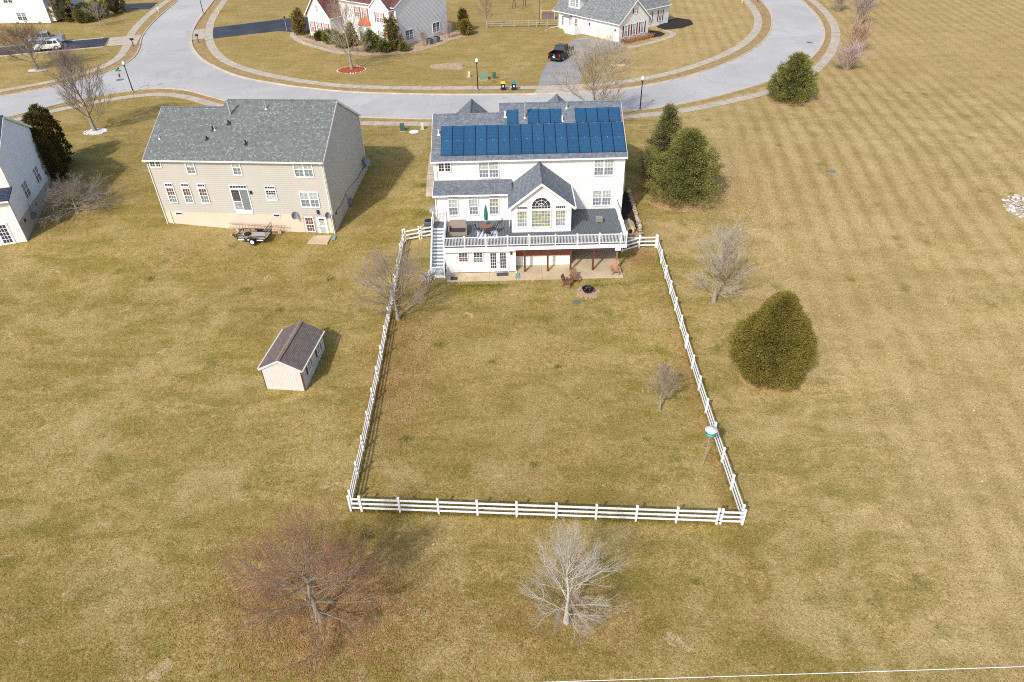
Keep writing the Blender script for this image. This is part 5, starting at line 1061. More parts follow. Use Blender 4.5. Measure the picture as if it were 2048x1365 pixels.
# ------------------------------------------------------------------ evergreens
def evergreen(name, label, base, height, width, mat, seed, shape='egg', n=9000, leaf=.2, lw=.045, cat='tree', group=None, trunk_h=.12, lump=.16, z=None, per=60, clump=.42, spread=(.80, 1.04)):
    rnd = random.Random(seed); x, y = base; z = gz(x, y) if z is None else z; root = thing(name, label, cat, (x, y, z), 0, group)
    prof = {'egg': lambda t: (math.sin(math.pi*min(1, (t*.86+.14)))**.62)*(1.0 if t < .5 else 1-.25*(t-.5)), 'cone': lambda t: (1-t)**.8*.96+.05 if t > .12 else .55+t*2.8,
            'column': lambda t: min(1, .72+t*1.4)*(1-t**3.2)**.6+.02, 'ball': lambda t: math.sqrt(max(0, 1-(2*t-1)**2))**.9+.03, 'pine': lambda t: ((1-t)**.55*1.06 if t > .22 else .74+t*.8)+.03, 'egg2': lambda t: (1-((t-.2)/.8)**1.7)**.72+.04 if t > .2 else .84+t*.8, 'broad': lambda t: (1-t**2.2)**.7*min(1, .86+t*.9)+.02}[shape]
    ph = [(rnd.uniform(0, 6.28), rnd.uniform(0, 6.28), rnd.randint(2, 6), rnd.uniform(3, 9)) for _ in range(7)]
    def rad(a, t): return width/2*prof(t)*(1+lump*sum(math.sin(k*a+p)*math.sin(q*t+r_) for p, r_, k, q in ph)/2.4)
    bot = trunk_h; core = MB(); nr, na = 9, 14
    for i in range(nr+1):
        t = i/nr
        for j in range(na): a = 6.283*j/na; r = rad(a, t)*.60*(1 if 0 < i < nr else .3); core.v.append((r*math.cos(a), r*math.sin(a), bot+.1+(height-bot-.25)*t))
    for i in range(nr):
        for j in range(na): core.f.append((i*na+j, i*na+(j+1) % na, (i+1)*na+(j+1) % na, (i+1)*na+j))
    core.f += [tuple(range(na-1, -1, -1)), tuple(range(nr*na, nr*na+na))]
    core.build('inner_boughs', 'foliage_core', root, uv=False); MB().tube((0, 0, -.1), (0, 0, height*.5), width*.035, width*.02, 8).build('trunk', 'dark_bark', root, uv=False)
    lf = MB(); V, F = lf.v, lf.f
    # bough ends: each a loose clump of narrow sprays pointing outwards, dark gaps between
    K = max(30, int(n/per)); cs = clump
    for k in range(K):
        t = ((k+rnd.random())/K)**.9; a = k*2.39996+rnd.uniform(-.5, .5)
        w = prof(t)
        if rnd.random() > .5+.6*w: continue
        q = rnd.uniform(*spread); r = rad(a, t)*q; c = Vector((r*math.cos(a), r*math.sin(a), bot+(height-bot)*t*.985)); out = Vector((math.cos(a), math.sin(a), .05+.9*max(0, t-.3)+rnd.uniform(-.15, .3))).normalized(); sc_ = cs*rnd.uniform(.7, 1.25)*(.6+.5*w); tint = rnd.random()
        tan = out.cross(Vector((0, 0, 1))); tan = tan.normalized() if tan.length > .1 else Vector((1, 0, 0)); vup = tan.cross(out)
        for g in range(per):
            o = out*rnd.gauss(0, .42)*sc_+tan*rnd.gauss(0, .55)*sc_+vup*rnd.gauss(0, .30)*sc_; b = c+o
            d = (out*.9+o*(.5/sc_)+Vector((rnd.gauss(0, .4), rnd.gauss(0, .4), rnd.gauss(.1, .35)))).normalized(); s = d.cross(Vector((rnd.gauss(0, 1), rnd.gauss(0, 1), rnd.gauss(0, 1)))).normalized(); L = leaf*rnd.uniform(.6, 1.3); wd = lw*rnd.uniform(.7, 1.4); i = len(V)
            V.append(tuple(b-s*wd*.5)); V.append(tuple(b+d*L*.55-s*wd)); V.append(tuple(b+d*L)); V.append(tuple(b+d*L*.55+s*wd)); F.append((i, i+1, i+2, i+3))
    lf.build('crown', mat, root, uv=False); return root
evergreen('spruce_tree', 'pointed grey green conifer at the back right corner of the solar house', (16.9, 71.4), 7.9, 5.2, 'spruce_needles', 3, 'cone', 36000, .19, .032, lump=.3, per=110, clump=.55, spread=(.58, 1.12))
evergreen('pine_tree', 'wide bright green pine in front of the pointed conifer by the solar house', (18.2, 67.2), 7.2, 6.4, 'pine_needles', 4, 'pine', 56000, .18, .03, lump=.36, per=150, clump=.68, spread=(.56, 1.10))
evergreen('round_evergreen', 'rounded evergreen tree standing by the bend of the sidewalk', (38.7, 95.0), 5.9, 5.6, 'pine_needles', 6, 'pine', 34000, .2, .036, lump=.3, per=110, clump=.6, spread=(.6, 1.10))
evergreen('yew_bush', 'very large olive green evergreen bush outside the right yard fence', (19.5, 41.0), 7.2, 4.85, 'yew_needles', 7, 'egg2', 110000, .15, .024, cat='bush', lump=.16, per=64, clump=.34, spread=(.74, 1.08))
for i, (x, y, h, w) in enumerate(((-51.9, 76.2, 7.0, 2.9), (-50.9, 73.9, 6.2, 2.6), (-52.6, 78.6, 6.9, 2.9))): evergreen('arborvitae', ('dark tall arborvitae beside the pale house, middle of the clump', 'dark tall arborvitae nearest the spreading bare tree', 'dark tall arborvitae of the clump nearest the street')[i], (x, y), h, w, 'arborvitae', 20+i, 'column', 9000, .22, .05, group='arborvitae beside the pale house', per=36, clump=.3)
for i, (x, y, h, w, sh, mt, lb) in enumerate(((-19.3, 127.1, 5.6, 2.6, 'column', 'bronze_arborvitae', 'tall bronze green arborvitae at the near corner of the corner house'), (-23.0, 126.6, 3.4, 2.8, 'egg', 'box_leaves', 'round green bush in front of the corner house door'), (-27.2, 131.2, 3.8, 2.4, 'cone', 'bronze_arborvitae', 'bronze cone shaped bush beside the bay of the corner house'),
        (-38.6, 140.4, 4.6, 2.0, 'column', 'bronze_arborvitae', 'columnar evergreen at the garage end of the corner house'), (-31.2, 133.0, 2.2, 2.6, 'ball', 'box_leaves', 'rounded yellow green bush below the garage corner window'), (-28.6, 130.0, 2.0, 2.8, 'ball', 'box_leaves', 'rounded dull green bush behind the tall slim bare tree'), (-17.4, 126.4, 1.2, 1.0, 'egg', 'pine_needles', 'small dark green bush right of the tall arborvitae'), (-20.8, 126.0, 1.7, 1.8, 'ball', 'box_leaves', 'low green bush between the round bush and the arborvitae'),
        (-7.7, 139.8, 4.0, 1.5, 'column', 'arborvitae', 'dark slender evergreen at the far corner of the corner house'), (-7.2, 137.2, 2.6, 2.0, 'egg', 'bronze_arborvitae', 'bronze bush at the far right end of the stone bed'), (-33.8, 135.6, 1.4, 1.4, 'ball', 'arborvitae', 'small dark bush at the garage corner of the corner house'),
        (-91.2, 157.2, 5.4, 4.6, 'egg', 'bronze_arborvitae', 'largest golden green bush in front of the far left house'), (-88.2, 159.6, 3.2, 3.2, 'egg', 'box_leaves', 'dark green round bush second along the far left house'), (-85.6, 160.4, 3.4, 3.4, 'ball', 'box_leaves', 'green round bush right of the other bushes at the far left house'), (-87.0, 156.0, 2.4, 2.6, 'ball', 'box_leaves', 'low green bush in front of the row at the far left house'), (-84.5, 165.0, 4.2, 4.2, 'egg', 'arborvitae', 'dark green bush beside the upper black driveway'))):
    evergreen('garden_bush', lb, (x, y), h, w, mt, 40+i, sh, 3600, .24, .06, cat='bush')
# low red brown planting under the maroon shutters
def stem_bed(name, label, pts, h, mat, n, seed, cat='shrub'):
    rnd = random.Random(seed); mb = MB(); a, b = Vector((*pts[0], 0)), Vector((*pts[1], 0)); root = thing(name, label, cat, (a.x, a.y, gz(a.x, a.y)))
    for k in range(n):
        p = a.lerp(b, rnd.random())+Vector((rnd.gauss(0, .35), rnd.gauss(0, .35), 0))-a; d = Vector((rnd.gauss(0, .35), rnd.gauss(0, .35), 1)); q = p+d*h*rnd.uniform(.6, 1.1); mb.tube(p, q, .02, .01, 3, False)
        for _ in range(2): mb.tube(p.lerp(q, .6), p.lerp(q, .6)+Vector((rnd.gauss(0, .3), rnd.gauss(0, .3), .3))*h*.5, .012, .008, 3, False)
    mb.build('stems', mat, root, uv=False); return root
stem_bed('low_shrubs', 'low red brown shrubs under the maroon shuttered windows', ((20.9, 127.6), (26.0, 131.8)), .9, 'red_twigs', 420, 5); stem_bed('dry_plants', 'dry brown plants along the garage wall of the corner house', ((-37.0, 138.4), (-33.8, 135.4)), .5, 'brown_twigs', 200, 6); stem_bed('dry_plants', 'grey dry plants in the stone bed before the corner house', ((-26.6, 127.4), (-22.4, 125.8)), .7, 'mauve_twigs', 260, 7)
def petal_bush():
    rnd = random.Random(4); r = thing('dried_hydrangea', 'pale dried flower heads at the foot of the deck stairs', 'shrub', (-7.6, 54.3, gz(-7.6, 54.3))); mb = MB(); st_ = MB()
    for k in range(420):
        p = Vector((rnd.gauss(.05, .28), rnd.gauss(-.1, .3), abs(rnd.gauss(.25, .25)))); s = rnd.uniform(.02, .05); a = Vector((rnd.gauss(0, 1), rnd.gauss(0, 1), rnd.gauss(0, 1))).normalized(); b = a.orthogonal().normalized(); mb.poly([p-a*s-b*s, p+a*s-b*s, p+a*s+b*s, p-a*s+b*s])
        if k % 8 == 0: st_.tube((p.x*.5, p.y*.5, 0), p, .012, .008, 3, False)
    mb.build('flower_heads', 'white_petals', r, uv=False, kind='stuff'); st_.build('stems', 'brown_twigs', r, uv=False)
petal_bush()
# ------------------------------------------------------------------ beds and rings
def blob(name, cx, cy, rx, ry, mat, dz, seed=1, n=26, zf=gz, rough=.1, kind='structure'):
    rnd = random.Random(seed); ph = [rnd.uniform(0, 6.28) for _ in range(4)]; mb = MB(); ring = []
    for k in range(n):
        t = 2*math.pi*k/n; q = 1+rough*sum(math.sin((i+2)*t+ph[i])/(i+1) for i in range(4)); x, y = cx+rx*q*math.cos(t), cy+ry*q*math.sin(t); ring.append((x, y))
    c = (cx, cy, zf(cx, cy)+dz*1.6); i0 = 0; mb.v = [c]
    for f in (.5, 1.0):
        for x, y in ring: xx, yy = cx+(x-cx)*f, cy+(y-cy)*f; mb.v.append((xx, yy, zf(xx, yy)+(dz*1.4 if f < 1 else dz*.5)))
    for k in range(n): mb.f.append((0, 1+k, 1+(k+1) % n)); mb.f.append((1+k, 1+n+k, 1+n+(k+1) % n, 1+(k+1) % n))
    return mb.build(name, mat, kind=kind)
def stones_ring(parent, cx, cy, r, n, size, mats, seed, ry=None):
    rnd = random.Random(seed)
    for k in range(n):
        t = 2*math.pi*k/n; x, y = cx+r*math.cos(t), cy+(ry or r)*math.sin(t); stone('edging_stone', (x, y, gz(x, y)+.03), size*rnd.uniform(.7, 1.2), rnd.choice(mats), rnd, parent)
def stone_mesh(rnd):
    mb = MB(); n = 6
    prof = [(.55, -.35), (1.0, -.05), (.85, .3), (.35, .45)]
    for r, z in prof:
        for k in range(n): t = 6.283*k/n+rnd.uniform(-.2, .2); q = r*rnd.uniform(.75, 1.2); mb.v.append((q*math.cos(t), q*math.sin(t)*.85, z*rnd.uniform(.8, 1.2)))
    for j in range(3):
        for k in range(n): mb.f.append((j*n+k, j*n+(k+1) % n, (j+1)*n+(k+1) % n, (j+1)*n+k))
    mb.f += [tuple(range(n-1, -1, -1)), tuple(range(3*n, 4*n))]; return mb
_sr = random.Random(77); STONES = [stone_mesh(_sr) for _ in range(6)]; STONE_ME = {}
def stone(name, p, s, mat, rnd, parent=None):
    k = rnd.randrange(6)
    if (k, mat) not in STONE_ME:
        me = STONES[k].mesh('stone', uv=False); me.materials.append(MATS[mat]); STONE_ME[(k, mat)] = me
    o = link(name, STONE_ME[(k, mat)], parent); o.scale = (s, s*rnd.uniform(.7, 1.1), s*rnd.uniform(.6, .9)); o.rotation_euler = (rnd.uniform(-.3, .3), rnd.uniform(-.3, .3), rnd.uniform(0, 6.28)); o.location = p
    if parent is not None: o.location = Vector(p)-parent.matrix_world.translation if parent.type == 'MESH' and parent.location.length < 1e-6 else Vector(p)-parent.location
    return o
b = blob('mulch_ring', -24.6, 115.2, 2.2, 2.0, 'red_mulch', .05, 2, zf=gz, rough=.02); stones_ring(b, -24.6, 115.2, 2.25, 34, .16, ('riprap', 'riprap_rust'), 3, 2.05)
b = blob('stone_ring', -53.2, 88.9, 1.4, 1.1, 'riprap', .05, 5, rough=.12); stones_ring(b, -53.2, 88.9, 1.35, 22, .2, ('riprap',), 6, 1.05)
blob('stone_ring', -77.3, 119.6, 1.5, 1.0, 'riprap', .05, 7, rough=.1); blob('straw_ring', 17.9, 114.2, 1.2, .8, 'riprap_rust', .05, 8, rough=.1)
blob('needle_bed', 17.4, 66.4, 2.7, 2.2, 'needle_litter', .03, 9, rough=.2); blob('needle_bed', 38.6, 94.4, 2.9, 2.2, 'needle_litter', .02, 10, rough=.15); blob('needle_bed', 19.45, 40.75, 2.1, 2.15, 'needle_litter', .02, 11, rough=.06); blob('bare_soil_patch', 43.6, 95.2, 1.2, .9, 'needle_litter', .01, 12, rough=.3)
blob('bare_soil_patch', -9.2, 116.0, 2.2, 2.4, 'tan_stone_bed', .004, 13, rough=.25)
sheet('stone_bed', [(-39.4, 139.6), (-37.6, 136.6), (-33, 131.2), (-28.8, 126.9), (-24.8, 123.8), (-21.2, 123.5), (-17.2, 124.2), (-14.4, 126.2), (-11.6, 129.6), (-9.6, 133.2), (-6.2, 136.6), (-6.6, 140.6), (-10, 139), (-18.6, 129.5), (-30, 138), (-36, 142)], 'tan_stone_bed', .03)
sheet('mulch_bed', [(25.6, 131.2), (28.0, 132.2), (29.3, 134.0), (28.6, 136.0), (27.2, 136.6), (25.0, 134.8)], 'dark_mulch', .03); sheet('mulch_bed', [(29.8, 137.2), (33.2, 138.2), (36.0, 141.2), (36.2, 145), (34, 147), (31, 144.2), (28.6, 139.6)], 'dark_mulch', .03)
walk('front_path', [(-40.4, 142.4), (-39.6, 139.0), (-36.6, 134.0), (-32.4, 129.6), (-28.6, 126.2), (-25.4, 125.6)], 1.1, slab=1.2); walk('front_path', [(21.0, 124.6), (24.4, 127.0), (27.6, 129.6), (30.0, 132.2), (30.6, 134.8), (29.4, 137.0)], 1.1, slab=1.2)
walk('side_path', [(-8.35, 68.6), (-8.5, 72), (-8.6, 76), (-8.7, 80.5)], .95, slab=1.2, zf=gz)
# ------------------------------------------------------------------ rock pile at the right edge
blob('gravel_patch', 53.4, 63.5, 2.9, 2.5, 'stone_grey', .05, 21, rough=.12)
rp = thing('rock_pile', 'pile of pale broken rocks at the right edge of the field', 'rock pile', (53.6, 63.6, gz(53.6, 63.6))); rnd = random.Random(12)
for k in range(230):
    a = rnd.uniform(0, 6.283); q = math.sqrt(rnd.random()); x, y = 53.3+3.1*q*math.cos(a), 63.5+2.7*q*math.sin(a); stone('rock', (x, y, gz(x, y)+.05+.22*(1-q)), rnd.uniform(.14, .28), rnd.choice(('riprap', 'riprap', 'riprap', 'riprap_rust', 'stone_grey')), rnd, rp)
# retaining wall and bed at the right side of the house
rw = thing('stone_retaining_wall', 'low stone retaining wall along the right side of the solar house', 'wall', (12.4, 60.0, gz(12.4, 60))); rnd = random.Random(15)
for p0, p1 in (((12.75, 68.6), (12.9, 61.2)), ((12.9, 61.2), (12.6, 58.9)), ((12.6, 58.9), (11.0, 58.7))):
    L = math.dist(p0, p1); n = int(L/.42)
    for c in range(3):
        for k in range(n):
            t = (k+.5*(c % 2)+.25)/n; x, y = p0[0]+(p1[0]-p0[0])*t, p0[1]+(p1[1]-p0[1])*t; stone('wall_stone', (x+rnd.gauss(0, .03), y, gz(12.9, y)-.05+c*.22), .26, rnd.choice(('stone_grey', 'riprap_rust', 'stone_grey')), rnd, rw)
sheet('planting_bed', [(11.1, 61.5), (12.7, 61.3), (12.6, 68.4), (11.1, 68.6)], 'dark_mulch', .03, zf=lambda x, y: gz(12.9, y)+.2); sheet('planting_bed', [(11.1, 59.0), (12.5, 59.1), (12.7, 61.28), (11.1, 61.48)], 'needle_litter', .03, zf=lambda x, y: gz(12.9, y)+.15)

# ------------------------------------------------------------------ street furniture
def lamp(x, y, label, h=4.5):
    z = gz(x, y); r = thing('street_lamp', label, 'street lamp', (x, y, z), 0, 'post top street lamps')
    MB().lathe((0, 0, -.05), [(.17, 0), (.17, .18), (.12, .3)], 10).build('base', 'grey_metal', r)
    MB().lathe((0, 0, .25), [(.085, 0), (.06, h-1.05)], 10).build('pole', 'black_metal', r)
    MB().lathe((0, 0, h-.8), [(.07, 0), (.13, .12), (.17, .22)], 10).build('collar', 'black_metal', r)
    MB().lathe((0, 0, h-.58), [(.15, 0), (.22, .14), (.24, .28), (.17, .44), (.05, .52), (.03, .6)], 12).build('globe', 'globe_white', r, smooth=True); return r
lamp(-4.05, 102.7, 'black street lamp beside the two wheeled bins'); lamp(17.75, 92.0, 'black street lamp at the kerb right of the solar house'); lamp(-55.55, 105.9, 'black street lamp beside the green street sign'); lamp(-64.2, 161.5, 'black street lamp near the top of the left road, by the hydrant'); lamp(53.4, 158.8, 'black street lamp on the inner kerb of the far road bend')
yl = thing('yard_lamp', 'slim lamp on a pole beside the corner house driveway', 'lamp post', (-41.9, 143.4, Z0)); MB().lathe((0, 0, 0), [(.05, 0), (.04, 2.3)], 8).build('pole', 'galvanised', yl); MB().lathe((0, 0, 2.3), [(.1, 0), (.16, .12), (.13, .36), (.02, .46)], 8).build('lantern', 'black_metal', yl)
sg = thing('street_sign', 'green street name sign on a thin pole at the junction', 'street sign', (-56.8, 106.1, Z0)); MB().tube((0, 0, -.1), (0, 0, 3.2), .03, .03, 8).build('pole', 'galvanised', sg)
MB().box(-.45, .45, -.012, .012, 3.0, 3.2).build('name_plate', 'sign_green', sg); MB().box(-.012, .012, -.42, .42, 3.22, 3.42).build('name_plate', 'sign_green', sg); MB().lathe((0, 0, 0), [(.0, 0), (.0, .01)], 8)
oc = MB(); rr = .3; pts = [(-.05, rr*math.cos(R(22.5+45*k)), 2.45+rr*math.sin(R(22.5+45*k))) for k in range(8)]; oc.hexa(pts, [(a-.014, b, c) for a, b, c in pts]); oc.build('stop_plate', 'sign_red', sg)
def mailbox(x, y, rz, label, post, box):
    r = thing('mailbox', label, 'mailbox', (x, y, Z0), rz); MB().box(-.06, .06, -.06, .06, -.05, 1.25).build('post', post, r); m = MB(); n = 8
    ring = [(-.16, 0, 1.0), (.16, 0, 1.0)]+[(.16*math.cos(math.pi*k/n), 0, 1.18+.16*math.sin(math.pi*k/n)) for k in range(n+1)]; m.hexa([(a+.0, -.35, c+.12) for a, b, c in ring], [(a, .25, c+.12) for a, b, c in ring]); m.build('box', box, r)
mailbox(-75.4, 165.4, R(100), 'white post mailbox beside the upper black driveway', 'white_trim', 'grey_metal'); mailbox(-67.6, 134.3, R(80), 'dark mailbox beside the driveway with the parked cars', 'dark_bark', 'black_metal'); mailbox(-56.4, 136.2, R(-70), 'dark mailbox on the inner side of the road by the corner lawn', 'black_metal', 'dark_pipe')
hy = thing('fire_hydrant', 'pale yellow fire hydrant by the corner house sidewalk', 'hydrant', (-61.5, 163.2, Z0)); MB().lathe((0, 0, 0), [(.2, 0), (.2, .08), (.13, .1), (.13, .6), (.17, .62), (.15, .75), (.05, .85)], 12).build('body', 'bin_yellow', hy); MB().tube((-.25, 0, .5), (.25, 0, .5), .06, .06, 8).build('nozzle', 'bin_yellow', hy)
hy = thing('fire_hydrant', 'yellow hydrant near the far road bend', 'hydrant', (50.4, 159.6, Z0)); MB().lathe((0, 0, 0), [(.2, 0), (.2, .08), (.13, .1), (.13, .6), (.17, .62), (.15, .75), (.05, .85)], 12).build('body', 'bin_yellow', hy); MB().tube((-.25, 0, .5), (.25, 0, .5), .06, .06, 8).build('nozzle', 'bin_yellow', hy)
def wheelie(x, y, lid, label):
    r = thing('wheeled_bin', label, 'bin', (x, y, Z0), R(4), 'wheeled bins at the kerb'); MB().hexa([(-.24, -.26, .06), (.24, -.26, .06), (.24, .26, .06), (-.24, .26, .06)], [(-.31, -.36, 1.0), (.31, -.36, 1.0), (.31, .36, 1.0), (-.31, .36, 1.0)]).build('body', 'bin_black', r)
    MB().hexa([(-.34, -.4, 1.0), (.34, -.4, 1.0), (.34, .42, 1.0), (-.34, .42, 1.0)], [(-.30, -.34, 1.12), (.30, -.34, 1.12), (.30, .40, 1.16), (-.30, .40, 1.16)]).build('lid', lid, r)
    for s in (-1, 1): MB().tube((s*.30, .30, .12), (s*.36, .30, .12), .12, .12, 10).build('wheel', 'tyre', r)
    MB().tube((-.25, .46, 1.0), (.25, .46, 1.0), .025, .025, 6).build('handle', 'bin_black', r); MB().box(-.1, .1, -.345, -.325, .5, .75).build('sticker', 'litter_white', r)
wheelie(-.4, 102.6, 'bin_yellow', 'black wheeled bin with a yellow lid'); wheelie(1.15, 102.5, 'bin_teal', 'black wheeled bin with a teal lid')
def ubox(x, y, w, d, h, mat, label, cat='utility box', slope=.12):
    r = thing('utility_box', label, cat, (x, y, gz(x, y)), R(6)); MB().box(-w/2-.08, w/2+.08, -d/2-.08, d/2+.08, -.1, .05).build('pad', 'concrete', r); MB().hexa([(-w/2, -d/2, .05), (w/2, -d/2, .05), (w/2, d/2, .05), (-w/2, d/2, .05)], [(-w/2, -d/2+.05, h-slope), (w/2, -d/2+.05, h-slope), (w/2, d/2, h), (-w/2, d/2, h)]).build('cabinet', mat, r); MB().box(-w/2+.06, w/2-.06, -d/2-.0, -d/2+.012, .14, h*.6).build('door', mat, r)
ubox(-3.3, 108.2, 1.2, .9, .95, 'green_box', 'wide green utility box on the lawn behind the bins'); ubox(-1.7, 108.4, .5, .45, .9, 'dark_green_box', 'narrow dark green utility box beside the wide green one'); ubox(-5.6, 109.6, .35, .35, .8, 'pale_box', 'small pale utility post left of the street lamp'); ubox(-13.2, 86.5, .55, .5, .9, 'dark_green_box', 'dark green utility box between the tan and white houses'); ubox(-10.7, 86.9, .35, .35, .8, 'pale_box', 'pale utility post between the tan and white houses')
tag(MB().lathe((-11.7, 86.0, gz(-11.7, 86)), [(.6, -.02), (.6, .05), (.5, .08)], 14).build('access_lid', 'litter_white'), 'flat pale round lid in the lawn between the houses', 'lid'); tag(MB().box(35.2, 36.1, 71.6, 72.2, gz(35.6, 71.9)-.03, gz(35.6, 71.9)+.06).build('access_lid', 'grey_metal'), 'grey flat lid lying in the wide field', 'lid')
def ac(x, y, label, s=.8, rz=0):
    z = gz(x, y); r = thing('air_conditioner', label, 'air conditioner', (x, y, z), rz); MB().box(-s/2-.1, s/2+.1, -s/2-.1, s/2+.1, -.2, .06).build('pad', 'concrete', r); MB().box(-s/2, s/2, -s/2, s/2, .06, .95).build('cabinet', 'grey_metal', r); MB().lathe((0, 0, .95), [(s*.44, 0), (s*.44, .03), (s*.38, .04), (s*.1, .02)], 16).build('fan_guard', 'black_metal', r)
    for k in range(4): MB().box(-s/2+.06, s/2-.06, -s/2-.012, -s/2-.001, .15+.2*k, .25+.2*k).build('louvre', 'dark_pipe', r)
ac(-13.3, 130.6, 'grey air conditioner by the corner house, nearer of two', .9, R(50)); ac(-12.2, 132.1, 'grey air conditioner by the corner house, farther of two', .9, R(50)); ac(-8.0, 62.4, 'dark air conditioner behind the deck stairs of the solar house', .85)
hb = thing('stone_edging', 'ring of small stones round the air conditioner by the stairs', 'stones', (-8.6, 61.9, gz(-8.6, 61.9))); rnd = random.Random(31)
for k in range(16): t = R(120+k*9); x, y = -7.9+1.0*math.cos(t), 62.2+1.2*math.sin(t); stone('stone', (x, y, gz(x, y)+.05), .16, rnd.choice(('stone_grey', 'riprap_rust')), rnd, hb)
# timber yard fence across the street
pf = thing('timber_fence', 'weathered post and rail fence beside the garage house', 'fence', (3, 142.3, Z0)); px = [-3.3, -.6, 2.0, 4.7, 6.2, 8.2, 10.2]
for k, x in enumerate(px): MB().box(x-.09-3, x+.09-3, -.09, .09, -.1, 1.35).build('post', 'weathered_timber', pf)
for a, b in zip(px, px[1:]):
    for z in (.35, .75, 1.15): MB().box(a+.09-3, b-.09-3, -.04, .04, z-.06, z+.06).build('rail', 'weathered_timber', pf)
gf = thing('swing_set', 'dark timber swing set on the green lawn behind the fence', 'swing set', (2.2, 160, Z0))
for s in (0, 2.2): MB().tube((s-.4, -.8, 0), (s, 0, 3.0), .07, .07, 6).build('leg', 'brown_wood', gf); MB().tube((s+.3, .8, 0), (s, 0, 3.0), .07, .07, 6).build('leg', 'brown_wood', gf)
MB().tube((-.2, 0, 3.0), (2.4, 0, 3.0), .08, .08, 6).build('beam', 'brown_wood', gf)
pp = thing('raised_planter', 'raw timber deck box beside the garage house', 'planter', (8.6, 148.5, Z0)); MB().box(-1.2, 1.2, -1.0, 1.0, 0, 1.1).build('box', 'planter_brown', pp); 
for x, y in ((-1.3, -1.1), (1.3, -1.1), (-1.3, 1.1), (1.3, 1.1)): MB().box(x-.08, x+.08, y-.08, y+.08, 0, 2.0).build('post', 'raw_timber', pp)
MB().box(-1.4, 1.4, -1.2, -1.1, 1.8, 1.95).build('rail', 'raw_timber', pp)
mst = thing('flag_pole', 'tall thin dark pole at the end of the timber fence', 'pole', (6.8, 143.6, Z0)); MB().lathe((0, 0, 0), [(.12, 0), (.12, .25), (.045, .3), (.03, 6.5)], 8).build('pole', 'black_metal', mst)
wr = thing('spare_wheel', 'dark wheel leaning on the garage house corner', 'wheel', (20.5, 127.8, Z0+.42)); MB().tube((-.04, -.06, 0), (.04, .06, 0), .42, .42, 16).build('tyre', 'tyre', wr)

# ------------------------------------------------------------------ vehicles
def wheels(r, xs, half, rad=.39, rimm='rim'):
    for x in xs:
        for s in (-1, 1):
            t = MB(); t.tube((x, s*(half-.24), rad), (x, s*half, rad), rad, rad, 18); w = t.build('wheel', 'tyre', r)
            MB().tube((x, s*(half-.02), rad), (x, s*(half+.015), rad), rad*.64, rad*.6, 12).build('rim', rimm, w)
def body_loft(sections):
    """sections: (x, half width low, half width high, z low, z mid, z top)"""
    mb = MB(); n = 8
    for x, wl_, wh, z0, z1, z2 in sections: mb.v += [(x, -wl_*.96, z0), (x, -wl_, z1), (x, -wh, z2-.05), (x, -wh*.9, z2), (x, wh*.9, z2), (x, wh, z2-.05), (x, wl_, z1), (x, wl_*.96, z0)]
    for i in range(len(sections)-1):
        for k in range(n): mb.f.append((i*n+k, i*n+(k+1) % n, (i+1)*n+(k+1) % n, (i+1)*n+k)[::-1])
    mb.f.append(tuple(range(n))); m = (len(sections)-1)*n; mb.f.append(tuple(range(m+n-1, m-1, -1))); return mb
def pickup(x, y, rz, paint, label):
    r = thing('pickup_truck', label, 'pickup truck', (x, y, Z0+.02), rz); h = .97
    body_loft([(2.9, .78, .72, .45, .62, .95), (2.7, .93, .85, .38, .75, 1.08), (1.7, .98, .93, .38, .8, 1.2), (.95, .98, .93, .38, .8, 1.24), (-.9, .98, .93, .38, .8, 1.24)]).build('body', paint, r)
    cab = MB().hexa([(1.15, -.88, 1.2), (-.95, -.88, 1.2), (-.95, .88, 1.2), (1.15, .88, 1.2)][::-1], [(.45, -.72, 1.88), (-.8, -.74, 1.9), (-.8, .74, 1.9), (.45, .72, 1.88)][::-1]); c = cab.build('cab', paint, r)
    MB().poly([(1.14, -.78, 1.27), (1.14, .78, 1.27), (.53, .66, 1.82), (.53, -.66, 1.82)]).build('windscreen', 'car_glass', r); MB().poly([(-.955, .74, 1.28), (-.955, -.74, 1.28), (-.83, -.66, 1.82), (-.83, .66, 1.82)]).build('rear_window', 'car_glass', r)
    for s in (-1, 1):
        for a, b in ((.95, .12), (.02, -.84)):
            q = [(a, s*.885, 1.27), (b, s*.885, 1.27), (b if b > -.5 else -.76, s*.765, 1.82), (min(a, .42), s*.755, 1.82)]; MB().poly(q if s > 0 else q[::-1]).build('side_window', 'car_glass', r)
        MB().box(.95, 1.1, s*.98-.04, s*1.14+.04*0, 1.22, 1.4) if False else MB().box(.9, 1.05, min(s*.95, s*1.16), max(s*.95, s*1.16), 1.2, 1.4).build('mirror', paint, r)
        MB().box(-2.86, -.94, s*.98-.06, s*.98+.0 if s > 0 else s*.98+.06, .42, 1.2).build('bed_side', paint, r); MB().box(-2.93, -2.87, min(s*.74, s*.97), max(s*.74, s*.97), .78, 1.14).build('tail_light', 'taillight', r); MB().box(2.72, 2.86, min(s*.55, s*.86), max(s*.55, s*.86), .74, .94).build('headlight', 'headlight', r)
    MB().box(-2.86, -.94, -.92, .92, .55, .64).build('bed_floor', 'black_metal', r); MB().box(-2.90, -2.84, -.73, .73, .6, 1.18).build('tailgate', paint, r); MB().box(-3.02, -2.88, -.95, .95, .42, .62).build('bumper', 'galvanised' if paint != 'car_black' else 'dark_pipe', r); MB().box(-2.935, -2.90, -.2, .2, .66, .8).build('plate', 'litter_white', r); MB().box(2.84, 2.92, -.5, .5, .5, .92).build('grille', 'dark_pipe', r); MB().box(-2.91, -2.902, -.1, .1, .92, 1.06).build('tailgate_badge', 'galvanised', r)
    wheels(r, (1.85, -1.75), .99, .41); r.scale = (1.1, 1.1, 1.1); return r
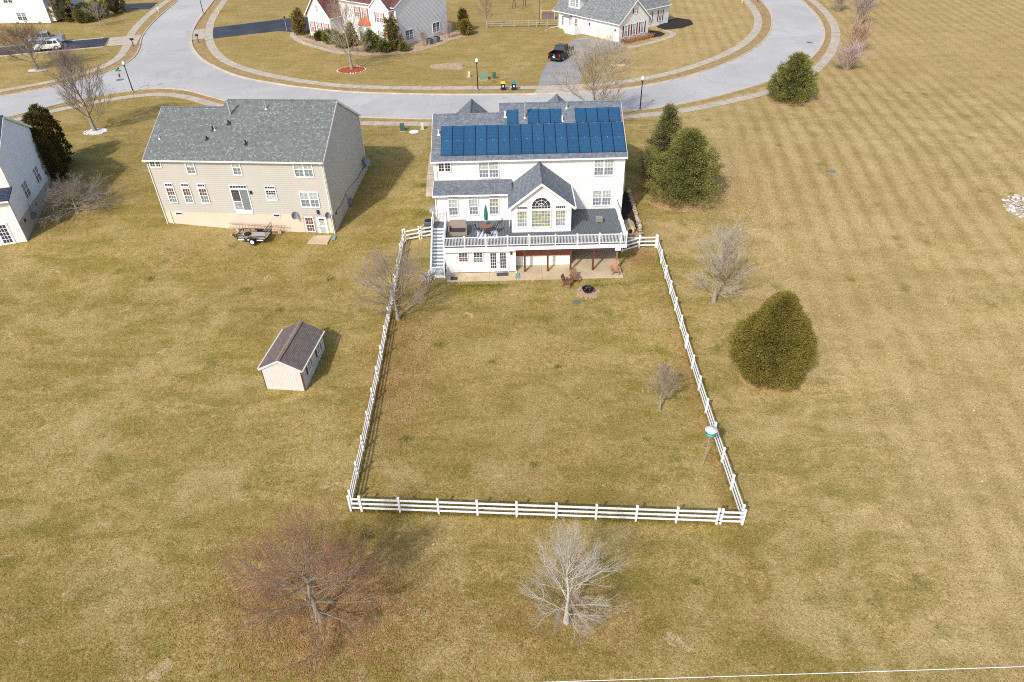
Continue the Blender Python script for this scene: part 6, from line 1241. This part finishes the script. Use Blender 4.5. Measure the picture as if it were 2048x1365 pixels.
pickup(9.35, 119.6, math.atan2(6.9, 3.6), 'car_black', 'black pickup truck parked on the grey driveway'); pickup(-85.4, 138.0, math.atan2(-.3, -.95), 'car_silver', 'silver pickup truck parked at the top left behind the white car')
def suv(x, y, rz, paint, label):
    r = thing('parked_car', label, 'car', (x, y, Z0+.02), rz); body_loft([(2.3, .72, .66, .42, .6, .82), (2.15, .86, .8, .32, .68, .92), (1.2, .91, .87, .32, .75, 1.02), (-1.9, .91, .87, .32, .78, 1.08), (-2.25, .86, .84, .4, .74, 1.05)]).build('body', paint, r)
    MB().hexa([(1.25, -.83, 1.0), (-2.2, -.83, 1.02), (-2.2, .83, 1.02), (1.25, .83, 1.0)][::-1], [(.3, -.66, 1.62), (-1.75, -.66, 1.62), (-1.75, .66, 1.62), (.3, .66, 1.62)][::-1]).build('cab', paint, r); MB().poly([(1.2, -.72, 1.06), (1.2, .72, 1.06), (.4, .6, 1.57), (.4, -.6, 1.57)]).build('windscreen', 'car_glass', r); MB().poly([(-2.2, .7, 1.1), (-2.2, -.7, 1.1), (-1.82, -.6, 1.56), (-1.82, .6, 1.56)]).build('rear_window', 'car_glass', r)
    for s in (-1, 1):
        for a, b in ((.95, -.1), (-.2, -1.1), (-1.2, -1.9)):
            q = [(a, s*.835, 1.08), (b, s*.835, 1.08), (max(b, -1.65), s*.69, 1.56), (min(a, .28), s*.69, 1.56)]; MB().poly(q if s > 0 else q[::-1]).build('side_window', 'car_glass', r)
        MB().box(-2.3, -2.2, min(s*.6, s*.86), max(s*.6, s*.86), .8, 1.0).build('tail_light', 'taillight', r); MB().box(2.12, 2.28, min(s*.5, s*.8), max(s*.5, s*.8), .66, .8).build('headlight', 'headlight', r)
    MB().box(-2.34, -2.2, -.86, .86, .38, .6).build('bumper', 'dark_pipe', r); wheels(r, (1.4, -1.4), .92, .36)
suv(-82.6, 133.6, math.atan2(-.3, -.95), 'car_white', 'white car parked on the black driveway behind the bare tree')

# ------------------------------------------------------------------ things by the tan house
tr_ = thing('flatbed_trailer', 'small black flatbed trailer with a mesh ramp behind the tan house', 'trailer', (-25.0, 61.15, gz(-25, 61.15)+.02), R(-7)); L, Wd, dz = 2.9, 1.5, .5
for k in range(9): MB().box(-L/2+.03, L/2-.03, -Wd/2+.04+k*.158, -Wd/2+.185+k*.158, dz, dz+.035).build('plank', 'trailer_deck', tr_)
MB().box(-L/2, L/2, -Wd/2-.05, -Wd/2+.02, dz-.09, dz+.02).box(-L/2, L/2, Wd/2-.02, Wd/2+.05, dz-.09, dz+.02).box(-L/2-.05, -L/2, -Wd/2, Wd/2, dz-.09, dz+.02).box(L/2, L/2+.05, -Wd/2, Wd/2, dz-.09, dz+.02).build('chassis', 'black_metal', tr_)
sr = MB()
for s in (-1, 1):
    sr.box(-L/2, L/2, s*(Wd/2)-.025, s*(Wd/2)+.025, dz+.30, dz+.35)
    for k in range(5): x = -L/2+.03+k*(L-.06)/4; sr.box(x-.025, x+.025, s*(Wd/2)-.024, s*(Wd/2)+.024, dz, dz+.30)
sr.box(-L/2-.02, -L/2+.03, -Wd/2, Wd/2, dz+.30, dz+.35); sr.build('side_rail', 'black_metal', tr_)
for k in range(3): MB().box(-L/2+.1+k*.95, -L/2+.75+k*.95, -Wd/2-.085, -Wd/2-.055, dz-.12, dz-.02).build('reflector_panel', 'litter_white', tr_)
rg = MB(); 
for k in range(6): y = -Wd/2+k*Wd/5; rg.tube((L/2+.02, y, dz), (L/2+.22, y, dz+1.15), .02, .02, 4)
for z in (.35, .75, 1.15): rg.tube((L/2+.02+.2*z/1.15, -Wd/2, dz+z), (L/2+.02+.2*z/1.15, Wd/2, dz+z), .02, .02, 4)
rg.build('ramp', 'black_metal', tr_); MB().tube((-L/2, -.5, dz-.05), (-L/2-.9, 0, dz-.05), .04, .04, 5).tube((-L/2, .5, dz-.05), (-L/2-.9, 0, dz-.05), .04, .04, 5).build('tongue', 'black_metal', tr_); MB().box(-L/2-1.05, -L/2-.85, -.07, .07, dz-.1, dz+.06).build('coupler', 'galvanised', tr_); MB().tube((-L/2-.7, .1, 0), (-L/2-.7, .1, dz+.2), .03, .03, 6).build('jack', 'black_metal', tr_)
for s in (-1, 1):
    w = MB().tube((.15, s*(Wd/2+.1), .32), (.15, s*(Wd/2+.3), .32), .32, .32, 16).build('wheel', 'tyre', tr_); MB().tube((.15, s*(Wd/2+.28), .32), (.15, s*(Wd/2+.32), .32), .2, .2, 12).build('rim', 'litter_white', w); MB().box(-.3, .6, min(s*(Wd/2+.06), s*(Wd/2+.34)), max(s*(Wd/2+.06), s*(Wd/2+.34)), .68, .71).build('mudguard', 'black_metal', tr_)
sw = thing('spare_wheel', 'white rimmed wheel lying on the flatbed trailer', 'wheel', (-25.7, 61.3, gz(-25, 61.15)+.02+.545)); MB().lathe((0, 0, 0), [(.2, 0), (.32, .03), (.32, .15), (.2, .18)], 16).build('tyre', 'tyre', sw); MB().lathe((0, 0, .05), [(.2, 0), (.2, .11), (.06, .12)], 12).build('rim', 'litter_white', sw)
ld = thing('extension_ladder', 'orange extension ladder hung along the tan house foundation', 'ladder', (-25.0, 62.45, gz(-25, 62.4)), R(-8)); 
for z in (.45, .95): MB().tube((-3.0, 0, z), (3.0, 0, z-.05), .035, .035, 5).build('side_rail', 'ladder_red', ld)
for k in range(19): x = -2.85+k*.315; MB().tube((x, 0, .44), (x, 0, .94), .018, .018, 5).build('rung', 'galvanised' if k % 2 else 'ladder_red', ld)
for x in (-2.2, 2.2): MB().box(x-.15, x+.15, -.1, .1, 0, .4).build('block', 'grey_foundation', ld)
sheet('door_pad', [(-19.75, 60.35), (-17.75, 60.15), (-17.6, 61.95), (-19.3, 62.15)], 'patio_concrete', .06, zf=lambda x, y: gz(-18.5, 61.2), th=.2)
sb = thing('splash_block', 'green splash block at the tan house downspout', 'splash block', (-17.3, 61.3, gz(-17.3, 61.3))); MB().hexa([(-.15, -.5, 0), (.15, -.5, 0), (.12, .3, 0), (-.12, .3, 0)], [(-.2, -.5, .06), (.2, -.5, .06), (.14, .3, .12), (-.14, .3, .12)]).build('trough', 'hose_green', sb)
# ------------------------------------------------------------------ on the deck
so = thing('wicker_sofa', 'brown wicker daybed facing away on the left of the deck', 'sofa', (-4.75, 57.75, DZ)); MB().box(-.75, .75, -.55, .1, 0, .36).build('seat_base', 'wicker', so); MB().box(-.66, .66, -.5, .1, .36, .46).build('cushion', 'dark_cushion', so); MB().box(-.85, -.75, -.55, .6, 0, .75).build('arm', 'wicker', so); MB().box(.75, .85, -.55, .6, 0, .75).build('arm', 'wicker', so)
MB().hexa([(-.75, .1, .0), (.75, .1, .0), (.75, .6, 0), (-.75, .6, 0)], [(-.75, .32, 1.0), (.75, .32, 1.0), (.75, .6, 1.05), (-.75, .6, 1.05)]).build('backrest', 'wicker', so)
rug = thing('patio_rug', 'white and blue patterned rug under the round deck table', 'rug', (-2.05, 57.25, DZ+.008)); MB().box(-.95, .95, -.75, .75, 0, .012).build('mat', 'rug_white', rug)
for k in range(5): MB().poly([(-.95+k*.38, -.75, .016), (-.83+k*.38, -.75, .016), (-.45+k*.38 if k < 4 else .95, .75, .016), (-.57+k*.38, .75, .016)]).build('stripe', 'rug_blue', rug)
tb = thing('round_table', 'round slatted wooden table on the left half of the deck', 'table', (-2.1, 57.75, DZ+.02))
for k in range(11):
    y = -.55+k*.11; hw = math.sqrt(max(.01, .6**2-y*y)); MB().box(-hw, hw, y-.048, y+.048, .72, .75).build('slat', 'table_wood', tb)
for k in range(4): a = R(45+90*k); MB().tube((.45*math.cos(a), .45*math.sin(a), 0), (.3*math.cos(a), .3*math.sin(a), .72), .035, .035, 6).build('leg', 'table_wood', tb)
um = thing('folded_umbrella', 'closed green umbrella standing in the round deck table', 'umbrella', (-2.1, 57.75, DZ+.02)); MB().tube((0, 0, 0), (0, 0, 2.75), .022, .022, 8).build('pole', 'table_wood', um); MB().lathe((0, 0, 0), [(.25, 0), (.25, .06), (.06, .12)], 12).build('base', 'dark_pipe', um)
cn = MB(); n = 12; prof = [(.20, 1.05), (.12, 1.2), (.17, 1.45), (.19, 1.8), (.15, 2.2), (.09, 2.5), (.03, 2.72)]
for r0, z in prof:
    for k in range(n): t = 6.283*k/n; q = r0*(1.15 if k % 2 else .75); cn.v.append((q*math.cos(t), q*math.sin(t), z))
for j in range(len(prof)-1):
    for k in range(n): cn.f.append((j*n+k, j*n+(k+1) % n, (j+1)*n+(k+1) % n, (j+1)*n+k))
cn.build('canopy', 'umbrella_green', um); MB().lathe((0, 0, 1.18), [(.15, 0), (.15, .05)], 10).build('tie_band', 'umbrella_stripe', um)
def folding_chair(x, y, rz, label):
    r = thing('deck_chair', label, 'chair', (x, y, DZ+.02), rz, 'chairs at the deck table'); MB().box(-.22, .22, -.22, .22, .42, .45).build('seat', 'dark_cushion', r)
    for sx_ in (-.2, .2): MB().tube((sx_, -.22, 0), (sx_, .24, .9), .018, .018, 5).build('leg', 'galvanised', r); MB().tube((sx_, .25, 0), (sx_, -.2, .44), .018, .018, 5).build('leg', 'galvanised', r)
    MB().hexa([(-.2, .15, .55), (.2, .15, .55), (.2, .18, .55), (-.2, .18, .55)], [(-.2, .23, .9), (.2, .23, .9), (.2, .26, .9), (-.2, .26, .9)]).build('backrest', 'dark_cushion', r)
folding_chair(-1.25, 57.6, R(-70), 'dark chair on the right side of the round deck table'); folding_chair(-2.95, 57.6, R(75), 'dark chair on the left side of the round deck table'); folding_chair(-1.9, 56.75, R(170), 'dark chair on the railing side of the round deck table')
bt = thing('side_table', 'small wicker table with a glass top on the right deck', 'table', (8.5, 59.3, DZ)); MB().box(-.3, .3, -.3, .3, .40, .45).build('top', 'wicker', bt); MB().box(-.33, .33, -.33, .33, .451, .47).build('glass_top', 'satellite_dish', bt)
for a in (-.26, .26):
    for b in (-.26, .26): MB().box(a-.04, a+.04, b-.04, b+.04, 0, .40).build('leg', 'wicker', bt)
MB().box(-.22, .22, -.28, -.25, .14, .40).build('apron', 'wicker', bt)
hr = thing('garden_hose', 'coiled pale hose hanging beside the sun room on the deck', 'hose', (.02, 58.6, DZ+.02)); m = MB()
for k in range(3): m.path([(.0+.02*k, (.36-.03*k)*math.cos(R(t)), .4+(.36-.03*k)*math.sin(R(t))) for t in range(0, 361, 20)], .022, 5)
m.build('coil', 'cable_white', hr)
# ------------------------------------------------------------------ on and below the patio
for (x, y, w, d, rz, lb) in ((-.72, 54.85, 1.05, .55, R(2), 'dark grey door mat before the french doors'), (-5.15, 54.3, .6, .55, R(0), 'black mat at the left end of the patio')):
    m = thing('door_mat', lb, 'mat', (x, y, .009), rz); MB().box(-w/2, w/2, -d/2, d/2, 0, .015).build('mat', 'mat_dark', m); MB().box(-w/2-.02, w/2+.02, -d/2-.02, d/2+.02, 0, .006).build('border', 'bin_black', m)
pl = thing('storage_box', 'grey translucent box beside the foot of the deck stairs', 'box', (-5.62, 54.35, .0)); MB().hexa([(-.16, -.3, 0), (.16, -.3, 0), (.16, .3, 0), (-.16, .3, 0)], [(-.2, -.34, .5), (.2, -.34, .5), (.2, .34, .5), (-.2, .34, .5)]).build('box', 'satellite_dish', pl); MB().box(-.22, .22, -.36, .36, .5, .54).build('lid', 'grey_metal', pl)
sp = thing('splash_block', 'pale green splash block at the patio downspout', 'splash block', (.66, 54.5, .01)); MB().hexa([(-.18, -.45, 0), (.18, -.45, 0), (.12, .4, 0), (-.12, .4, 0)], [(-.22, -.45, .05), (.22, -.45, .05), (.14, .4, .1), (-.14, .4, .1)]).build('trough', 'hose_green', sp)
def adirondack(x, y, z, rz, mat, label):
    r = thing('slatted_chair', label, 'chair', (x, y, z), rz, 'slatted wooden chairs')
    for k in range(5): a = -.24+k*.12; MB().hexa([(a-.05, .25, .28), (a+.05, .25, .28), (a+.05, .28, .28), (a-.05, .28, .28)], [(a-.05, .58, 1.02), (a+.05, .58, 1.02), (a+.05, .61, 1.02), (a-.05, .61, 1.02)]).build('back_slat', mat, r)
    for k in range(5): y0 = -.3+k*.12; MB().box(-.29, .29, y0-.05, y0+.05, .38-.025*k, .405-.025*k).build('seat_slat', mat, r)
    for s in (-1, 1):
        MB().box(s*.32-.03, s*.32+.03, -.36, -.28, 0, .56).build('leg', mat, r); MB().hexa([(s*.28-.025, .3, 0), (s*.28+.025, .3, 0), (s*.28+.025, .42, 0), (s*.28-.025, .42, 0)], [(s*.28-.025, .2, .56), (s*.28+.025, .2, .56), (s*.28+.025, .3, .56), (s*.28-.025, .3, .56)]).build('leg', mat, r); MB().box(s*.36-.07, s*.36+.07, -.4, .34, .56, .59).build('arm', mat, r)
    MB().hexa([(-.3, .36, .62), (.3, .36, .62), (.3, .40, .62), (-.3, .40, .62)], [(-.3, .40, .70), (.3, .40, .70), (.3, .44, .70), (-.3, .44, .70)]).build('back_brace', mat, r)
adirondack(5.75, 53.35, gz(5.75, 53.4), R(8), 'orange_wood', 'orange wooden slatted chair nearer the patio by the fire pit'); adirondack(5.1, 52.75, gz(5.1, 52.7), R(62), 'orange_wood', 'orange wooden slatted chair turned sideways to the fire pit'); adirondack(9.55, 54.55, .01, R(2), 'faded_wood', 'faded wooden slatted chair standing on the patio under the deck corner')
fp = thing('fire_pit', 'black metal fire pit bowl with logs on the lawn', 'fire pit', (6.8, 51.75, gz(6.8, 51.75))); MB().lathe((0, 0, .05), [(.2, 0), (.42, .12), (.5, .34), (.53, .36), (.46, .34), (.36, .16), (.1, .1)], 20).build('bowl', 'black_metal', fp); rnd = random.Random(3)
for k in range(3): a = R(120*k); MB().tube((.3*math.cos(a), .3*math.sin(a), -.05), (.25*math.cos(a), .25*math.sin(a), .12), .03, .03, 6).build('leg', 'black_metal', fp)
for k in range(6): a = rnd.uniform(0, 6.28); MB().tube((.3*math.cos(a), .3*math.sin(a), .28+.03*k), (-.3*math.cos(a+.6), -.3*math.sin(a+.6), .34+.05*k), .045, .045, 6).build('log', 'dark_bark', fp)
bp = thing('brick_ring', 'round pad of pink paving bricks under the fire pit', 'paving', (6.85, 51.7, gz(6.85, 51.7)+.01)); rnd = random.Random(9); BM = MB().box(-.1, .1, -.05, .05, -.03, .05).mesh('brick'); BM.materials.append(MATS['brick_pink'])
for ring, r0 in enumerate((.18, .42, .66, .90)):
    n = int(6.283*r0/.225)
    for k in range(n):
        if ring >= 2 and rnd.random() < (.12, .4)[ring-2]: continue
        a = 6.283*k/n+ring*.3; o = link('brick', BM, bp); x, y = r0*math.cos(a), r0*math.sin(a); o.location = (x, y, gz(6.85+x, 51.7+y)-gz(6.85, 51.7)+rnd.uniform(-.012, .008)); o.rotation_euler = (0, 0, a+math.pi/2+rnd.uniform(-.1, .1)); o.scale = (1, 2.1, 1)
tag(MB().lathe((5.7, 50.3, gz(5.7, 50.3)), [(.34, -.02), (.34, .03), (.28, .04), (.05, .03)], 14).build('mesh_disc', 'iron_cover'), 'dark round mesh lid lying on the grass near the fire pit', 'lid')
dh = thing('dog_house', 'pale wooden dog house in the stone edged bed beside the deck', 'dog house', (11.75, 61.0, gz(12.9, 60.9)+.16)); MB().box(-.4, .4, -.65, .65, .05, .65).build('walls', 'doghouse_wood', dh)
for s in (-1, 1): MB().slab([(s*.52, -.75, .6), (s*.52, .75, .6), (0, .75, 1.02), (0, -.75, 1.02)], .04).build('roof', 'doghouse_wood' if s > 0 else 'weathered_timber', dh)
MB().poly([(-.4, -.652, .65), (.4, -.652, .65), (0, -.652, .98)]).build('gable', 'doghouse_wood', dh); MB().box(-.18, .18, -.665, -.651, .08, .5).build('opening', 'bin_black', dh); MB().box(-.5, .5, -.85, .75, -.02, .05).build('floor', 'grey_foundation', dh)
tag(MB().obox((10.75, 59.2, gz(12.9, 59)+.55), Vector((1.75, -.25, .02)).normalized(), Vector((.14, .98, 0)).normalized(), (0, 0, 1), 1.8, .04, .12).build('loose_rail', 'white_vinyl'), 'loose white rail leaning by the stone wall right of the deck', 'rail')
# ------------------------------------------------------------------ birdhouse, wire, litter
bh = thing('martin_house', 'white and green birdhouse on a pole at the right yard fence', 'birdhouse', (12.45, 31.9, gz(12.45, 31.9))); MB().tube((0, 0, -.1), (.12, .05, 3.2), .03, .025, 8).build('pole', 'galvanised', bh)
hx = lambda r, z, n=12: [(.12+r*math.cos(6.283*k/n), .05+r*math.sin(6.283*k/n), z) for k in range(n)]
MB().hexa(hx(.40, 3.05), hx(.40, 3.1)).build('porch', 'birdhouse_green', bh); MB().hexa(hx(.30, 3.1), hx(.30, 3.42)).build('walls', 'birdhouse_white', bh); MB().hexa(hx(.41, 3.24), hx(.41, 3.28)).build('porch', 'birdhouse_green', bh); MB().hexa(hx(.40, 3.43), hx(.42, 3.47)).build('eave_ring', 'birdhouse_green', bh)
rf = MB(); base = hx(.44, 3.47); 
for k in range(12):
    a, b = base[k], base[(k+1) % 12]; mid = (.12+.46*math.cos(6.283*(k+.5)/12), .05+.46*math.sin(6.283*(k+.5)/12), 3.44); top = (.12, .05, 3.72); rf.poly([a, mid, top]); rf.poly([mid, b, top])
rf.build('roof', 'birdhouse_white', bh); bh.scale = (.86, .86, .96)
for k in range(6): a = 6.283*k/6; MB().tube((.12+.29*math.cos(a), .05+.29*math.sin(a), 3.2), (.12+.305*math.cos(a), .05+.305*math.sin(a), 3.2), .05, .05, 8).build('entrance_hole', 'bin_black', bh)
cb = MB(); P = []
for k in range(61):
    t = k/60; x = -60+130*t; P.append(Vector((x, 12.794+.00805*x, 8.0+.0002*(x-9)**2)))
cb.path(P, .013, 6); tag(cb.build('overhead_wire', 'cable_white'), 'thin white overhead wire crossing the bottom right of the view', 'wire')
rnd = random.Random(99)
def leaves(name, cx, cy, rx, ry, n, seed, mat='dead_leaves'):
    rnd = random.Random(seed); mb = MB()
    for k in range(n):
        x, y = cx+rnd.gauss(0, rx*.55), cy+rnd.gauss(0, ry*.55)
        if 3.9 < x < 3: continue
        s = rnd.uniform(.025, .05); a = rnd.uniform(0, 6.28); z = gz(x, y)+.035; dx, dy = s*math.cos(a), s*math.sin(a); t = rnd.uniform(-.02, .03); mb.poly([(x-dx, y-dy, z), (x+dy*.7, y-dx*.7, z+abs(t)), (x+dx, y+dy, z+.01), (x-dy*.7, y+dx*.7, z+.004)])
    o = mb.build(name, mat, kind='stuff', uv=False); o['label'] = 'brown fallen leaves scattered on the grass'; o['category'] = 'leaves'; return o
leaves('fallen_leaves', -10.5, 22.0, 7, 5, 16000, 1); leaves('fallen_leaves', -8.6, 42, 2.6, 9, 7000, 2); leaves('fallen_leaves', 13.4, 40, .7, 22, 3500, 3); leaves('fallen_leaves', 24, 66, 10, 10, 6000, 4); leaves('fallen_leaves', 2, 21, 6, 3, 3500, 5); leaves('fallen_leaves', 12, 57, 1.6, 1.6, 1200, 6)
for i, (x, y) in enumerate(((17.0, 52.7), (24.4, 62.5), (27.5, 47.6), (33, 36.5), (30, 30), (-5, 26.2))):
    o = MB().poly([(x-.05, y-.04, gz(x, y)+.03), (x+.06, y-.03, gz(x, y)+.05), (x+.05, y+.05, gz(x, y)+.04), (x-.04, y+.05, gz(x, y)+.06)]).build('paper_scrap', 'litter_white'); tag(o, ('tiny white scrap on the grass just right of the far right fence corner', 'tiny white scrap on the grass between the pine and the flat lid', 'tiny white scrap on the grass above the very large bush', 'tiny white scrap in the field right of the very large bush', 'tiny white scrap in the field right of the near fence corner', 'tiny white scrap in front of the near fence, left half')[i], 'litter')

# ------------------------------------------------------------------ grass: loose blades over the nearer lawns
import numpy as np
def gz_np(x, y):
    px, pz = np.array([a for a, b in PROF], float), np.array([b for a, b in PROF], float); f = lambda v: np.interp(v, px, pz)
    return (f(y-1.2)+2*f(y)+f(y+1.2))/4+.60*np.exp(-((x+36)/7)**2-((y-64)/7)**2)
def blades(name, label, x, y, mat, h0, h1, w0, w1, seed):
    g = np.random.default_rng(seed); n = len(x); z = gz_np(x, y)-.005; a = g.uniform(0, 6.283, n); h = g.uniform(h0, h1, n); w = g.uniform(w0, w1, n)/2; l = g.uniform(.2, 1.1, n)*h; b = g.uniform(0, 6.283, n)
    V = np.empty((n, 3, 3), np.float32); dx, dy = np.cos(a)*w, np.sin(a)*w
    V[:, 0] = np.stack([x-dx, y-dy, z], 1); V[:, 1] = np.stack([x+dx, y+dy, z], 1); V[:, 2] = np.stack([x+np.cos(b)*l, y+np.sin(b)*l, z+h], 1)
    me = bpy.data.meshes.new(name); me.vertices.add(3*n); me.vertices.foreach_set('co', V.reshape(-1)); me.loops.add(3*n); me.loops.foreach_set('vertex_index', np.arange(3*n, dtype=np.int32)); me.polygons.add(n); me.polygons.foreach_set('loop_start', np.arange(0, 3*n, 3, dtype=np.int32)); me.update(); me.validate(); me.materials.append(MATS[mat])
    o = link(name, me, None, 'stuff'); o['label'] = label; o['category'] = 'grass'
def keep(x, y):
    k = np.ones(len(x), bool)
    for x0, x1, y0, y1 in ((-7.4, 11.2, 53.6, 80), (-35.5, -16.4, 61.4, 78), (-19.4, -15.0, 39.9, 46.2), (-70, -47.6, 60.4, 80), (12.0, 13.2, 58.5, 69), (11, 13, 58.6, 62), (-20, -17.5, 60, 62.3), (5.8, 7.9, 50.7, 52.7)): k &= ~((x > x0) & (x < x1) & (y > y0) & (y < y1))
    return k
g = np.random.default_rng(5); n = 620000; y = 12+g.random(n)**1.15*64; x = (g.random(n)*2-1)*(22+y*.62); k = keep(x, y)&(g.random(n) < np.clip((80-y)/22, 0, 1)); x, y = x[k], y[k]
dn = np.sin(x*.9+np.sin(y*.7)*2)+np.sin(y*1.3+np.sin(x*.5)*2.5); k = g.random(len(x)) < .62+.2*dn; x, y = x[k], y[k]
m_ = g.random(len(x)); blades('grass_blades', 'short pale dry grass blades covering the lawns', x[m_ < .6], y[m_ < .6], 'dry_blades', .04, .085, .02, .045, 6); blades('green_blades', 'short olive green grass blades among the dry grass', x[m_ >= .6], y[m_ >= .6], 'olive_blades', .04, .08, .02, .045, 7)
fx_, fy_ = [], []
for (ax, ay), (bx_, by_) in (((-10.4, 28.95), (13.7, 27.15)), ((-10.4, 29), (-10.3, 60.2)), ((13.75, 27.4), (14, 58.2))):
    t = g.random(5200); fx_.append(ax+(bx_-ax)*t+g.normal(0, .09, 5200)); fy_.append(ay+(by_-ay)*t+g.normal(0, .09, 5200))
blades('fence_grass', 'longer uncut grass along the foot of the white fence', np.concatenate(fx_), np.concatenate(fy_), 'olive_blades', .10, .24, .02, .04, 8)
# greener weeds and clumps standing out of the dry lawn
wx, wy = [], []
for i, (cx, cy, r0, n) in enumerate(((-7.6, 35.1, .38, 260), (1.3, 32.4, .3, 150), (-9.0, 26.9, .32, 160), (10.1, 23.2, .34, 170), (-1.6, 43.0, .28, 120), (3.5, 42.3, .3, 130), (-16.5, 54.6, .5, 220), (-8.9, 65.1, .9, 600), (10.2, 52.7, .5, 200), (15.5, 33.8, .4, 150), (9.1, 34.5, .3, 110), (-12.5, 24.0, .3, 120), (5.0, 24.9, .34, 140), (-20.1, 50.3, .35, 140), (-5.9, 45.2, .4, 170), (30.4, 52.6, .4, 160), (-33.2, 55.2, .4, 160), (-8.2, 57.2, .5, 260), (-9.3, 71, .8, 500))):
    wx.append(cx+g.normal(0, r0*.6, n)); wy.append(cy+g.normal(0, r0*.5, n))
for cx, cy, rx, n in ((-3.6, 53.25, 1.0, 700), (-1.3, 53.2, .9, 700), (8.0, 52.9, .8, 350)): wx.append(cx+g.normal(0, rx*.7, n)); wy.append(cy-np.abs(g.normal(0, .35, n)))
blades('green_weeds', 'small clumps of greener grass standing out of the dry lawn', np.concatenate(wx), np.concatenate(wy), 'grass_tuft', .06, .15, .03, .06, 9)
